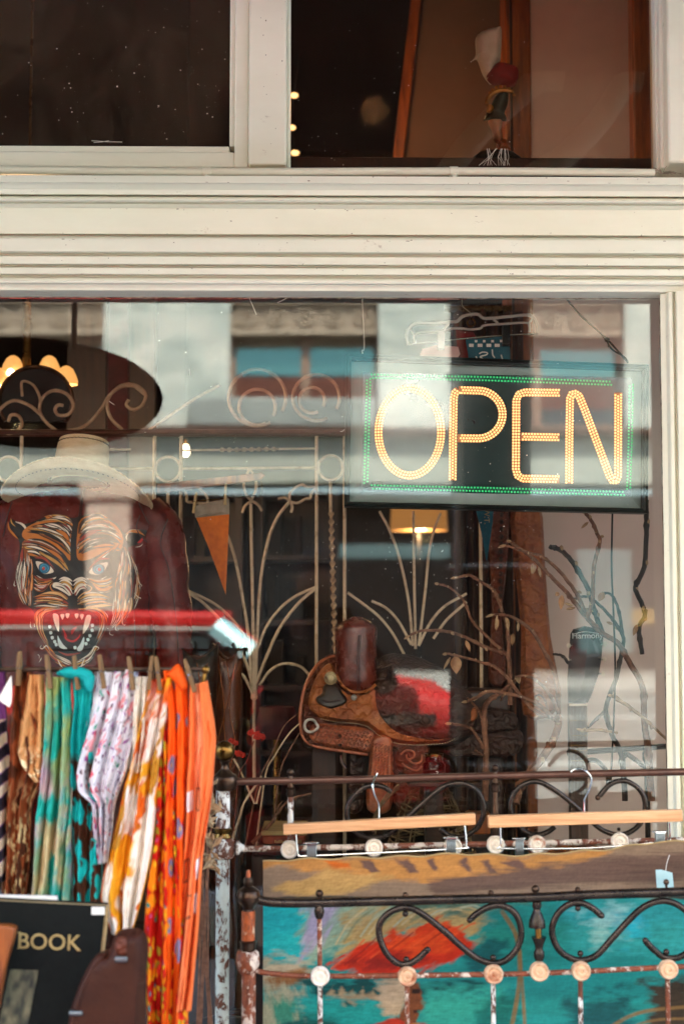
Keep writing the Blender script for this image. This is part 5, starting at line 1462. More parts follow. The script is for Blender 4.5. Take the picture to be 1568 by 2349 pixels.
# seat, cantle and jockeys
pillow(so([(560, 560), (700, 430), (900, 440), (1080, 520), (1230, 640), (1330, 800), (1300, 960), (1150, 1060), (900, 1060), (680, 990), (560, 800)], .43), .05, .05, barrel).build('seat', M['saddle_dark'], SD)
pillow(so([(315, 490), (250, 520), (190, 610), (152, 730), (165, 820), (235, 870), (350, 895), (470, 903), (560, 925), (640, 985), (740, 1035), (860, 1052), (1000, 1050), (1130, 1030), (1230, 960), (1320, 870), (1310, 790), (1230, 800), (1100, 800), (900, 790), (760, 760), (690, 700), (620, 640), (520, 675), (420, 660), (360, 590)], .405), .016, .012, barrel).build('seat_jockey', M['saddle_tan'], SD)
pillow(so([(1100, 880), (1240, 800), (1400, 790), (1580, 830), (1600, 930), (1500, 960), (1300, 965), (1150, 960)], .45), .014, .012, barrel).build('rear_jockey', M['saddle_dark'], SD)
pillow(so([(1100, 970), (1300, 960), (1600, 940), (1640, 1050), (1560, 1130), (1300, 1140), (1120, 1120)], .455), .012, .012, barrel).build('rear_skirt', M['saddle_dark'], SD)
# tall padded swell
sw = MB(); prof = []
cx_, cb, ct = 487, 700, 178
for i in range(26):
    t = i / 25; zy = cb + (ct - cb) * t
    w = 145 * (1 - max(0, (t - .86) / .14) ** 2.2 * .55) * (1 - max(0, (.22 - t) / .22) ** 2 * .45); prof.append((zy, w, -6 * math.sin(t * 3)))
g = []
for zy, w, ox in prof:
    row = []
    for j in range(37):
        a = 2 * math.pi * j / 36; q = P(*Zsad(cx_ + ox + w * math.copysign(abs(math.cos(a)) ** .85, math.cos(a)), zy), .40)
        n_ = (fbm([q.x * 40], [q.z * 40], 4, 2)[0] - .5) * .004
        row.append(Vector((q.x, .42 - math.sin(a) * w * .33 * SC(.4) * .95 + n_, q.z)))
    g.append(row)
top = np.array(g[-1]).mean(0)
g.append([Vector(v) * .45 + Vector(top) * .55 + Vector((0, 0, .006)) for v in g[-1]]); g.append([Vector(top) + Vector((0, 0, .007))] * 37)
sw.grid(np.array(g)).build('swell', M['saddle_red'], SD)
for off in (0, 14):
    MB().tube(smooth([P(*Zsad(500 + off, 285), .372), P(*Zsad(492 + off, 400), .358), P(*Zsad(490 + off, 540), .358), P(*Zsad(492 + off, 672), .372)], 8), .0012, 5).build('swell_seam', M['seam'], SD)
MB().tube(smooth([P(*Zsad(*p), .385) for p in ((345, 560), (380, 630), (430, 672), (500, 685), (570, 670), (618, 630))], 6), .0035, 7).build('swell_binding', M['saddle_tan'], SD)
# hardware
def concho(zx, zy, r, m, nm, Y):
    p = P(*Zsad(zx, zy), Y); s = SC(Y) * .33 * r
    mb = MB().lathe(p, [(s, .004), (s, -.001), (s * .86, -.003), (s * .8, -.0015), (s * .62, -.002), (s * .55, -.0045), (s * .2, -.006), (s * .05, -.0062)], 24, 'y')
    for k in range(14):
        a = k * 6.283 / 14; mb.ball(p + Vector((s * .72 * math.cos(a), -.0025, s * .72 * math.sin(a))), s * .11, 5)
    return mb.build(nm, m, SD)
M['pewter'] = pm('worn_pewter', '#c2b085', '#7d6f52', scale=60, rough=.35, metal=.3, bump=.4, bscale=200)
pillow(so([(262, 640), (330, 625), (370, 650), (385, 690), (415, 730), (405, 765), (330, 795), (290, 797), (215, 765), (205, 725), (245, 695)], .388), .010, .008, barrel).build('latigo_keeper', M['leather_black'], SD)
MB().tube(smooth([P(*Zsad(*p), .379) for p in ((245, 735), (300, 748), (385, 736))], 5), .0018, 5).build('keeper_slot', M['seam'], SD)
concho(304, 588, 46, M['pewter'], 'concho', .384); concho(467, 722, 20, M['ringmetal'], 'concho', .385)
MB().tube(smooth([P(*Zsad(*p), .405) for p in ((185, 880), (150, 876), (125, 905), (130, 945), (160, 963), (200, 950), (216, 925), (205, 905))], 5, True), .0034, 7, closed=True).build('dee_ring', M['ringmetal'], SD)
concho(1385, 765, 32, M['leather_black'], 'concho', .44)
for p in ((367, 990), (370, 1055)): MB().ball(P(*Zsad(*p), .405), .0045, 8).build('skirt_stud', M['saddle_dark'], SD)
# stirrup leather, fender, strap
pillow(so([(600, 1010), (720, 1000), (740, 1200), (720, 1500), (560, 1500), (570, 1200)], .40), .010, .008).build('stirrup_leather', M['weave'], SD)
wv = MB()
for i in range(6):
    for j in range(13):
        p = P(*Zsad(598 + i * 22 - j * 1.2, 1045 + j * 22 + i * 4), .388); k = len(wv.v); s = SC(.39) * .33; a = .9
        dx, dz, ex, ez = 13 * s * math.cos(a), 13 * s * math.sin(a), 6 * s * math.sin(a), -6 * s * math.cos(a)
        wv.v += [(p.x - dx, p.y, p.z - dz), (p.x - ex, p.y, p.z - ez), (p.x + dx, p.y, p.z + dz), (p.x + ex, p.y, p.z + ez), (p.x, p.y - .0045, p.z)]
        wv.f += [(k, k + 1, k + 4), (k + 1, k + 2, k + 4), (k + 2, k + 3, k + 4), (k + 3, k, k + 4)]
wv.build('basket_stamping', M['weave'], SD, kind='stuff', flat=True)
pillow(so([(720, 1040), (860, 1030), (980, 1050), (990, 1200), (960, 1420), (860, 1520), (760, 1500), (715, 1250)], .415), .014, .012).build('fender', M['saddle_brown'], SD)
for r_ in range(3):
    MB().tube(smooth([P(*Zsad(*p), .398) for p in ((745 + r_ * 14, 1070), (715 + r_ * 16, 1150), (735 + r_ * 18, 1230), (810 + r_ * 8, 1280 - r_ * 8))], 6), .0018, 5).build('tooled_line', M['saddle_dark'], SD)
for pts in ([(790, 1120), (830, 1090), (880, 1100), (880, 1140), (840, 1150), (830, 1120)], [(840, 1150), (880, 1180), (930, 1170), (940, 1120)], [(800, 1180), (840, 1210), (900, 1230), (940, 1200)]):
    MB().tube(smooth([P(*Zsad(*p), .400) for p in pts], 6), .0022, 5).build('tooled_line', M['weave'], SD)
pillow(so([(435, 1135), (530, 1130), (545, 1300), (520, 1500), (430, 1500)], .45), .006, .006).build('cinch_strap', M['saddle_dark'], SD)
MB().tube(smooth([P(*Zsad(*p), .44) for p in ((375, 1125), (380, 1170), (400, 1200), (412, 1215))], 5), .004, 7).build('rigging_ring', M['steel'], SD)
# lacing of tiny stitches along the jockey edge
st = MB()
q = smooth([P(*Zsad(*p), .392) for p in ((235, 880), (350, 903), (470, 912), (560, 935), (640, 995), (740, 1045), (860, 1060), (1000, 1058), (1130, 1038), (1230, 968))], 14)
for i in range(0, len(q) - 1, 2):
    dy = float(barrel(np.array([q[i].x]), np.array([q[i].z]))[0]); st.tube([q[i] + Vector((0, dy, 0.003)), q[i + 1] + Vector((0, dy, .003))], .0008, 4)
st.build('edge_stitching', M['straw'], SD, kind='stuff')
# timber saddle stand
SS = thing('saddle_stand', 'dark timber stand under the western saddle', 'saddle stand', (sx0, .52, .5))
MB().box(sx0 - .2, sx0 + .3, .47, .57, sz0 - .16, sz0 - .02).build('beam', M['dark_wood'], SS, bevel=.01)
for xx in (sx0 - .15, sx0 + .25): MB().box(xx - .03, xx + .03, .49, .55, .5, sz0 - .161).build('leg', M['dark_wood'], SS, bevel=.004)

# ------------------------------------------------------------------ twigs in the window corner
def branch(name, label, limbs, buds, leaves, m, Y, group):
    c = P(*Zbr(*limbs[0][0][0]), Y); t = thing('dry_branch', label, 'dry branch', (c.x, c.y, .5), group)
    rr = random.Random(len(label))
    for pts, r0_, r1_, dy in limbs:
        w = [P(*Zbr(x, y), Y + dy + .02 * math.sin(i * 1.7 + x)) for i, (x, y) in enumerate(pts)]
        q = smooth(w, 7); q = [v + Vector((rr.uniform(-1, 1), rr.uniform(-1, 1), rr.uniform(-1, 1))) * .0007 for v in q]
        rad = [1.35 * (r0_ + (r1_ - r0_) * i / (len(q) - 1)) * (1.35 if i % 13 == 6 else 1) for i in range(len(q))]
        MB().tube(q, rad, 7).build('limb', m, t)
        kn = MB()
        for i in range(5, len(q) - 1, 8): kn.ball(q[i] + Vector((rr.uniform(-1, 1) * r1_, -r1_ * .5, rr.uniform(-1, 1) * r1_)), r1_ * 1.3, 6, (1, 1, 1.4))
        kn.build('twig_knots', M['bud'], t, kind='stuff')
    for x, y, a, l in buds:
        p = P(*Zbr(x, y), Y - .004); d = Vector((math.cos(R(a)), -.2, -math.sin(R(a)))) * l
        MB().tube([p, p + d * .3, p + d * .7, p + d], [.0012, .0036, .0032, .0008], 7).build('bud', M['bud'], t)
    for x, y, a, l, w in leaves:
        p = P(*Zbr(x, y), Y - .006); d = Vector((math.cos(R(a)), -.05, -math.sin(R(a)))).normalized(); u = Vector((d.z, .25, -d.x)).normalized()
        mb = MB(); n = 8; k = 0
        for i in range(n + 1):
            s = i / n; ww = w * math.sin(math.pi * s ** .8) * .5; o_ = p + d * (l * s) + Vector((0, .004 * math.sin(s * 3), 0))
            mb.v += [tuple(o_ - u * ww + Vector((0, -.003 * math.sin(math.pi * s), 0))), tuple(o_), tuple(o_ + u * ww + Vector((0, -.003 * math.sin(math.pi * s), 0)))]
        for i in range(n): mb.f += [(3 * i, 3 * i + 1, 3 * i + 4, 3 * i + 3), (3 * i + 1, 3 * i + 2, 3 * i + 5, 3 * i + 4)]
        o_ = mb.build('leaf', M['leaf_dry'], t); sm_ = o_.modifiers.new('thick', 'SOLIDIFY'); sm_.thickness = .0008
    return t
bg_ = 'dry budding branches in the window'
branch('b', 'curving brown branch with pale buds rising right of the saddle', [
    ([(600, 1720), (640, 1600), (760, 1450), (820, 1350), (850, 1250), (840, 1225)], .0075, .006, 0),
    ([(850, 1200), (845, 1080), (820, 950), (770, 850), (710, 745), (640, 680), (560, 640), (480, 635)], .0042, .0024, 0),
    ([(845, 1190), (800, 1090), (720, 1010), (660, 985), (600, 990)], .003, .002, -.01),
    ([(820, 1230), (720, 1190), (650, 1120), (550, 990), (480, 930), (400, 905), (290, 875), (215, 858)], .0036, .002, -.02),
    ([(810, 1225), (760, 1170), (650, 1110), (540, 1085), (450, 1075), (380, 1110), (330, 1135)], .0036, .0026, -.03),
    ([(790, 1180), (770, 1120), (740, 1095), (715, 1105)], .002, .0014, 0), ([(540, 1085), (530, 1105), (520, 1125)], .002, .0014, -.03)],
    [(480, 632, 160, .02), (500, 640, 100, .03), (545, 640, 80, .035), (620, 680, 95, .02), (600, 985, 60, .02), (625, 985, 90, .016), (335, 1130, 170, .016), (380, 1105, 150, .02), (400, 1095, 140, .02), (430, 1075, 150, .018), (215, 858, 170, .012), (230, 880, 120, .03), (720, 1100, 60, .012), (650, 1112, 30, .01)],
    [(262, 870, 88, .042, .026), (320, 780, 70, .03, .01), (500, 650, 95, .03, .01), (555, 650, 85, .03, .01)], M['twig'], .22, bg_)
branch('c', 'thin forked branch leaning over the saddle seat', [
    ([(430, 1700), (435, 1520), (435, 1400), (425, 1200), (450, 1130), (510, 1090), (570, 1040), (620, 1000)], .0058, .003, 0),
    ([(420, 1400), (380, 1330), (340, 1280), (240, 1258)], .003, .002, -.01), ([(412, 1225), (390, 1180), (330, 1110)], .0026, .0018, 0), ([(415, 1440), (370, 1410)], .002, .0014, 0)],
    [(240, 1258, 180, .016), (345, 1282, 30, .01), (430, 1480, 0, .01)], [], M['twig'], .27, bg_)
branch('d', 'slender branch with pale tip reaching left across the dark doorway', [
    ([(575, 1150), (570, 960), (560, 870), (520, 850), (430, 820), (330, 770), (230, 735), (90, 725), (0, 752)], .0045, .0022, 0),
    ([(520, 835), (420, 740), (355, 670), (310, 560), (230, 480), (165, 460)], .0028, .0018, -.02),
    ([(565, 900), (560, 740), (530, 620), (480, 500), (410, 450), (340, 410), (280, 420)], .0036, .0022, -.04)],
    [(165, 460, 190, .01), (280, 420, 170, .02), (340, 405, 150, .012), (0, 755, 150, .016), (235, 735, 40, .01), (430, 822, 60, .01)], [(590, 740, 95, .03, .012)], M['twig'], .30, bg_)
branch('e', 'tall branch with upright pale shoot in front of the guitar', [
    ([(1380, 1700), (1360, 1400), (1340, 1250), (1330, 1050), (1260, 920), (1190, 800), (1100, 740), (1010, 650), (930, 550), (870, 480), (780, 390), (700, 310), (580, 220)], .0062, .0026, 0),
    ([(1020, 660), (950, 510), (850, 380), (750, 300), (690, 285), (550, 240)], .0036, .002, -.02),
    ([(1015, 655), (1045, 540), (1050, 370), (1085, 220), (1070, 170), (1040, 100), (1005, 55)], .0036, .003, -.03)],
    [(580, 220, 200, .012), (550, 235, 160, .02), (1020, 105, 140, .022), (1005, 50, 190, .014), (720, 350, 110, .022), (700, 350, 95, .02), (735, 360, 80, .024), (930, 585, 200, .02), (945, 595, 170, .022), (1000, 600, 20, .02), (960, 500, 30, .01), (1090, 185, 10, .008)],
    [(870, 520, 95, .036, .014), (855, 510, 150, .012, .01), (705, 340, 100, .02, .009)], M['twig'], .24, bg_)
branch('f', 'dark bare branch forking behind the tall pale shoot', [
    ([(1230, 1700), (1210, 1450), (1160, 1330), (1120, 1180), (1180, 1000), (1210, 850), (1220, 760), (1150, 650), (1060, 560), (1000, 530), (940, 545)], .0052, .002, 0),
    ([(1100, 740), (1050, 600), (1020, 490), (940, 350), (870, 270), (800, 245)], .0046, .0042, .02),
    ([(1225, 790), (1190, 600), (1150, 520), (1100, 510)], .003, .002, .02), ([(1120, 1180), (1060, 1240), (1020, 1280)], .003, .002, 0), ([(905, 910), (870, 870), (820, 860)], .003, .002, .02)],
    [(1160, 690, 200, .016), (1170, 705, 30, .018)], [(1110, 505, 120, .026, .016)], M['twig_dark'], .32, bg_)
branch('g', 'short pale twig slanting down over the guitar neck', [
    ([(1480, 1360), (1350, 1240), (1250, 1160), (1160, 1100)], .0022, .0036, 0)], [(1160, 1100, 190, .012)], [], M['bud'], .2, bg_)
branch('h', 'short pale twig lying level across the guitar neck', [([(1190, 1312), (1080, 1296), (980, 1300)], .002, .003, 0)], [(985, 1300, 200, .014)], [], M['bud'], .2, bg_)
branch('i', 'dark crooked vine stem hanging at the right edge of the window', [
    ([(1350, -20), (1352, 150), (1340, 360), (1290, 480), (1330, 580), (1345, 640), (1310, 720), (1330, 860)], .0046, .004, 0)], [], [(1300, 690, 110, .03, .012)], M['twig_dark'], .4, bg_)
# straw and sticks low on the left
ZS = lambda x, y: ((500 + x * .2129) * .9395, (1580 + y * .2129) * .9395)
def stick(label, limbs, m, Y=.16, name='dry_stick'):
    c = P(*ZS(*limbs[0][0][0]), Y); t = thing(name, label, 'dry stick', (c.x, c.y, .5), 'dry sticks leaning behind the bed post')
    for pts, r0_, r1_ in limbs: MB().tube(smooth([P(*ZS(*p), Y) for p in pts], 7), [r0_, r1_], 7).build('stem', m, t)
stick('dry grass stalk leaning right, nearest the red flower', [([(420, 2500), (560, 1800), (640, 1480), (760, 1240), (900, 920), (1070, 760)], .0022, .0012)], M['twig'])
stick('pale dry stalk leaning right beside the saddle skirt', [([(560, 2500), (690, 1500), (800, 1250), (960, 1000), (1080, 880)], .0024, .0016)], M['iron_white'], .18)
stick('long dark stalk leaning right below the saddle skirt', [([(740, 2500), (850, 1500), (950, 1220), (1090, 980)], .0022, .0014)], M['twig'], .2)
stick('thick grey driftwood stick with a forked tip', [([(540, 2250), (640, 2150), (760, 2020), (840, 1900), (940, 1780), (1060, 1720), (1220, 1680)], .005, .002), ([(830, 1900), (850, 1820), (900, 1760)], .002, .001), ([(1030, 1760), (1080, 1700)], .0016, .001)], M['twig'], .10)
stick('forked grey stalk crossing behind the first bed post', [([(320, 2200), (400, 1950), (450, 1790), (580, 1590), (650, 1480)], .0036, .0024), ([(330, 1280), (420, 1450), (500, 1640), (570, 1800)], .0026, .0022), ([(590, 1800), (640, 1600)], .0024, .002)], M['iron_white'], .12)
for i, (fx_, fy_, w_, lab) in enumerate(((590, 1010, 108, 'largest dried red yarrow flower head between bed post and saddle'), (400, 1230, 62, 'small dried red yarrow flower head above the bed rail end'), (325, 1090, 58, 'dried crimson yarrow flower head half hidden by the brass ball'))):
    Y = .1 + .02 * i; c = P(*ZS(fx_, fy_ + 60), Y)
    t = thing('yarrow_flower', lab, 'dried flower', (c.x, c.y, .5), 'dried red yarrow flowers')
    MB().tube(smooth([P(*ZS(fx_ - 30, fy_ + 70), Y), P(*ZS(fx_ - 110, fy_ + 300), Y), P(*ZS(fx_ - 200, fy_ + 480), Y), P(*ZS(fx_ - 260, fy_ + 1100), Y)], 6), .0016, 6).build('stem', M['stem_red'], t)
    mb = MB(); rr = random.Random(i)
    for k in range(150):
        a, q = rr.random() * 6.28, rr.random() ** .5
        zx, zy = fx_ + w_ * q * math.cos(a), fy_ + w_ * .36 * q * math.sin(a) + .28 * w_ * q * math.cos(a) + rr.uniform(-14, 14)
        p = P(*ZS(zx, zy), Y); mb.ball(p + Vector((0, rr.uniform(-.012, .012), 0)), rr.uniform(.0012, .0024), 5)
    mb.build('flower_head', M['red_flower'], t, flat=True)

# ------------------------------------------------------------------ guitar leaning at the right
GTY = .5
GT = thing('guitar', 'black guitar headstock with cream tuner buttons and silver script behind the branches', 'guitar', (P(*Zbr(960, 1300), GTY).x, GTY, .5))
hs = [P(*Zbr(*p), GTY) for p in ((918, 745), (935, 718), (1000, 700), (1075, 715), (1106, 757), (1096, 880), (1082, 970), (1045, 1080), (1016, 1140), (905, 1140), (902, 1000), (908, 880))]
pillow(hs, .016, .004, None, 1).build('headstock', M['guitar'], GT)
a, b = P(*Zbr(905, 1141), GTY), P(*Zbr(1017, 1900), GTY)
nk = MB().box(a.x, b.x, GTY - .014, GTY + .012, .82, a.z).build('neck', M['fretboard'], GT, bevel=.003)
MB().box(a.x, b.x, GTY - .018, GTY - .0145, a.z - .006, a.z - .001).build('nut', M['pearl'], GT)
for y in (1240, 1325, 1382, 1412, 1470, 1530): 
    z_ = P(*Zbr(960, y), GTY).z; MB().box(a.x + .001, b.x - .001, GTY - .0158, GTY - .0142, z_, z_ + .0016).build('fret', M['brass'], GT)
for x in (925, 945, 965, 985, 1003):
    p0, p1 = P(*Zbr(x, 760), GTY - .018), P(*Zbr(x - 2, 1900), GTY - .018); MB().tube([Vector((p1.x, GTY - .0175, a.z - .002)), Vector((p1.x, GTY - .0175, .82))], .0004, 4).build('guitar_string', M['steel'], GT)
for x, y in ((1114, 805), (1112, 892), (1104, 973), (908, 812), (900, 893)):
    p = P(*Zbr(x, y), GTY - .004); MB().ball(p, .0066, 10, (.8, .6, 1)).build('tuner_button', M['pearl'], GT)
    q = P(*Zbr(x + (-22 if x > 1000 else 22), y), GTY - .004); MB().tube([p, q], .0018, 6).build('tuner_shaft', M['steel'], GT)
mb = text_into(MB(), 'Harmony', upright(*Zbr(926, 772), GTY - .0185, R(-1)) @ Matrix.Shear('XZ', 4, (0, 0)), 47 * .4 * SC(GTY), .0005)
mb.tube(smooth([P(*Zbr(*p), GTY - .0185) for p in ((930, 748), (1000, 733), (1082, 744))], 5), .0008, 4)
mb.build('headstock_lettering', M['white'], GT, flat=True)
pillow([P(*Zbr(960 + 330 * math.cos(t) * (1 if math.sin(t) < .2 else .85), 2350 + 420 * math.sin(t)), GTY) for t in np.linspace(0, 2 * math.pi, 40)[:-1]], .08, .03, None, 1).build('guitar_body', M['orange_wood'], GT)

# music stand beside it
MS = thing('music_stand', 'black iron music stand at the lower right of the window', 'music stand', (P(1482, 1800, .62).x, .62, .5))
MB().tube([P(1482, 1690, .62), Vector((P(1482, 1690, .62).x, .62, .5))], .007, 8).build('post', M['black'], MS)
MB().ball(P(1482, 1692, .62), .009, 10).ball(P(1483, 1735, .62), .012, 10, (1, 1, 2)).build('finial', M['black'], MS)
MB().tube([P(1300, 1728, .62), P(1560, 1710, .62)], .007, 8).build('crossbar', M['black'], MS)
MB().tube(smooth([P(1430, 1738, .62), P(1440, 1732, .62), P(1490, 1770, .62)], 5), .006, 8).build('arm', M['darkiron'], MS)
MB().tube(smooth([P(*p, .62) for p in ((1310, 1790), (1335, 1752), (1365, 1745), (1390, 1770), (1395, 1800))], 6), .006, 8).build('hoop', M['black'], MS)

# ------------------------------------------------------------------ low down between rail and saddle
BKY = .30
WB = thing('wicker_cloche', 'grey wicker dome basket with open weave behind the left wooden hanger', 'basket', (P(985, 1900, BKY).x, BKY, .5))
bc = P(985, 1900, BKY)
def wrad(t): return .032 + .085 * t ** .8
zt_, zb__ = P(985, 1795, BKY).z, P(985, 1990, BKY).z
for k in range(14):
    a = k * 2 * math.pi / 14 + .1
    MB().tube([(bc.x + wrad(t) * math.cos(a), bc.y + wrad(t) * math.sin(a) * .8, zt_ + (zb__ - zt_) * t) for t in np.linspace(0, 1, 8)], .0024, 6).build('rib', M['wicker'], WB)
wk = MB(); rr = random.Random(2)
for i in range(17):
    t = (i // 2) * .125 + (i % 2) * .03 + .02
    if t > 1: break
    wk.tube([(bc.x + (wrad(t) + .0028 * math.cos(k * 7 + i * math.pi)) * math.cos(k * 2 * math.pi / 56 + .1), bc.y + (wrad(t) + .0028 * math.cos(k * 7 + i * math.pi)) * math.sin(k * 2 * math.pi / 56 + .1) * .8,
              zt_ + (zb__ - zt_) * t + rr.uniform(-.0012, .0012) + .004 * math.sin(k * .35 + i)) for k in range(56)], .0021, 5, closed=True)
wk.build('weave', M['wicker'], WB, kind='stuff')
hd = MB()
for o_ in (0, 1, 2):
    hd.tube(smooth([P(858 + o_ * 3, 1960, BKY - .03), P(862 + o_ * 3 * (1 - o_), 1880, BKY - .03), P(882 + o_ * 4, 1830, BKY - .03), P(915, 1800 + o_ * 4, BKY - .02)], 8), .0032, 6)
hd.build('twisted_handle', M['wicker'], WB)
JR = thing('glass_jar', 'small glass jar with red label and white number above the bed rail', 'jar', P(995, 1790, .2))
c = P(995, 1786, .2); s = SC(.2)
MB().lathe(c, [(24 * s, 0), (26 * s, 4 * s), (26 * s, 34 * s), (20 * s, 40 * s), (20 * s, 52 * s), (18 * s, 52 * s)], 20).build('jar_glass', M['jar'], JR)
MB().lathe(c, [(25.5 * s, 1 * s), (25.7 * s, 16 * s), (24 * s, 16.5 * s)], 20).build('label', M['red_cloth'], JR)
MB().lathe(c, [(19 * s, 50 * s), (21 * s, 50 * s), (21 * s, 56 * s), (4 * s, 57 * s)], 20).build('lid', M['brass'], JR)
text_into(MB(), '3', upright(997, 1782, .2 - 27 * s), 18 * s, .0005).build('number', M['white'], JR, flat=True)
JT = thing('jar_shelf', 'narrow dark shelf carrying the glass jar', 'shelf', (c.x, .26, .5))
MB().box(c.x - .06, c.x + .1, .14, .28, c.z - .012, c.z - .0005).build('board', M['dark_wood'], JT, bevel=.002)
MB().box(c.x - .02, c.x + .02, .2, .24, .5, c.z - .0125).build('leg', M['dark_wood'], JT)
# old books lying flat
for i, (x0, x1, y0, y1, m, lab) in enumerate(((600, 700, 1921, 1940, 'book_red', 'rust red old book lying on top, with faint gilt lettering on its spine'), (590, 705, 1945, 1966, 'maroon', 'dark maroon old book lying under the rust red one'))):
    a, b = P(x0, y0, .06 + .01 * i), P(x1, y1, .06)
    t = thing('old_book', lab, 'book', ((a.x + b.x) / 2, .14, b.z), 'old books lying in the window')
    MB().box(a.x, b.x, .075, .24, b.z, a.z).build('cover', M[m], t, bevel=.003)
    MB().box(a.x - .002, b.x + .003, .08, .235, a.z + .0005, a.z + .009).build('pages', M['page'], t) if i == 0 else None
    if i == 0:
        gl_ = MB()
        for k in range(13):
            q = P(x0 + 30 + k * 4.6 + (3 if k > 5 else 0), y1 - 6, .0745); gl_.box(q.x, q.x + .0022, .0742, .0752, q.z, q.z + .006 - .002 * (k % 3 == 1))
        gl_.build('gilt_lettering', M['gold_print'], t, flat=True)
BX = thing('book_crate', 'dark wooden box the old books lie on', 'box', (P(645, 1975, .16).x, .16, .5))
MB().box(P(575, 1970, .06).x, P(720, 1970, .06).x, .09, .26, .5, P(645, 1967, .06).z).build('crate_body', M['dark_wood'], BX, bevel=.004)
WP = thing('wooden_plank', 'short orange wooden box end between the two wooden hangers', 'box', (P(1140, 1900, .35).x, .35, .5))
a, b = P(1070, 1866, .35), P(1125, 1915, .35); MB().box(a.x, b.x, .35, .40, b.z, a.z).build('box_front', M['orange_wood'], WP, bevel=.004)
MB().box(a.x + .01, b.x - .01, .352, .398, .5, b.z - .001).build('box_foot', M['dark_wood'], WP)

# boots standing behind the scarves
def boot(px, pytop, w, lean, lab, m, Y):
    s = SC(Y); c = P(px, pytop, Y); t = thing('cowboy_boot', lab, 'boot', (c.x, Y, .5), 'dark cowboy boots in the window')
    g = []
    zb_ = .56
    for i, u in enumerate(np.linspace(0, 1, 18)):
        row = []
        for j in range(33):
            a = 2 * math.pi * j / 32; rr_ = w * s * (1 - .28 * math.sin(u * 2.2))
            ztop = c.z + .036 * (abs(math.cos(a)) ** 1.5 - .6) * (1 if True else 0)
            z_ = ztop + (zb_ - ztop) * u
            row.append(Vector((c.x + lean * u + rr_ * math.cos(a), Y + rr_ * .75 * math.sin(a), z_)))
        g.append(row)
    o_ = MB().grid(np.array(g)).build('shaft', m, t); so_ = o_.modifiers.new('thick', 'SOLIDIFY'); so_.thickness = .003
    MB().tube([v + Vector((0, 0, .001)) for v in g[0][:-1]], .0024, 6, closed=True).build('top_binding', M['bronze'], t)
    for dx in (-.35, 0, .35):
        MB().tube(smooth([Vector((c.x + dx * w * s, Y - w * s * .74, c.z - .03 - .01 * k + .0 * k - k * .05)) + Vector((.008 * math.sin(k * 2 + dx * 5), 0, 0)) for k in range(6)], 6), .0012, 5).build('shaft_stitch', M['saddle_tan'], t)
    fb = MB().ball((c.x + lean + .06, Y - .02, .545), .05, 14, (2.0, .85, .9)).build('foot', m, t)
    MB().box(c.x + lean - .05, c.x + lean + .16, Y - .05, Y + .03, .5, .512).build('sole', M['saddle_dark'], t, bevel=.004)
M['boot1'] = pm('black_boot_leather', (.01, .008, .007), (.02, .014, .011), scale=20, rough=.3, bump=.3, bscale=120)
M['boot2'] = pm('brown_boot_leather', '#3a1a0e', '#59301a', scale=20, rough=.35, bump=.3, bscale=120)
boot(455, 1490, 46, .0, 'black cowboy boot with pointed scalloped top, behind the orange scarf', M['boot1'], .30)
boot(522, 1492, 34, .0, 'taller dark brown cowboy boot with scalloped top, right of the black boot', M['boot2'], .36)
LS = thing('pleated_lampshade', 'dark maroon pleated lampshade low behind the iron fan', 'lampshade', (P(635, 1660, .9).x, .9, .5))
c = P(635, 1660, .9); s = SC(.9); g = []
for k in range(2):
    g.append([Vector((c.x + (34 + 16 * k + 1.6 * (j % 2)) * s * 1.1 * math.cos(j * math.pi / 30), .9 + (34 + 16 * k + 1.6 * (j % 2)) * s * math.sin(j * math.pi / 30), c.z + (38 - 70 * k) * s)) for j in range(61)])
o_ = MB().grid(np.array(g)).build('shade', M['maroon'], LS); o_.modifiers.new('thick', 'SOLIDIFY').thickness = .002
MB().lathe((c.x, .9, .5), [(.08, 0), (.08, .015), (.012, .03), (.012, c.z - .5 + .03)], 16).build('stand', M['brass'], LS)

# carved figure on the ledge of the right transom
fY = .16
FG = thing('carved_figurine', 'painted carved figurine with white cape, red collar and dark green tunic on the transom ledge', 'figurine', P(*Zfig(520, 2240), fY))
def fso(pts, y): return smooth([P(*Zfig(*p), y) for p in pts], 4, True)
pillow(fso([(240, 420), (350, 330), (500, 290), (605, 285), (612, 480), (600, 640), (590, 750), (520, 830), (470, 1080), (420, 1060), (340, 950), (260, 740), (185, 755), (240, 660)], fY), .03, .02).build('white_cape', M['plaster'] if False else pm('chalk_white_paint', '#d9d0c4', '#c4b8a8', scale=20, rough=.7), FG)
pillow(fso([(385, 980), (450, 880), (560, 790), (760, 830), (850, 900), (830, 1060), (760, 1130), (620, 1090), (480, 1090)], fY - .005), .032, .02).build('red_collar', M['red_cloth'], FG)
for k in range(9):
    a = math.pi * (.95 - .85 * k / 8); MB().ball(P(*Zfig(610 + 190 * math.cos(a), 1290 - 170 * math.sin(a)), fY - .03), .0042, 8).build('gold_bead', M['gold_paint'], FG)
MB().tube(smooth([P(*Zfig(*p), fY - .028) for p in ((400, 1370), (430, 1270), (520, 1190), (640, 1165), (740, 1180))], 6), .0055, 8).build('gold_trim', M['gold_paint'], FG)
pillow(fso([(560, 1230), (680, 1210), (710, 1290), (690, 1400), (650, 1500), (680, 1610), (560, 1600), (420, 1590), (350, 1610), (400, 1480), (480, 1340)], fY), .03, .018).build('tunic', M['green_dark'], FG)
pillow(fso([(410, 1390), (470, 1380), (500, 1430), (460, 1490), (400, 1480)], fY - .03), .008, .006).build('gold_sash', M['gold_paint'], FG)
pillow(fso([(420, 1610), (610, 1610), (615, 1750), (630, 1870), (590, 1930), (550, 1940), (500, 1880), (470, 1750)], fY), .024, .014).build('leg', M['skin'], FG)
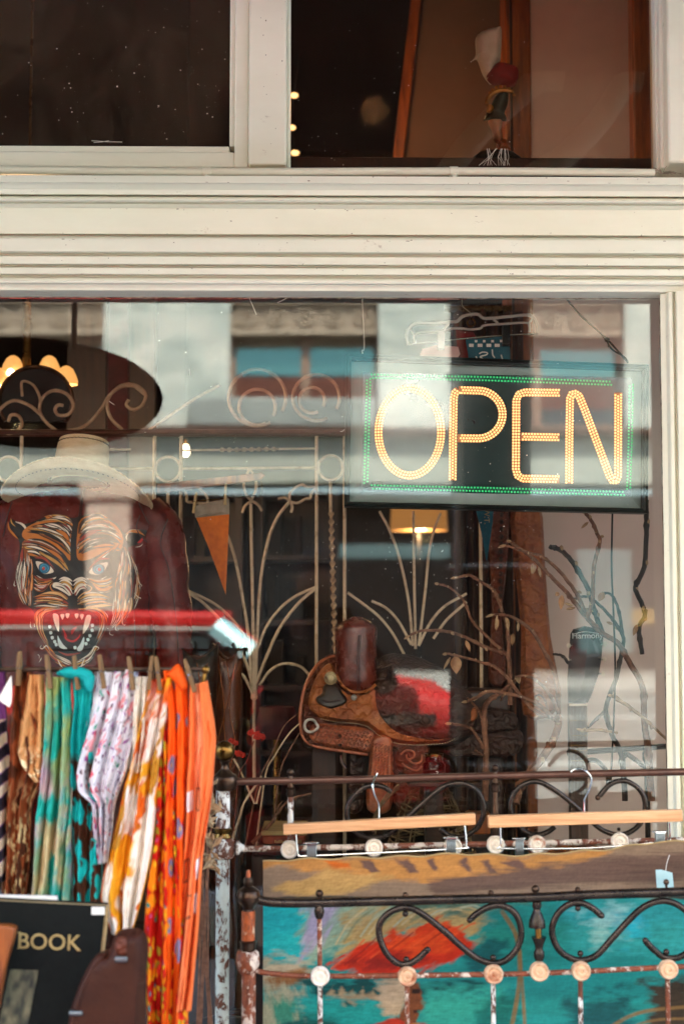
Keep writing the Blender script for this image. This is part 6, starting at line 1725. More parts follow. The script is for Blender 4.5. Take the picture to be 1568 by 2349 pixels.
pillow(fso([(540, 1940), (620, 1880), (680, 1900), (730, 2000), (740, 2050), (640, 2070), (550, 2060)], fY), .024, .012).build('boot', M['saddle_tan'], FG)
MB().lathe(P(*Zfig(540, 2250), fY), [(.05, 0), (.055, .006), (.05, .018), (.035, .03)], 20, sx=1.1, sy=.6).build('base', M['black'], FG)
LG = thing('transom_ledge', 'narrow dark ledge behind the transom carrying the carved figurine', 'ledge', (.3, .16, P(*Zfig(540, 2250), fY).z - .03))
zz = P(*Zfig(540, 2251), fY).z
MB().box(-1.6, 1.25, .102, .26, zz - .03, zz).build('board', M['dark_wood'], LG, bevel=.003)

# ------------------------------------------------------------------ deeper in the shop
for i, (px, py, w, h, m, nm, lab, cat, Y) in enumerate((
        (470, 1330, 170, 420, 'dark_wood', 'bookcase', 'dark bookcase far back behind the orange pennant', 'bookcase', 2.7),
        (680, 1330, 190, 420, 'dark_wood', 'bookcase', 'dark bookcase far back behind the centre of the iron fan', 'bookcase', 2.9))):
    c = P(px, py, Y); s = SC(Y); t = thing(nm, lab, cat, (c.x, Y, .02), 'bookcases at the back of the shop')
    x0, x1, zt__ = c.x - w * s / 2, c.x + w * s / 2, c.z + h * s / 2
    MB().box(x0, x1, Y + .28, Y + .3, .02, zt__).build('back_board', M[m], t)
    for xx in (x0, x1 - .03): MB().box(xx, xx + .03, Y, Y + .279, .02, zt__).build('side_board', M[m], t)
    rr = random.Random(i + 3)
    nsh = 7
    for k in range(nsh + 1):
        zs__ = .1 + (zt__ - .13) * k / nsh
        MB().box(x0 + .031, x1 - .031, Y + .002, Y + .279, zs__, zs__ + .022).build('shelf', M[m], t)
        if k == nsh: continue
        xx = x0 + .05; cnt_ = 0
        while xx < x1 - .12 and k > 2:
            bw = rr.uniform(.025, .08); bh = rr.uniform(.1, .21)
            cn_, cl_ = rr.choice([('dark brown', '#160c07'), ('brown', '#21170f'), ('slate', '#1a2022'), ('rust', '#33170a'), ('tan', '#33291b'), ('maroon', '#241210'), ('black', '#16181a')])
            b_ = MB().box(xx, xx + bw, Y + .03, Y + .2, zs__ + .0225, zs__ + .022 + bh).build('shop_book', pm('spine', cl_, rough=.7), None, bevel=.003)
            nb_ = ['first', 'second', 'third', 'fourth', 'fifth', 'sixth', 'seventh', 'eighth', 'ninth'][cnt_]; cnt_ += 1
            tag(b_, f'dim {cn_} book, {nb_} from the left on {["bottom", "bottom", "bottom", "lower", "third", "second", "top"][k]} shelf of the {["pennant", "fan"][i]} bookcase', 'book', 'books on the bookcases at the back')
            xx += bw + rr.choice([.002, .004, .05, .1])
# brown leather chaps and belts hanging in the dark doorway
CHP = thing('leather_chaps', 'brown leather chaps hanging in the dark doorway right of the blue pennant', 'chaps', (P(1190, 1300, .8).x, .8, P(1190, 1180, .8).z))
for pts, m in (([(1120, 1150), (1165, 1150), (1162, 1300), (1150, 1420), (1160, 1560), (1120, 1560), (1128, 1400)], 'saddle_brown'), ([(1172, 1160), (1236, 1150), (1250, 1300), (1262, 1460), (1285, 1620), (1200, 1640), (1195, 1450), (1180, 1300)], 'saddle_tan')):
    pillow(smooth([P(*p, .8) for p in pts], 3, True), .016, .012).build('chap_leg', M[m], CHP)
for k in range(14): MB().ball(P(1150 - k * .3, 1180 + k * 17, .782), .006, 6, (1, .5, 1.3)).build('leather_lacing', M['saddle_dark'], CHP)
MB().tube([P(1110, 1152, .81), P(1245, 1150, .81)], .008, 8).tube([P(1180, 1150, .81), Vector((P(1180, 1150, .81).x, .81, 4.19))], .004, 6).build('hanging_bar', M['dark_wood'], CHP)
CUR = thing('curtain', 'dark brown folded curtain hanging behind the clear hanger', 'curtain', (P(1130, 740, .9).x, .9, 2.3))
g = []
for zz_ in np.linspace(2.33, .55, 30):
    g.append([Vector((P(1040, 740, .9).x + .2 * u, .92 + .018 * math.sin(u * 38 + zz_ * .6) + .01 * math.sin(u * 71), zz_)) for u in np.linspace(0, 1, 90)])
o_ = MB().grid(np.array(g)).build('curtain_cloth', pm('brown_curtain_cloth', '#2a1a10', '#452c1c', scale=20, stretch=(1, 1, .05), rough=.9), CUR)
o_.modifiers.new('thick', 'SOLIDIFY').thickness = .002
MB().tube([P(1030, 740, .92) * 1 + Vector((0, 0, 0)), P(1030, 740, .92)], .001, 4) if False else None
MB().tube([Vector((P(1020, 740, .9).x, .92, 2.34)), Vector((P(1180, 740, .9).x, .92, 2.34))], .01, 8).build('curtain_rod', M['brass'], CUR)
# ------------------------------------------------------------------ two old iron bed ends on the pavement
B1, B2 = -.24, -.40
def bedpost(parent, px, Y, prof, m, name):
    """prof: (picture row, radius in picture units)"""
    s = SC(Y); x = P(px, 1900, Y).x; zs_ = [(r * s, P(px, py, Y).z) for py, r in prof]
    return MB().lathe((x, Y, 0), [(r, z) for r, z in reversed(zs_)], 22).build(name, m, parent)
BED1 = thing('iron_bed_end', 'old iron bed end with brass ball finial and flaking white post, behind the canvas', 'bed frame', (P(800, 2000, B1).x, B1, 0), 'old iron bed ends outside the window')
s = SC(B1)
MB().ball(P(515, 1723, B1), 23 * s, 24).build('brass_ball', M['brass'], BED1)
bedpost(BED1, 515, B1, [(1745, 10), (1748, 12), (1751, 9), (1756, 8.5), (1764, 9.5), (1769, 14), (1774, 18), (1779, 26), (1788, 29), (1798, 28), (1806, 25), (1812, 22), (1814, 17)], M['bronze'], 'turned_collar')
bedpost(BED1, 511, B1, [(1814, 15), (1822, 15.5), (1900, 16)], M['rust_white'], 'post')
bedpost(BED1, 511, B1, [(1899, 17), (1901, 21), (1908, 20), (1912, 17), (1917, 19), (1921, 21), (1923, 17)], M['brass'], 'post_ring')
bedpost(BED1, 511, B1, [(1922, 18), (1924, 23), (1930, 27), (1938, 26), (1944, 28), (1952, 26), (1958, 28), (1966, 25), (1970, 20)], M['rust_white'], 'post_hub')
zc_ = P(511, 1968, B1).z
MB().lathe((P(511, 2000, B1).x, B1, 0), [(15.5 * s, .0), (15.5 * s, zc_)], 20).build('post', M['rust_blue'], BED1)
h0 = P(528, 1946, B1)
MB().lathe(h0, [(22 * s, -4 * s), (20 * s, 4 * s), (12 * s, 8 * s), (9 * s, 11 * s), (16 * s, 14 * s), (16 * s, 19 * s), (10 * s, 24 * s), (7 * s, 32 * s)], 18, 'x').build('hub_socket', M['rust_white'], BED1)
def rail(parent, pts, Y, r, m, name, n=12, z=None, sm=8):
    w = [P(*(z(*p) if z else p), Y) for p in pts]
    return MB().tube(smooth(w, sm) if sm else w, r * SC(Y), n).build(name, m, parent)
rail(BED1, [(530, 1794), (800, 1789), (1150, 1780), (1568, 1771), (1900, 1764)], B1, 8.6, M['brownrail'], 'top_rail')
rail(BED1, [(545, 1948), (800, 1944), (1150, 1936), (1568, 1928), (1900, 1922)], B1, 7.0, rustpaint('rust_rail', '#d8cfc4', '#7a432c', .52, 60), 'lower_rail')
rail(BED1, [(1190, 350), (1140, 320), (1080, 308), (1010, 325), (945, 385), (907, 460), (915, 540), (960, 605), (1020, 635), (1080, 642), (1160, 625), (1250, 555), (1380, 430), (1500, 330), (1580, 298), (1660, 300), (1735, 345), (1775, 420), (1775, 500), (1735, 580), (1650, 635), (1560, 630), (1500, 590)], B1, 6, M['darkiron'], 'scroll', 10, Zb3)
rail(BED1, [(770, 555), (720, 590), (650, 606), (575, 580), (520, 520), (494, 445), (505, 370), (555, 305), (640, 275), (720, 298), (820, 365), (940, 468), (1040, 560), (1110, 595), (1165, 605), (1235, 588), (1300, 530), (1328, 440), (1315, 360), (1265, 300), (1190, 270), (1110, 295), (1045, 365)], B1, 6, M['darkiron'], 'scroll', 10, Zb4)
MB().ball(P(*Zb4(1035, 375), B1), 6.5 * s, 10).build('scroll_ball', M['bronze'], BED1)
def rosette(parent, p, r, m, Y):
    sc_ = SC(Y) * r
    mb = MB().lathe(p, [(sc_ * .9, .008), (sc_, .004), (sc_, -.006), (sc_ * .86, -.0095), (sc_ * .74, -.0085), (sc_ * .66, -.006), (sc_ * .52, -.006), (sc_ * .44, -.0088), (sc_ * .26, -.009), (sc_ * .2, -.006), (sc_ * .05, -.0065)], 22, 'y')
    return mb.build('rosette', m, parent)
for px, py in ((664, 1949), (857, 1945), (1136, 1938), (1230, 1937), (1420, 1931), (1038, 1942)): rosette(BED1, P(px, py, B1 - .004), 20.5, M['rosette'], B1)
for px, py0, m in ((666, 1776, 'rust_white'), (1135, 1766, 'bronze')):
    MB().ball(P(px, py0 - 4, B1), 8.5 * s, 12).build('spindle_ball', M['bronze'], BED1)
    bedpost(BED1, px, B1, [(py0 + 3, 4), (py0 + 8, 7), (py0 + 30, 7), (py0 + 34, 11), (py0 + 40, 9), (py0 + 46, 10), (py0 + 52, 7)], M['bronze'], 'spindle_cap')
    bedpost(BED1, px, B1, [(py0 + 50, 6.5), (py0 + 90, 7.5), (py0 + 100, 8.5), (py0 + 120, 11), (py0 + 155, 7)] if m == 'bronze' else [(py0 + 50, 6.5), (py0 + 158, 7)], M[m], 'spindle')
for x, y in ((1075, 610), (665, 0)): 
    if y: MB().ball(P(*Zb3(x, y), B1), 4 * s, 8).build('scroll_ball', M['bronze'], BED1)
for x, y in ((652, 575), (1165, 570), (150, 583)): MB().ball(P(*Zb4(x, y), B1), 4.5 * s, 8).build('scroll_ball', M['bronze'], BED1)
x9 = P(1900, 1764, B1)
MB().lathe((x9.x, B1, 0), [(.014, 0), (.014, x9.z + .03), (.02, x9.z + .05), (.004, x9.z + .08)], 16).build('post', M['rust_white'], BED1)

BED2 = thing('iron_bed_end', 'rusty iron bed end with dark S-scrolls, standing in front of the painted canvas', 'bed frame', (P(800, 2200, B2).x, B2, 0), 'old iron bed ends outside the window')
s = SC(B2)
bedpost(BED2, 570, B2, [(1996, 2), (1999, 4.5), (2014, 5.5)], M['rust_orange'], 'post_finial')
bedpost(BED2, 570, B2, [(2013, 8), (2018, 11), (2027, 12), (2033, 9), (2037, 15), (2044, 24), (2056, 27), (2068, 25), (2078, 16), (2086, 12), (2092, 15)], M['bronze'], 'turned_collar')
bedpost(BED2, 570, B2, [(2090, 15.5), (2158, 15.5)], M['rust_orange'], 'post')
bedpost(BED2, 570, B2, [(2157, 16), (2160, 20), (2170, 17), (2176, 18), (2182, 15)], M['bronze'], 'post_ring')
bedpost(BED2, 569, B2, [(2181, 20), (2186, 25), (2198, 27), (2212, 27), (2224, 23), (2234, 17)], M['rust_heavy'], 'post_hub')
MB().lathe((P(570, 2300, B2).x, B2, 0), [(16 * s, 0), (16 * s, P(570, 2233, B2).z)], 20).build('post', M['rust_heavy'], BED2)
rail(BED2, [(572, 2052), (600, 2067), (650, 2072), (760, 2071), (986, 2065), (1210, 2060), (1360, 2053), (1568, 2046), (1900, 2036)], B2, 10.5, M['darkiron'], 'top_rail', 14)
rail(BED2, [(568, 2219), (590, 2229), (640, 2236), (720, 2240), (986, 2238), (1246, 2233), (1568, 2218), (1900, 2206)], B2, 6, M['rust_heavy'], 'lower_rail', 12)
rail(BED2, [(1418, 575), (1365, 625), (1300, 664), (1230, 660), (1160, 600), (1115, 500), (1115, 410), (1165, 345), (1240, 310), (1310, 310), (1400, 355), (1568, 490), (1700, 600), (1770, 660), (1850, 690), (1920, 685), (1985, 650), (2040, 575), (2060, 500), (2045, 400), (1990, 330), (1910, 300), (1830, 315), (1760, 360), (1680, 430)][:12]
     + [((986.5 + x * .3709 - 469.75) / .3595, y * .3709 / .3595) for x, y in [(80, 435), (190, 535), (290, 610), (390, 641), (470, 618), (535, 550), (562, 465), (545, 370), (500, 310), (425, 282), (350, 297), (285, 335), (250, 366)]], B2, 7.6, M['darkiron'], 'scroll', 12, Zb5)
rail(BED2, [(1055, 345), (1000, 298), (920, 265), (840, 285), (775, 355), (752, 450), (790, 550), (860, 605), (940, 621), (1030, 588), (1130, 480), (1250, 350), (1340, 280), (1440, 254), (1530, 280), (1610, 350), (1645, 450), (1610, 550), (1540, 602), (1450, 605), (1380, 555), (1330, 503)], B2, 7.6, M['darkiron'], 'scroll', 12, Zb6)
for z, pl in ((Zb5, ((1420, 574), (1278, 345), (1284, 636))), (Zb6, ((243, 372), (1058, 345), (1328, 500), (388, 605), (927, 580), (912, 300), (1458, 570)))):
    for x, y in pl: MB().ball(P(*z(x, y), B2 - .003), 7.2 * s, 12).build('scroll_ball', M['darkiron'], BED2)
for z, pl in ((Zb5, ((730, 215, 9), (1278, 226, 7))), (Zb6, ((375, 206, 7), (649, 181, 9.5), (912, 185, 7), (1458, 138, 7)))):
    for x, y, r in pl:
        MB().ball(P(*z(x, y), B2), r * s, 12).build('rail_ball', M['bronze'], BED2)
        p = P(*z(x, y), B2); MB().tube([p, p - Vector((0, 0, 16 * s))], r * .45 * s, 8).build('ball_stem', M['bronze'], BED2)
for z, pl in ((Zb5, ((735, 742, 'rosette'), (1290, 742, 'rosette_rust'))), (Zb6, ((390, 706, 'rosette_rust'), (672, 690, 'rosette_rust'), (930, 686, 'rosette_rust'), (1470, 676, 'rosette_rust')))):
    for x, y, m in pl:
        p = P(*z(x, y), B2 - .006); rosette(BED2, p, 21.5, M[m], B2)
        if x != 672:
            MB().lathe((p.x, B2, 0), [(5.5 * s, .02), (5.5 * s, p.z - .014)], 10).build('spindle', M['rust_white'] if x in (735, 390, 930) else M['rust_heavy'], BED2)
MB().tube([P(*Zb5(730, 375), B2), P(*Zb5(733, 690), B2)], 5.6 * s, 10).build('spindle', M['rust_heavy'], BED2)
bedpost(BED2, 732, B2, [(2078, 8), (2090, 12), (2102, 10), (2108, 7)], M['darkiron'], 'spindle_cap')
bedpost(BED2, 1229, B2, [(2070, 10), (2080, 11), (2086, 8), (2095, 11), (2112, 18), (2124, 19), (2128, 19), (2130, 9)], M['darkiron'], 'turned_spindle')
bedpost(BED2, 1232, B2, [(2129, 7.5), (2154, 7.5)], M['brass'], 'turned_spindle')
bedpost(BED2, 1233, B2, [(2150, 17), (2153, 16), (2168, 10), (2178, 8.5), (2184, 12), (2194, 12.5), (2204, 9)], M['darkiron'], 'turned_spindle')
x9 = P(1900, 2036, B2)
MB().lathe((x9.x, B2, 0), [(.016, 0), (.016, x9.z + .03), (.022, x9.z + .05), (.004, x9.z + .08)], 16).build('post', M['rust_heavy'], BED2)

# ------------------------------------------------------------------ painted canvas clipped to two trouser hangers
CVY = -.31
CV = thing('painted_canvas', 'large unframed teal canvas painted with a red feathered figure, clipped to the wooden hangers', 'painting', (P(1100, 2200, CVY).x, CVY, P(1100, 1980, CVY).z))
def inpoly(X, Y, poly):
    ins = np.zeros(X.shape, bool); d = np.full(X.shape, 1e9); n = len(poly)
    for i in range(n):
        (x1, y1), (x2, y2) = poly[i], poly[(i + 1) % n]
        c_ = ((y1 > Y) != (y2 > Y)) & (X < (x2 - x1) * (Y - y1) / (y2 - y1 + 1e-9) + x1); ins ^= c_
        t = np.clip(((X - x1) * (x2 - x1) + (Y - y1) * (y2 - y1)) / ((x2 - x1) ** 2 + (y2 - y1) ** 2 + 1e-9), 0, 1)
        d = np.minimum(d, np.hypot(X - x1 - t * (x2 - x1), Y - y1 - t * (y2 - y1)))
    return np.where(ins, d, -d)
def paintlayer(C, X, Y, poly, c, soft=10, seed=0, warp=14, streak=(0.03, .1), var=.25, ang=0):
    ca, sa = math.cos(ang), math.sin(ang)
    U, V = X * ca + Y * sa, -X * sa + Y * ca
    wx = (fbm(U * .02, V * .05, seed) - .5) * 2 * warp; wy = (fbm(U * .02, V * .05, seed + 9) - .5) * 2 * warp
    d = inpoly(X + wx, Y + wy, poly); st = fbm(U * streak[0], V * streak[1], seed + 20)
    m = np.clip((d + soft * (st - .5) * 2) / soft + .5, 0, 1)[..., None]
    c = np.array(S(c) if isinstance(c, str) else c); shade = (1 + var * 2 * (fbm(U * streak[0] * 1.7, V * streak[1] * 1.7, seed + 31) - .5))[..., None]
    return C * (1 - m) + np.clip(c * shade, 0, .9) * m
GX, GYY = np.meshgrid(np.linspace(603, 1700, 640), np.linspace(0, 1, 360))
topc = np.interp(GX, [603, 640, 760, 900, 1050, 1200, 1400, 1500, 1600, 1700], [1977, 1974, 1972, 1968, 1958, 1962, 1950, 1934, 1930, 1928]) + 2.5 * np.sin(GX * .06)
GY2 = topc + (2420 - topc) * GYY
C = np.ones(GX.shape + (3,)) * np.array(S('#1f8f8a'))
C *= (1 + .5 * (fbm(GX * .012, GY2 * .05, 3) - .5))[..., None]
big = lambda x0, y0, x1, y1: [(x0, y0), (x1, y0), (x1, y1), (x0, y1)]
L_ = lambda poly, c, **k: paintlayer(C, GX, GY2, poly, c, **k)
C = L_(big(560, 2060, 720, 2205), '#1fb5b8', soft=20, seed=2)
C = L_([(700, 2062), (1000, 2062), (900, 2120), (720, 2215), (690, 2150)], '#8fae96', soft=26, seed=3, ang=-.5)
C = L_([(700, 2085), (790, 2070), (740, 2160), (690, 2210)], '#a9a3bd', soft=20, seed=4, ang=-1)
C = L_([(800, 2100), (960, 2080), (1130, 2076), (1100, 2140), (900, 2150), (780, 2190)], '#b39a63', soft=30, seed=5, ang=-.4, warp=20)
C = L_([(900, 2062), (1300, 2062), (1300, 2100), (1150, 2090), (950, 2095)], '#4f6b58', soft=30, seed=6, warp=20)
C = L_([(1100, 2080), (1190, 2070), (1320, 2070), (1330, 2130), (1200, 2200), (1130, 2170)], '#1d8a80', soft=30, seed=7)
C = L_([(1280, 2080), (1480, 2070), (1620, 2080), (1700, 2200), (1500, 2190), (1330, 2200)], '#2d9f9d', soft=30, seed=8)
C = L_([(1330, 2110), (1430, 2090), (1450, 2130), (1380, 2170)], '#8cc4bd', soft=40, seed=9, warp=26)
C = L_([(1420, 2115), (1470, 2110), (1480, 2150), (1440, 2170)], '#25b4c4', soft=30, seed=10)
C = L_([(745, 2225), (800, 2195), (870, 2160), (905, 2135), (925, 2155), (1000, 2110), (1060, 2140), (1085, 2170), (1060, 2195), (980, 2225), (900, 2235), (830, 2240)], '#c22d12', soft=12, seed=11, ang=-.45, warp=16)
C = L_([(880, 2165), (1000, 2120), (1060, 2150), (1010, 2180), (920, 2190)], '#d84a1a', soft=22, seed=12, ang=-.45)
C = L_([(790, 2215), (900, 2190), (980, 2205), (900, 2228)], '#8e1d12', soft=20, seed=13, ang=-.4)
C = L_([(1060, 2200), (1110, 2150), (1160, 2160), (1150, 2205), (1090, 2235)], '#0c5a5c', soft=20, seed=14)
C = L_([(590, 2190), (690, 2205), (730, 2235), (690, 2250), (600, 2260)], '#b9a98a', soft=24, seed=15)
C = L_([(610, 2235), (700, 2225), (690, 2260), (620, 2270)], '#8a5e34', soft=16, seed=16)
C = L_([(690, 2255), (760, 2245), (900, 2255), (1100, 2250), (1110, 2280), (900, 2300), (740, 2300)], '#0b4a48', soft=22, seed=17, warp=16)
for k in range(6):
    C = L_([(745 + k * 24, 2292), (760 + k * 24, 2268), (775 + k * 24, 2290), (764 + k * 24, 2312)], '#a08a68', soft=8, seed=40 + k, warp=5)
C = L_([(600, 2260), (700, 2265), (690, 2345), (680, 2420), (600, 2420)], '#a9aa8c', soft=26, seed=18, ang=1.3)
C = L_([(620, 2300), (690, 2300), (690, 2390), (640, 2420)], '#3f8f78', soft=30, seed=19, ang=1.3)
C = L_([(690, 2290), (900, 2300), (930, 2380), (700, 2420)], '#1d9a94', soft=26, seed=20, warp=18)
C = L_([(660, 2350), (760, 2340), (800, 2420), (640, 2420)], '#0f5650', soft=24, seed=21)
C = L_([(865, 2260), (930, 2250), (935, 2290), (915, 2340), (880, 2330), (865, 2290)], '#b9a384', soft=14, seed=22, warp=6)
C = L_([(938, 2255), (960, 2256), (968, 2290), (972, 2310), (962, 2325), (955, 2345), (930, 2350), (915, 2340), (930, 2300)], '#7a4526', soft=6, seed=23, warp=3, streak=(.06, .06), var=.4)
C = L_([(945, 2270), (962, 2272), (962, 2280), (945, 2278)], '#2e1a10', soft=4, seed=24, warp=1)
C = L_([(948, 2318), (962, 2316), (960, 2322), (948, 2324)], '#3d1f14', soft=4, seed=25, warp=1)
C = L_([(905, 2325), (935, 2345), (950, 2420), (890, 2420)], '#5a3a20', soft=8, seed=26, warp=4)
C = L_([(850, 2352), (900, 2335), (960, 2350), (1000, 2345), (1010, 2420), (850, 2420)], '#b3321e', soft=10, seed=27, warp=8)
C = L_([(920, 2350), (960, 2348), (965, 2420), (925, 2420)], '#c99a3a', soft=6, seed=28, warp=4)
C = L_([(975, 2262), (1160, 2262), (1150, 2420), (985, 2420), (972, 2320)], '#2fa08f', soft=22, seed=29)
C = L_([(1100, 2300), (1190, 2290), (1180, 2420), (1100, 2420)], '#0f6d64', soft=30, seed=30, warp=20)
C = L_([(1310, 2290), (1430, 2285), (1450, 2420), (1290, 2420)], '#12585a', soft=40, seed=32, warp=24)
C = L_([(1480, 2260), (1600, 2255), (1620, 2420), (1500, 2420)], '#3c3226', soft=26, seed=33, warp=16)
def line(poly, c, w, soft=3, seed=0):
    global C
    q = smooth([Vector((x, 0, y)) for x, y in poly], 6); d = np.full(GX.shape, 1e9)
    for a, b in zip(q[:-1], q[1:]):
        t = np.clip(((GX - a.x) * (b.x - a.x) + (GY2 - a.z) * (b.z - a.z)) / ((b.x - a.x) ** 2 + (b.z - a.z) ** 2 + 1e-9), 0, 1)
        d = np.minimum(d, np.hypot(GX - a.x - t * (b.x - a.x), GY2 - a.z - t * (b.z - a.z)))
    m = np.clip((w - d) / soft + .5, 0, 1)[..., None] * (.6 + .4 * fbm(GX * .05, GY2 * .05, seed))[..., None]
    C = C * (1 - m) + np.array(S(c)) * m
line([(1150, 2090), (1180, 2140), (1190, 2200), (1188, 2270), (1170, 2360), (1160, 2420)], '#8a6a3c', 5, 4)
line([(1190, 2180), (1198, 2280), (1205, 2420)], '#8a6a3c', 4, 4)
line([(1380, 2370), (1460, 2330), (1560, 2315), (1700, 2305)], '#8a6a3c', 4, 4); line([(1420, 2370), (1500, 2345), (1600, 2340), (1700, 2335)], '#8a6a3c', 3, 4)
for k in range(16): line([(770 + k * 19, 2170 - k * 6), (800 + k * 19, 2120 - k * 3), (840 + k * 18, 2085)], ['#c9b98c', '#7f8a66', '#b9a070', '#a8b49a'][k % 4], 2.2, 3, k)
for k in range(10): line([(760 + k * 30, 2225 - k * 8), (800 + k * 30, 2195 - k * 8), (835 + k * 28, 2160 - k * 5)], ['#e0542a', '#8e1a10', '#d83a18'][k % 3], 2.0, 3, k)
# top flap: warm feathers and lilac grey banding
C = L_(big(560, 1900, 1760, 2062), '#8f7862', soft=6, seed=51, warp=3, streak=(.01, .12), var=.2)
C = L_([(590, 1960), (650, 1960), (760, 1968), (900, 1965), (1050, 1955), (1250, 1960), (1420, 1945), (1330, 1985), (1200, 2005), (1000, 2030), (860, 2020), (720, 1998), (600, 1985)], '#c08848', soft=14, seed=52, warp=10, ang=-.1)
C = L_([(740, 1975), (800, 1978), (805, 1996), (760, 1992)], '#cf6a1e', soft=8, seed=53, warp=4)
for x, w_ in ((835, 30), (925, 26), (985, 14), (1060, 18), (1110, 22), (1170, 40)):
    C = L_([(x - w_ * .6, 1975), (x + w_ * .4, 1972), (x + w_ * 1.2, 2000), (x + w_ * .6, 2002)], '#6e5248', soft=7, seed=int(x), warp=4)
C = L_([(980, 2020), (1100, 2000), (1300, 1985), (1500, 1960), (1760, 1940), (1760, 2010), (1400, 2030), (1150, 2045), (1000, 2050)], '#6b5448', soft=14, seed=54, warp=8, streak=(.008, .14))
C = L_([(620, 2040), (760, 2000), (900, 2015), (800, 2045), (680, 2062)], '#c19a5c', soft=12, seed=55, warp=6, ang=-.3)
C = L_(big(560, 2059, 1760, 2064), '#3c3a34', soft=4, seed=56, warp=2)
C *= (.50 + .22 * fbm(GX * .05, GY2 * .45, 60, 3) + .22 * fbm(GX * .3 + GY2 * .2, GY2 * .12 - GX * .1, 64, 3))[..., None]
px_, pz_ = PV(GX, GY2, CVY)
arr = np.stack([px_, CVY + .010 * np.sin(px_ * 11 + 1.3) * (1 - .4 * GYY) + .004 * np.sin(pz_ * 30 + px_ * 6), pz_], 2)
M['canvas'] = vm('painted_canvas', .7, .5, 1100, .0, .2)
o_ = MB().grid(arr, C).build('canvas_cloth', M['canvas'], CV); sm_ = o_.modifiers.new('thick', 'SOLIDIFY'); sm_.thickness = .0016; sm_.offset = 1
FL_ = [(Vector((p[0], p[1] - .0005, p[2]))) for p in arr[0][::8]]
MB().tube(FL_, .0016, 5).build('frayed_edge', M['page'], CV)
PTG = thing('price_tag', 'pale blue card price tag with corner cut hanging on the canvas by a white thread', 'price tag', P(1522, 2005, CVY - .02))
pg = [P(*Zb4(x, y), CVY - .02) for x, y in ((1392, 822), (1425, 820), (1495, 840), (1506, 940), (1400, 940))]
MB().extrude([(p.x, p.z) for p in pg], CVY - .021, CVY - .0198, 'y').build('card', pm('pale_blue_card', '#a9cdd2', '#97bcc2', scale=20, rough=.7), PTG)
MB().tube(smooth([P(*Zb4(1455, 830), CVY - .0205), P(*Zb4(1462, 780), CVY - .02), P(*Zb4(1478, 730), CVY - .018)], 5), .0006, 4).build('thread', M['white'], PTG)

HYO = -.275
def trouser_hanger(label, bar, hook, rodp, clips, px):
    t = thing('trouser_hanger', label, 'hanger', P(px, 1800, HYO), 'wooden trouser hangers on the bed rail')
    ps = [P(*p, HYO) for p in bar]
    MB().extrude([(p.x, p.z) for p in ps], HYO - .009, HYO + .009, 'y').build('wooden_bar', M['beech'], t, bevel=.0016)
    w = [P(x, y, HYO + dy) for x, y, dy in hook]
    MB().tube(smooth(w, 8), .0019, 8).build('hook', M['steel'], t)
    MB().tube(smooth([P(*p, HYO - .002) for p in rodp], 5), .0017, 8).build('clip_rod', M['steel'], t)
    for x0, y0, x1, y1 in clips:
        a, b = P(x0, y0, HYO - .018), P(x1, y1, HYO - .018); mb = MB(); w_ = b.x - a.x
        mb.box(a.x, b.x, HYO - .014, HYO - .004, b.z, a.z); 
        for k in range(5):
            xx = a.x + w_ * (k + .25) / 5; mb.box(xx, xx + w_ * .1, HYO - .0162, HYO - .0139, b.z + .001, a.z - .004)
        cl_ = mb.build('clip', M['clip'], t, bevel=.0007)
        MB().box(a.x - .001, b.x + .001, HYO - .017, HYO - .002, a.z - .0005, a.z + .004).tube([Vector((a.x - .006, HYO - .01, a.z + .002)), Vector((b.x + .004, HYO - .01, a.z + .003))], .0016, 6).build('clip_hinge', M['steel'], cl_, bevel=.0006)
    return t
e3_ = lambda x, y: Zb3(x, y)
trouser_hanger('light wooden trouser hanger on the bed rail, over the wicker dome', [Zb3(498, 555), Zb3(800, 540), Zb4(275, 470), Zb4(278, 540), Zb3(800, 605), Zb3(500, 622)],
    [(*Zb3(1102, 232), .012), (*Zb3(1088, 250), .01), (*Zb3(1070, 300), -.01), (*Zb3(1082, 370), -.01), (*Zb3(1108, 430), 0), (*Zb3(1110, 520), 0)],
    [Zb3(580, 615), Zb3(590, 735), Zb3(602, 756), Zb3(640, 760), Zb3(1100, 740), Zb4(190, 690), Zb4(222, 670), Zb4(212, 545)], [(*Zb3(650, 690), *Zb3(712, 857)), (*Zb4(103, 635), *Zb4(160, 790))], 860)
trouser_hanger('light wooden trouser hanger on the bed rail, its end crossing the right window frame', [Zb4(355, 487), Zb4(900, 467), Zb4(1552, 448), Zb4(1555, 520), Zb4(900, 540), Zb4(357, 560)],
    [(*Zb4(868, 215), .012), (*Zb4(900, 198), .008), (*Zb4(950, 203), -.008), (*Zb4(995, 255), -.01), (*Zb4(980, 330), -.006), (*Zb4(952, 390), 0), (*Zb4(950, 468), 0)],
    [Zb4(432, 555), Zb4(436, 670), Zb4(450, 690), Zb4(900, 690), Zb4(1200, 672), Zb4(1460, 645), Zb4(1480, 625), Zb4(1480, 530)], [(*Zb4(530, 640), *Zb4(580, 792)), (*Zb4(1396, 598), *Zb4(1455, 745))], 1340)

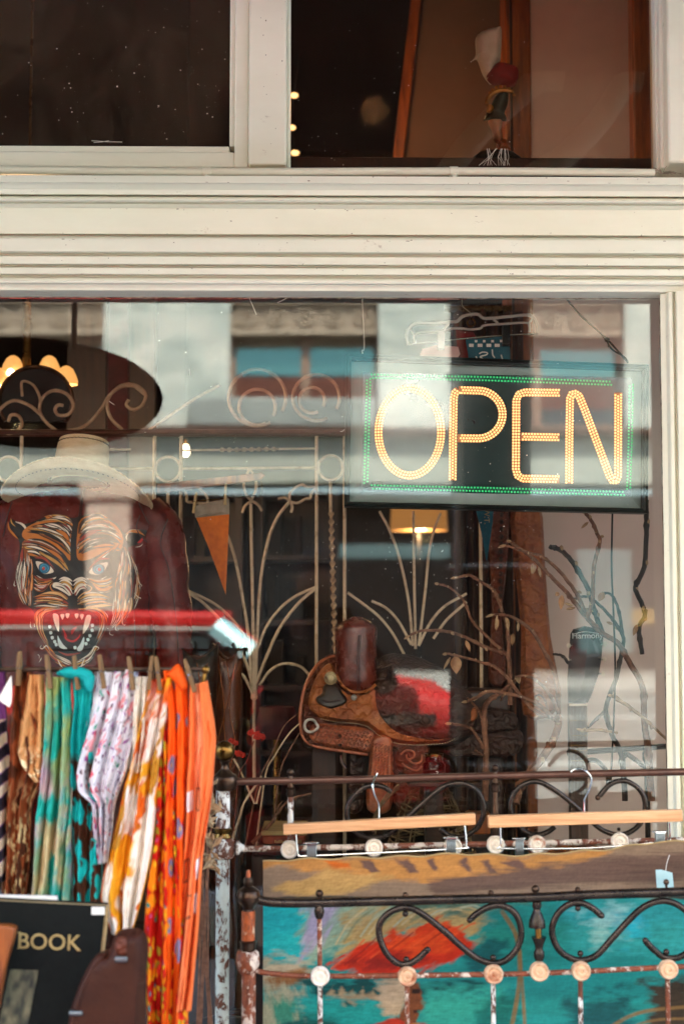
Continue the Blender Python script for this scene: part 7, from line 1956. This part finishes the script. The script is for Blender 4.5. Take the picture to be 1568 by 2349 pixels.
# ------------------------------------------------------------------ rail of scarves, pegged up
SCY = -.56
RK = thing('scarf_rail', 'thin brass rail ending in a small ball that the scarves are pegged to', 'clothes rail', (-.75, SCY, 0))
zr_ = P(300, 1536, SCY).z
ex = P(472, 1534, SCY)
MB().tube([Vector((-.75, SCY, zr_)), Vector((ex.x, SCY, zr_))], .004, 8).build('rail', M['bronze'], RK)
MB().ball((ex.x, SCY - .004, zr_), .0075, 12).tube([(ex.x, SCY, zr_), (ex.x - .006, SCY + .0, zr_ - .03)], .004, 8).build('rail_ball', M['brass'], RK)
MB().tube([Vector((-.75, SCY, zr_ + .02)), Vector((-.75, SCY, 0))], .012, 10).lathe((-.75, SCY, 0), [(.16, 0), (.16, .012), (.02, .03)], 20).build('rail_stand', M['bronze'], RK)

def lerpx(tab, y): ys = [t[1] for t in tab]; return np.interp(y, ys, [t[0] for t in tab])
M['silk'] = vm('printed_silk', .65, .5, 900, .0, .2)
def scarf(label, left, right, fn, layer, folds=3.0, amp=.008, seed=0, gather=.5, nu=72, nv=190, group='scarves pegged along the rail'):
    Y0 = SCY + .006 - layer * .009; amp *= 1.25
    y0 = min(left[0][1], right[0][1]); y1 = max(left[-1][1], right[-1][1]); top = P(*Zscarf((left[0][0] + right[0][0]) / 2, y0), Y0)
    t = thing('scarf', label, 'scarf', top, group)
    v = np.linspace(0, 1, nv); u = np.linspace(0, 1, nu)
    UU, VV = np.meshgrid(u, v)
    def prof_(tab):
        yl = tab[0][1] + (tab[-1][1] - tab[0][1]) * v; xl = lerpx(tab, yl); k = np.hanning(25); k /= k.sum()
        pad = np.concatenate([xl[0] + (xl[0] - xl[1:13])[::-1], xl, xl[-1] + (xl[-1] - xl[-13:-1])[::-1]]); return np.convolve(pad, k, 'valid'), yl
    xl_, yl = prof_(left); xr_, yr_ = prof_(right)
    wob = (vn(UU * 2 + seed, VV * 6, seed) - .5) * 6 * VV ** .5
    XX = xl_[:, None] + (xr_ - xl_)[:, None] * UU + wob; YY = yl[:, None] + (yr_ - yl)[:, None] * UU
    if label.find('point') < 0: YY = YY + 4 * VV ** 6 * np.sin(UU * 9 + seed)
    px_, pz_ = PV(*Zscarf(XX, YY), Y0)
    ph = folds * 2 * math.pi * (UU + .12 * np.sin(VV * 3 + seed)) + seed
    d = amp * (.45 + .55 * np.minimum(1, VV * 2.5)) * (np.sin(ph) + .45 * np.sin(ph * 2.3 + seed * 2 + VV * 2) + .25 * np.sin(ph * .5 + 1))
    d += (fbm(UU * 5 + seed * 3, VV * 9, seed, 3) - .5) * amp * 1.5; d += (fbm(UU * 14 + VV * 8, VV * 40 + UU * 9, seed + 7, 2) - .5) * amp * .35
    d += (fbm(UU * 2.5 + seed * 5 + VV * 4, VV * 22, seed + 3, 2) - .5) * amp * .6
    edge = np.minimum(UU, 1 - UU); d += amp * 1.2 * np.maximum(0, .08 - edge) / .08
    arr = np.stack([px_, Y0 + d, pz_], 2)
    # cloth coordinates: unfolded width runs wider than it looks
    du = np.diff(arr, axis=1); U = np.concatenate([np.zeros((nv, 1)), np.cumsum(np.linalg.norm(du[..., [0, 1]], axis=2), axis=1)], 1)
    Vm = (arr[0:1, :, 2] - arr[:, :, 2])
    colr = fn(U, Vm, UU, VV)
    o_ = MB().grid(arr, colr).build('scarf_cloth', M['silk'], t); q = o_.modifiers.new('thick', 'SOLIDIFY'); q.thickness = .0008; q.offset = 1
    for e in (0, -1):
        MB().tube([Vector(p) + Vector((0, -.0006, 0)) for p in arr[::6, e]], .0009, 4).build('hem', pm('hem_' + label[:12], tuple(colr[nv // 2, e] * .8), rough=.6), t)
    return t
def flat(c, sh): return np.ones(sh + (3,)) * np.array(S(c))
def mixc(A, c, m): return A * (1 - m[..., None]) + np.array(S(c)) * m[..., None]
def hard(x, k=.06): return np.clip(x / k + .5, 0, 1)
def f_purple(U, V, u, v): return mixc(mixc(flat('#7a3f7c', U.shape), '#1c1620', hard(np.sin(V * 150 + U * 40 + 1.5) * (V > .085) - .1)), '#b9a78e', hard(-np.sin(V * 150 + U * 40 + 1.5) * (V > .085) - .1))
def f_rust(U, V, u, v):
    A = flat('#84401f', U.shape); m = hard(fbm(U * 90, V * 40, 3) - .56) * np.clip((V - .17) * 12, 0, 1); A = mixc(A, '#d8bf8c', m); return mixc(A, '#4a2412', hard(fbm(U * 60, V * 30, 9) - .62))
def f_tan(U, V, u, v):
    A = flat('#c68f5a', U.shape); A = mixc(A, '#b3622c', hard(v - .82 + .4 * (u - .5)) * .0); m = hard(fbm(U * 130, V * 130, 5) - .55) * np.clip((v - .66) * 8, 0, 1); A = mixc(A, '#efdcb0', m); return mixc(A, '#5c3416', hard(fbm(U * 100, V * 160, 6) - .6) * np.clip((v - .7) * 8, 0, 1))
def f_tie(U, V, u, v):
    n1, n2, n3 = fbm(U * 14, V * 9, 11), fbm(U * 16, V * 10, 12), fbm(U * 16, V * 10, 13)
    A = flat('#7fa27f', U.shape); A = mixc(A, '#9fae6c', hard(n1 - .5, .3)); A = mixc(A, '#b79ab4', hard(n2 - .54, .2) * np.clip(V * 8 - .4, 0, 1)); A = mixc(A, '#c9b489', hard(n3 - .55, .2) * np.clip(V * 6 - .8, 0, 1))
    A = mixc(A, '#1fa89c', hard(fbm(U * 18, V * 18, 14) - .56, .15)); return mixc(A, '#149a92', np.clip((V - .33) * 9 + (n1 - .5) * 5, 0, 1))
def f_turq(U, V, u, v):
    A = flat('#14b3b3', U.shape); A = mixc(A, '#4a2412', np.clip((V - .135) * 60, 0, 1)); d, _ = spots(U * 26 + .3, V * 19, 21, .38, .46, .95); m = hard(d, .05) * np.clip((V - .14) * 60, 0, 1); A = mixc(A, '#16b8b8', m)
    d2, _ = spots(U * 26 + .45, V * 19 + .2, 21, .1, .2, .6); return mixc(A, '#4a2412', hard(d2, .05) * m)
def f_floral(U, V, u, v):
    A = flat('#dfdfe8', U.shape); A = A * (.93 + .12 * fbm(U * 30, V * 20, 8))[..., None]
    for sc_, seed, c, r0, r1, keep in ((60, 31, '#8a3a8c', .1, .26, .45), (52, 36, '#d6566c', .12, .3, .42), (70, 41, '#55324a', .1, .24, .4), (48, 46, '#1f9a7c', .1, .22, .22), (34, 51, '#e8a0a8', .15, .36, .3)):
        d, i_ = spots(U * sc_ + seed + .3 * fbm(U * 60, V * 60, seed), V * sc_ * .7 + .4 * fbm(U * 70, V * 70, seed + 1), seed, r0, r1, keep); A = mixc(A, c, hard(d, .1))
    d, i_ = spots(U * 60 + 31, V * 42, 31, .03, .1, .45); return mixc(A, '#efe9ee', hard(d, .1))
def f_white(U, V, u, v): return flat('#eae6dc', U.shape)
def f_gold(U, V, u, v):
    A = flat('#e8dfd6', U.shape); A = mixc(A, '#d8661a', hard(fbm(U * 16 + 1, V * 11, 61) - .50, .05)); A = mixc(A, '#b8832a', hard(fbm(U * 20, V * 12, 62) - .50, .05)); A = mixc(A, '#e8a21e', hard(fbm(U * 14 + 5, V * 13, 63) - .56, .04)); A = mixc(A, '#efe6da', hard(fbm(U * 12, V * 8, 64) - .55, .05))
    return mixc(A, '#d8541a', np.clip(1 - V * 18, 0, 1) * hard(fbm(U * 30, V * 20, 6) - .45))
def f_orange(U, V, u, v):
    A = flat('#e8590c', U.shape); A = A * (.85 + .3 * fbm(U * 12, V * 4, 71))[..., None]; A = mixc(A, '#c42a08', np.clip(np.abs(u - .5) * 4 - 1.5, 0, 1) * .6)
    d, i_ = spots(U * 22 + .4, V * 15 + .3, 72, .16, .24, .55); A = mixc(A, '#7d7a9c', hard(d + .05 * np.sin(np.arctan2(U, V) * 5), .06)); d, i_ = spots(U * 22 + .4, V * 15 + .3, 72, .05, .1, .55); A = mixc(A, '#d8a03a', hard(d, .06))
    d, i_ = spots(U * 24 + 4, V * 17 + 3, 76, .12, .22, .4); return mixc(A, '#c81e0c', hard(d, .08))
def f_red(U, V, u, v):
    A = flat('#b81208', U.shape)
    for sc_, seed, c, r0, r1, keep in ((34, 81, '#e8860f', .3, .45, .7), (44, 86, '#a8a02a', .2, .34, .5), (40, 91, '#d62a1a', .2, .38, .5), (60, 96, '#e8b01e', .15, .3, .5), (54, 99, '#1f7f86', .1, .22, .22), (60, 104, '#c04878', .1, .2, .2)):
        d, i_ = spots(U * sc_ + seed + .3 * fbm(U * 60, V * 60, seed), V * sc_ * .8, seed, r0, r1, keep); A = mixc(A, c, hard(d, .08))
    return A
def f_peach(U, V, u, v):
    A = flat('#e8733a', U.shape); A = mixc(A, '#efb48c', np.clip(1.1 - np.abs(u - .42) * 5, 0, 1) * np.clip(1.4 - V * 5, .15, 1) * .85)
    fx_, fy_ = (u * 3.0 + .1) % 1, (V * 17 + .2) % 1; id_ = _hash(np.floor(u * 3 + .1), np.floor(V * 17 + .2), 5)
    sq = (np.abs(fx_ - .5) < .3) & (np.abs(fy_ - .5) < .3) & (id_ > .86); A = mixc(A, '#f0e4e4', hard(sq - .5))
    rim = (np.maximum(np.abs(fx_ - .5) / .3, np.abs(fy_ - .5) / .3) < 1.12) & ~(np.maximum(np.abs(fx_ - .5) / .3, np.abs(fy_ - .5) / .3) < .9) & (id_ > .35) & (id_ < .43)
    return mixc(A, '#7a3a28', hard(rim - .5))
scarf('purple scarf with black and cream stripes below, at the far left of the rail', [(-110, 190), (-110, 900), (-105, 1500)], [(20, 190), (30, 480), (50, 800), (30, 1500)], f_purple, 1.0, 2, .008, 1)
scarf('rust brown scarf with gold flecks, left of the tan knotted scarf', [(95, 205), (72, 400), (45, 700), (20, 1000), (8, 1300), (0, 1600)], [(190, 205), (200, 400), (270, 600), (300, 760), (255, 900), (195, 1000), (182, 1300), (150, 1600)], f_rust, 0.2, 2.5, .009, 2)
scarf('tan scarf folded to a point with gold speckled lower corner', [(178, 222), (150, 400), (105, 600), (85, 700), (125, 790), (225, 885)], [(262, 222), (270, 400), (268, 600), (262, 720), (252, 800), (245, 885)], f_tan, 1.3, 1.5, .006, 3)
scarf('green and lilac tie-dyed scarf with turquoise ends', [(282, 235), (275, 500), (250, 800), (222, 1100), (198, 1640)], [(428, 235), (436, 600), (440, 1000), (432, 1300), (430, 1640)], f_tie, .9, 3.2, .010, 4)
scarf('turquoise scarf with brown spotted tail between the green and floral scarves', [(440, 205), (452, 420), (435, 620), (438, 1000), (438, 1660)], [(575, 225), (560, 400), (548, 560), (580, 800), (612, 1200), (622, 1660)], f_turq, .0, 2.2, .008, 5)
scarf('white scarf printed with purple, pink and green flowers', [(585, 190), (560, 400), (510, 600), (455, 830), (470, 960), (568, 1000), (576, 1200), (612, 1380)], [(838, 190), (832, 400), (815, 600), (785, 800), (705, 1000), (690, 1200), (655, 1380)], f_floral, .8, 3.4, .011, 6)
scarf('plain white scarf beside the floral one', [(830, 235), (818, 600), (790, 820)], [(932, 232), (905, 600), (860, 820)], f_white, .2, 2, .008, 7)
scarf('white scarf splashed with orange and gold, slanting down to the left', [(930, 255), (862, 500), (790, 800), (722, 1100), (662, 1300), (612, 1620), (690, 1830)], [(1078, 235), (1042, 500), (992, 800), (962, 1050), (935, 1300), (862, 1650), (810, 1830)], f_gold, 1.5, 2.8, .010, 8)
scarf('bright orange scarf dotted with small grey blue flowers', [(1005, 195), (1040, 500), (1015, 900), (1005, 1300), (990, 1800), (985, 2420)], [(1150, 195), (1158, 600), (1150, 1100), (1142, 1600), (1125, 2420)], f_orange, .9, 2.0, .008, 9)
scarf('red scarf with orange and green blossoms hanging under the orange ones', [(985, 500), (960, 1200), (905, 1500), (885, 1800), (910, 2440)], [(1040, 500), (1090, 1300), (1150, 1800), (1150, 2440)], f_red, .4, 2.5, .008, 10)
scarf('peach and orange scarf with pale squares, last on the rail', [(1168, 290), (1155, 700), (1150, 1200), (1110, 1700), (1058, 2290)], [(1272, 262), (1328, 600), (1302, 1000), (1252, 1300), (1222, 1800), (1176, 2300)], f_peach, 1.3, 1.8, .009, 11)
# knot of turquoise cloth thrown over the rail and the upper folds of the orange one
kn = [o for o in bpy.data.objects if o.get('label', '').startswith('turquoise scarf')][0]
mb = pillow(smooth([P(*Zscarf(*p), SCY - .012) for p in ((345, 215), (400, 180), (480, 172), (560, 200), (585, 250), (560, 330), (520, 300), (500, 255), (430, 245), (390, 235))], 4, True), .014, .02)
mb.c = [S('#109c9e')] * len(mb.v); mb.build('scarf_knot', M['silk'], kn)
kn = [o for o in bpy.data.objects if o.get('label', '').startswith('bright orange scarf')][0]
mb = pillow(smooth([P(*Zscarf(*p), SCY - .008) for p in ((1010, 235), (1050, 195), (1095, 155), (1130, 190), (1160, 290), (1120, 320), (1060, 250))], 4, True), .012, .02)
mb.c = [S('#e25512')] * len(mb.v); mb.build('scarf_fold', M['silk'], kn)
HT = thing('price_tag', 'white paper price tag tied to the purple scarf at the far left', 'price tag', P(12, 1590, SCY - .02))
mb = MB().extrude([(p.x, p.z) for p in [P(*Zscarf(*q), SCY - .025) for q in ((0, 350), (70, 225), (75, 300), (72, 390), (60, 425), (0, 385))]], SCY - .026, SCY - .025, 'y').build('card', M['white'], HT)
names = ['rust brown scarf', 'tie-dyed scarf', 'turquoise scarf', 'left edge of the floral scarf', 'right edge of the floral scarf', 'plain white scarf', 'orange and gold scarf', 'bright orange scarf', 'far left purple scarf']
for (x, y, ro, ti), nm in zip(((118, 180, 3, 8), (300, 200, -9, -5), (470, 205, -7, 4), (628, 200, -8, 6), (808, 210, -9, -4), (930, 205, 6, 3), (975, 210, -8, 6), (1170, 225, -17, 5), (-30, 190, 6, 0)), names):
    q = P(*Zscarf(x, y), SCY - .012)
    make_peg(q, 'weathered wooden clothes peg gripping the ' + nm, 'clothes pegs along the scarf rail', R(ti), R(ro), .82, 'peg')

# ------------------------------------------------------------------ the table of oddments at the lower left
TB = thing('trestle_table', 'low dark table carrying the black album', 'table', (-.55, -.62, 0))
MB().box(-1.2, -.12, -.86, -.40, .66, .69).build('table_top', M['dark_wood'], TB, bevel=.004)
for x, y in ((-1.15, -.82), (-1.15, -.44), (-.17, -.82), (-.17, -.44)): MB().box(x - .02, x + .02, y - .02, y + .02, 0, .659).build('leg', M['dark_wood'], TB)
ZT = lambda x, y: (x * .3715, 1879 + y * .3715)
AY = -.68
AL = thing('photo_album', 'black cloth album with gilt BOOK title standing upright on the table', 'book', (P(60, 2200, AY).x, AY, .69))
tl, tr, br = P(*ZT(-260, 495), AY), P(*ZT(652, 540), AY), P(*ZT(585, 1000), AY)
cov = [(tl.x, tl.z), (tr.x, tr.z), (tr.x - .035, .69), (tl.x - .01, .69)]
MB().extrude(cov, AY, AY + .003, 'y').build('front_cover', M['album'], AL, bevel=.001)
MB().extrude([(x + .003, z - .003 if z > .7 else z) for x, z in cov], AY + .0035, AY + .026, 'y').build('pages', M['page'], AL)
MB().extrude(cov, AY + .0265, AY + .0295, 'y').build('back_cover', M['album'], AL, bevel=.001)
a, b = P(*ZT(565, 545), AY - .001), P(*ZT(645, 592), AY - .001)
MB().box(a.x, b.x, AY - .0008, AY - .0002, b.z, a.z).build('white_sticker', M['white'], AL)
tb_ = text_into(MB(), 'BOOK', upright(*ZT(103, 800), AY - .0004, R(2.2)) @ Matrix.Diagonal((1.0, 1.0, 1.0, 1)), 128 * .3715 * SC(AY) * 1.05, .0003, .0002)
s_ = SC(AY) * .3715
for x in (112,):
    for dy in (0, -97):
        q = P(*ZT(x, 800 + dy + (x - 100) * .055), AY - .0006); tb_.box(q.x - 6 * s_, q.x + 16 * s_, AY - .0007, AY - .0001, q.z - 1 * s_, q.z + 4 * s_)
tb_.build('gilt_title', M['gold_print'], AL, flat=True)
pq = [P(*ZT(x, y), AY - .0006) for x, y in ((60, 930), (238, 935), (170, 1280), (-10, 1280))]
mb = MB(); n = 18; ar = np.zeros((n, n, 3)); cc_ = np.zeros((n, n, 3))
for i in range(n):
    for j in range(n):
        p = pq[0].lerp(pq[1], j / (n - 1)).lerp(pq[3].lerp(pq[2], j / (n - 1)), i / (n - 1)); ar[i, j] = p
        f = fbm([j * .35], [i * .4], 4)[0]; cc_[i, j] = np.array(S('#1f2a26')) * (1 - f) + np.array(S('#8e8a6a')) * max(0, f - .25)
mb.grid(ar, cc_).build('cover_photograph', vm('faded_photograph', .4, 0), AL)
WPZ = thing('paper_sheaf', 'thin white papers lying along the top behind the black album', 'papers', P(*ZT(100, 480), AY + .04))
a, b = P(*ZT(-200, 470), AY + .032), P(*ZT(348, 505), AY + .032)
MB().extrude([(a.x, a.z), (b.x, b.z + .006), (b.x + .001, b.z - .006), (b.x, .70), (a.x, .70)], AY + .032, AY + .044, 'y').build('papers', M['white'], WPZ, bevel=.001)
OF = thing('picture_moulding', 'edge of an orange wooden frame leaning at the far lower left', 'frame', (P(*ZT(0, 900), AY - .05).x, AY - .05, .69))
pp = [P(*ZT(x, y), AY - .05) for x, y in ((-160, 640), (62, 658), (100, 668), (92, 720), (40, 900), (-8, 1180), (-160, 1180))]
MB().extrude([(p.x, max(p.z, .69)) for p in pp], AY - .058, AY - .036, 'y').build('frame_board', M['orange_wood'], OF, bevel=.003)
LC = thing('leather_case', 'worn brown leather case with rounded neck and small buckle, lower left before the scarves', 'case', (P(*ZT(700, 1000), AY - .05).x, AY - .07, .69))
CYY = AY - .06
pillow(smooth([P(*ZT(*p), CYY) for p in ((700, 740), (740, 690), (830, 675), (890, 700), (915, 790), (905, 950), (900, 1250), (900, 1500), (420, 1500), (425, 1250), (470, 1080), (540, 920), (610, 830), (670, 810))], 5, True), .03, .018).build('case_body', M['leather_case'], LC)
pillow(smooth([P(*ZT(*p), CYY - .014) for p in ((600, 840), (660, 830), (640, 900), (560, 1060), (515, 1300), (505, 1500), (428, 1500), (432, 1240), (480, 1060), (545, 920))], 4, True), .012, .008).build('side_strap', M['leather_case'], LC)
pillow(smooth([P(*ZT(*p), CYY - .026) for p in ((715, 740), (780, 735), (785, 830), (720, 830))], 3, True), .008, .006).build('strap_loop', M['saddle_brown'], LC)
a, b = P(*ZT(710, 850), CYY - .034), P(*ZT(785, 885), CYY - .034); MB().box(a.x, b.x, CYY - .038, CYY - .03, b.z, a.z).build('buckle', M['clip'], LC, bevel=.002)
a, b = P(*ZT(428, 1185), CYY - .03), P(*ZT(510, 1215), CYY - .03); MB().box(a.x, b.x, CYY - .034, CYY - .02, b.z, a.z).build('buckle', M['clip'], LC, bevel=.002)
# dried flowers beside the first bed post, and bracken behind it
DB = thing('dried_bouquet', 'bunch of crumpled dried leaves and stalks between the scarves and the white bed post', 'dried flowers', (P(478, 1900, -.30).x, -.30, .69))
rr = random.Random(4)
for k in range(9):
    x0 = 470 + rr.uniform(-10, 14)
    MB().tube(smooth([P(x0 + rr.uniform(-8, 8), 1790 + k * 18, -.30 + rr.uniform(-.02, .02)), P(x0 - 5, 2000, -.30), Vector((P(470, 2300, -.30).x + rr.uniform(-.02, .02), -.30, .69))], 6), [.0012, .002], 6).build('stalk', M['twig'], DB)
for k in range(60):
    c = P(477 + rr.gauss(0, 9), rr.uniform(1790, 2000), -.30 + rr.uniform(-.03, .02)); l = rr.uniform(.006, .016); a = rr.random() * 6.28; d = Vector((math.cos(a), rr.uniform(-.4, .4), math.sin(a))) * l; u = Vector((-d.z, rr.uniform(-.01, .01), d.x)) * .4
    MB().add([c - d, c + u, c + d, c - u, c + Vector((0, -.004, 0))], [(0, 1, 4), (1, 2, 4), (2, 3, 4), (3, 0, 4)]).build('leaf', M['bud'] if k % 3 else M['leaf_dry'], DB, flat=True)
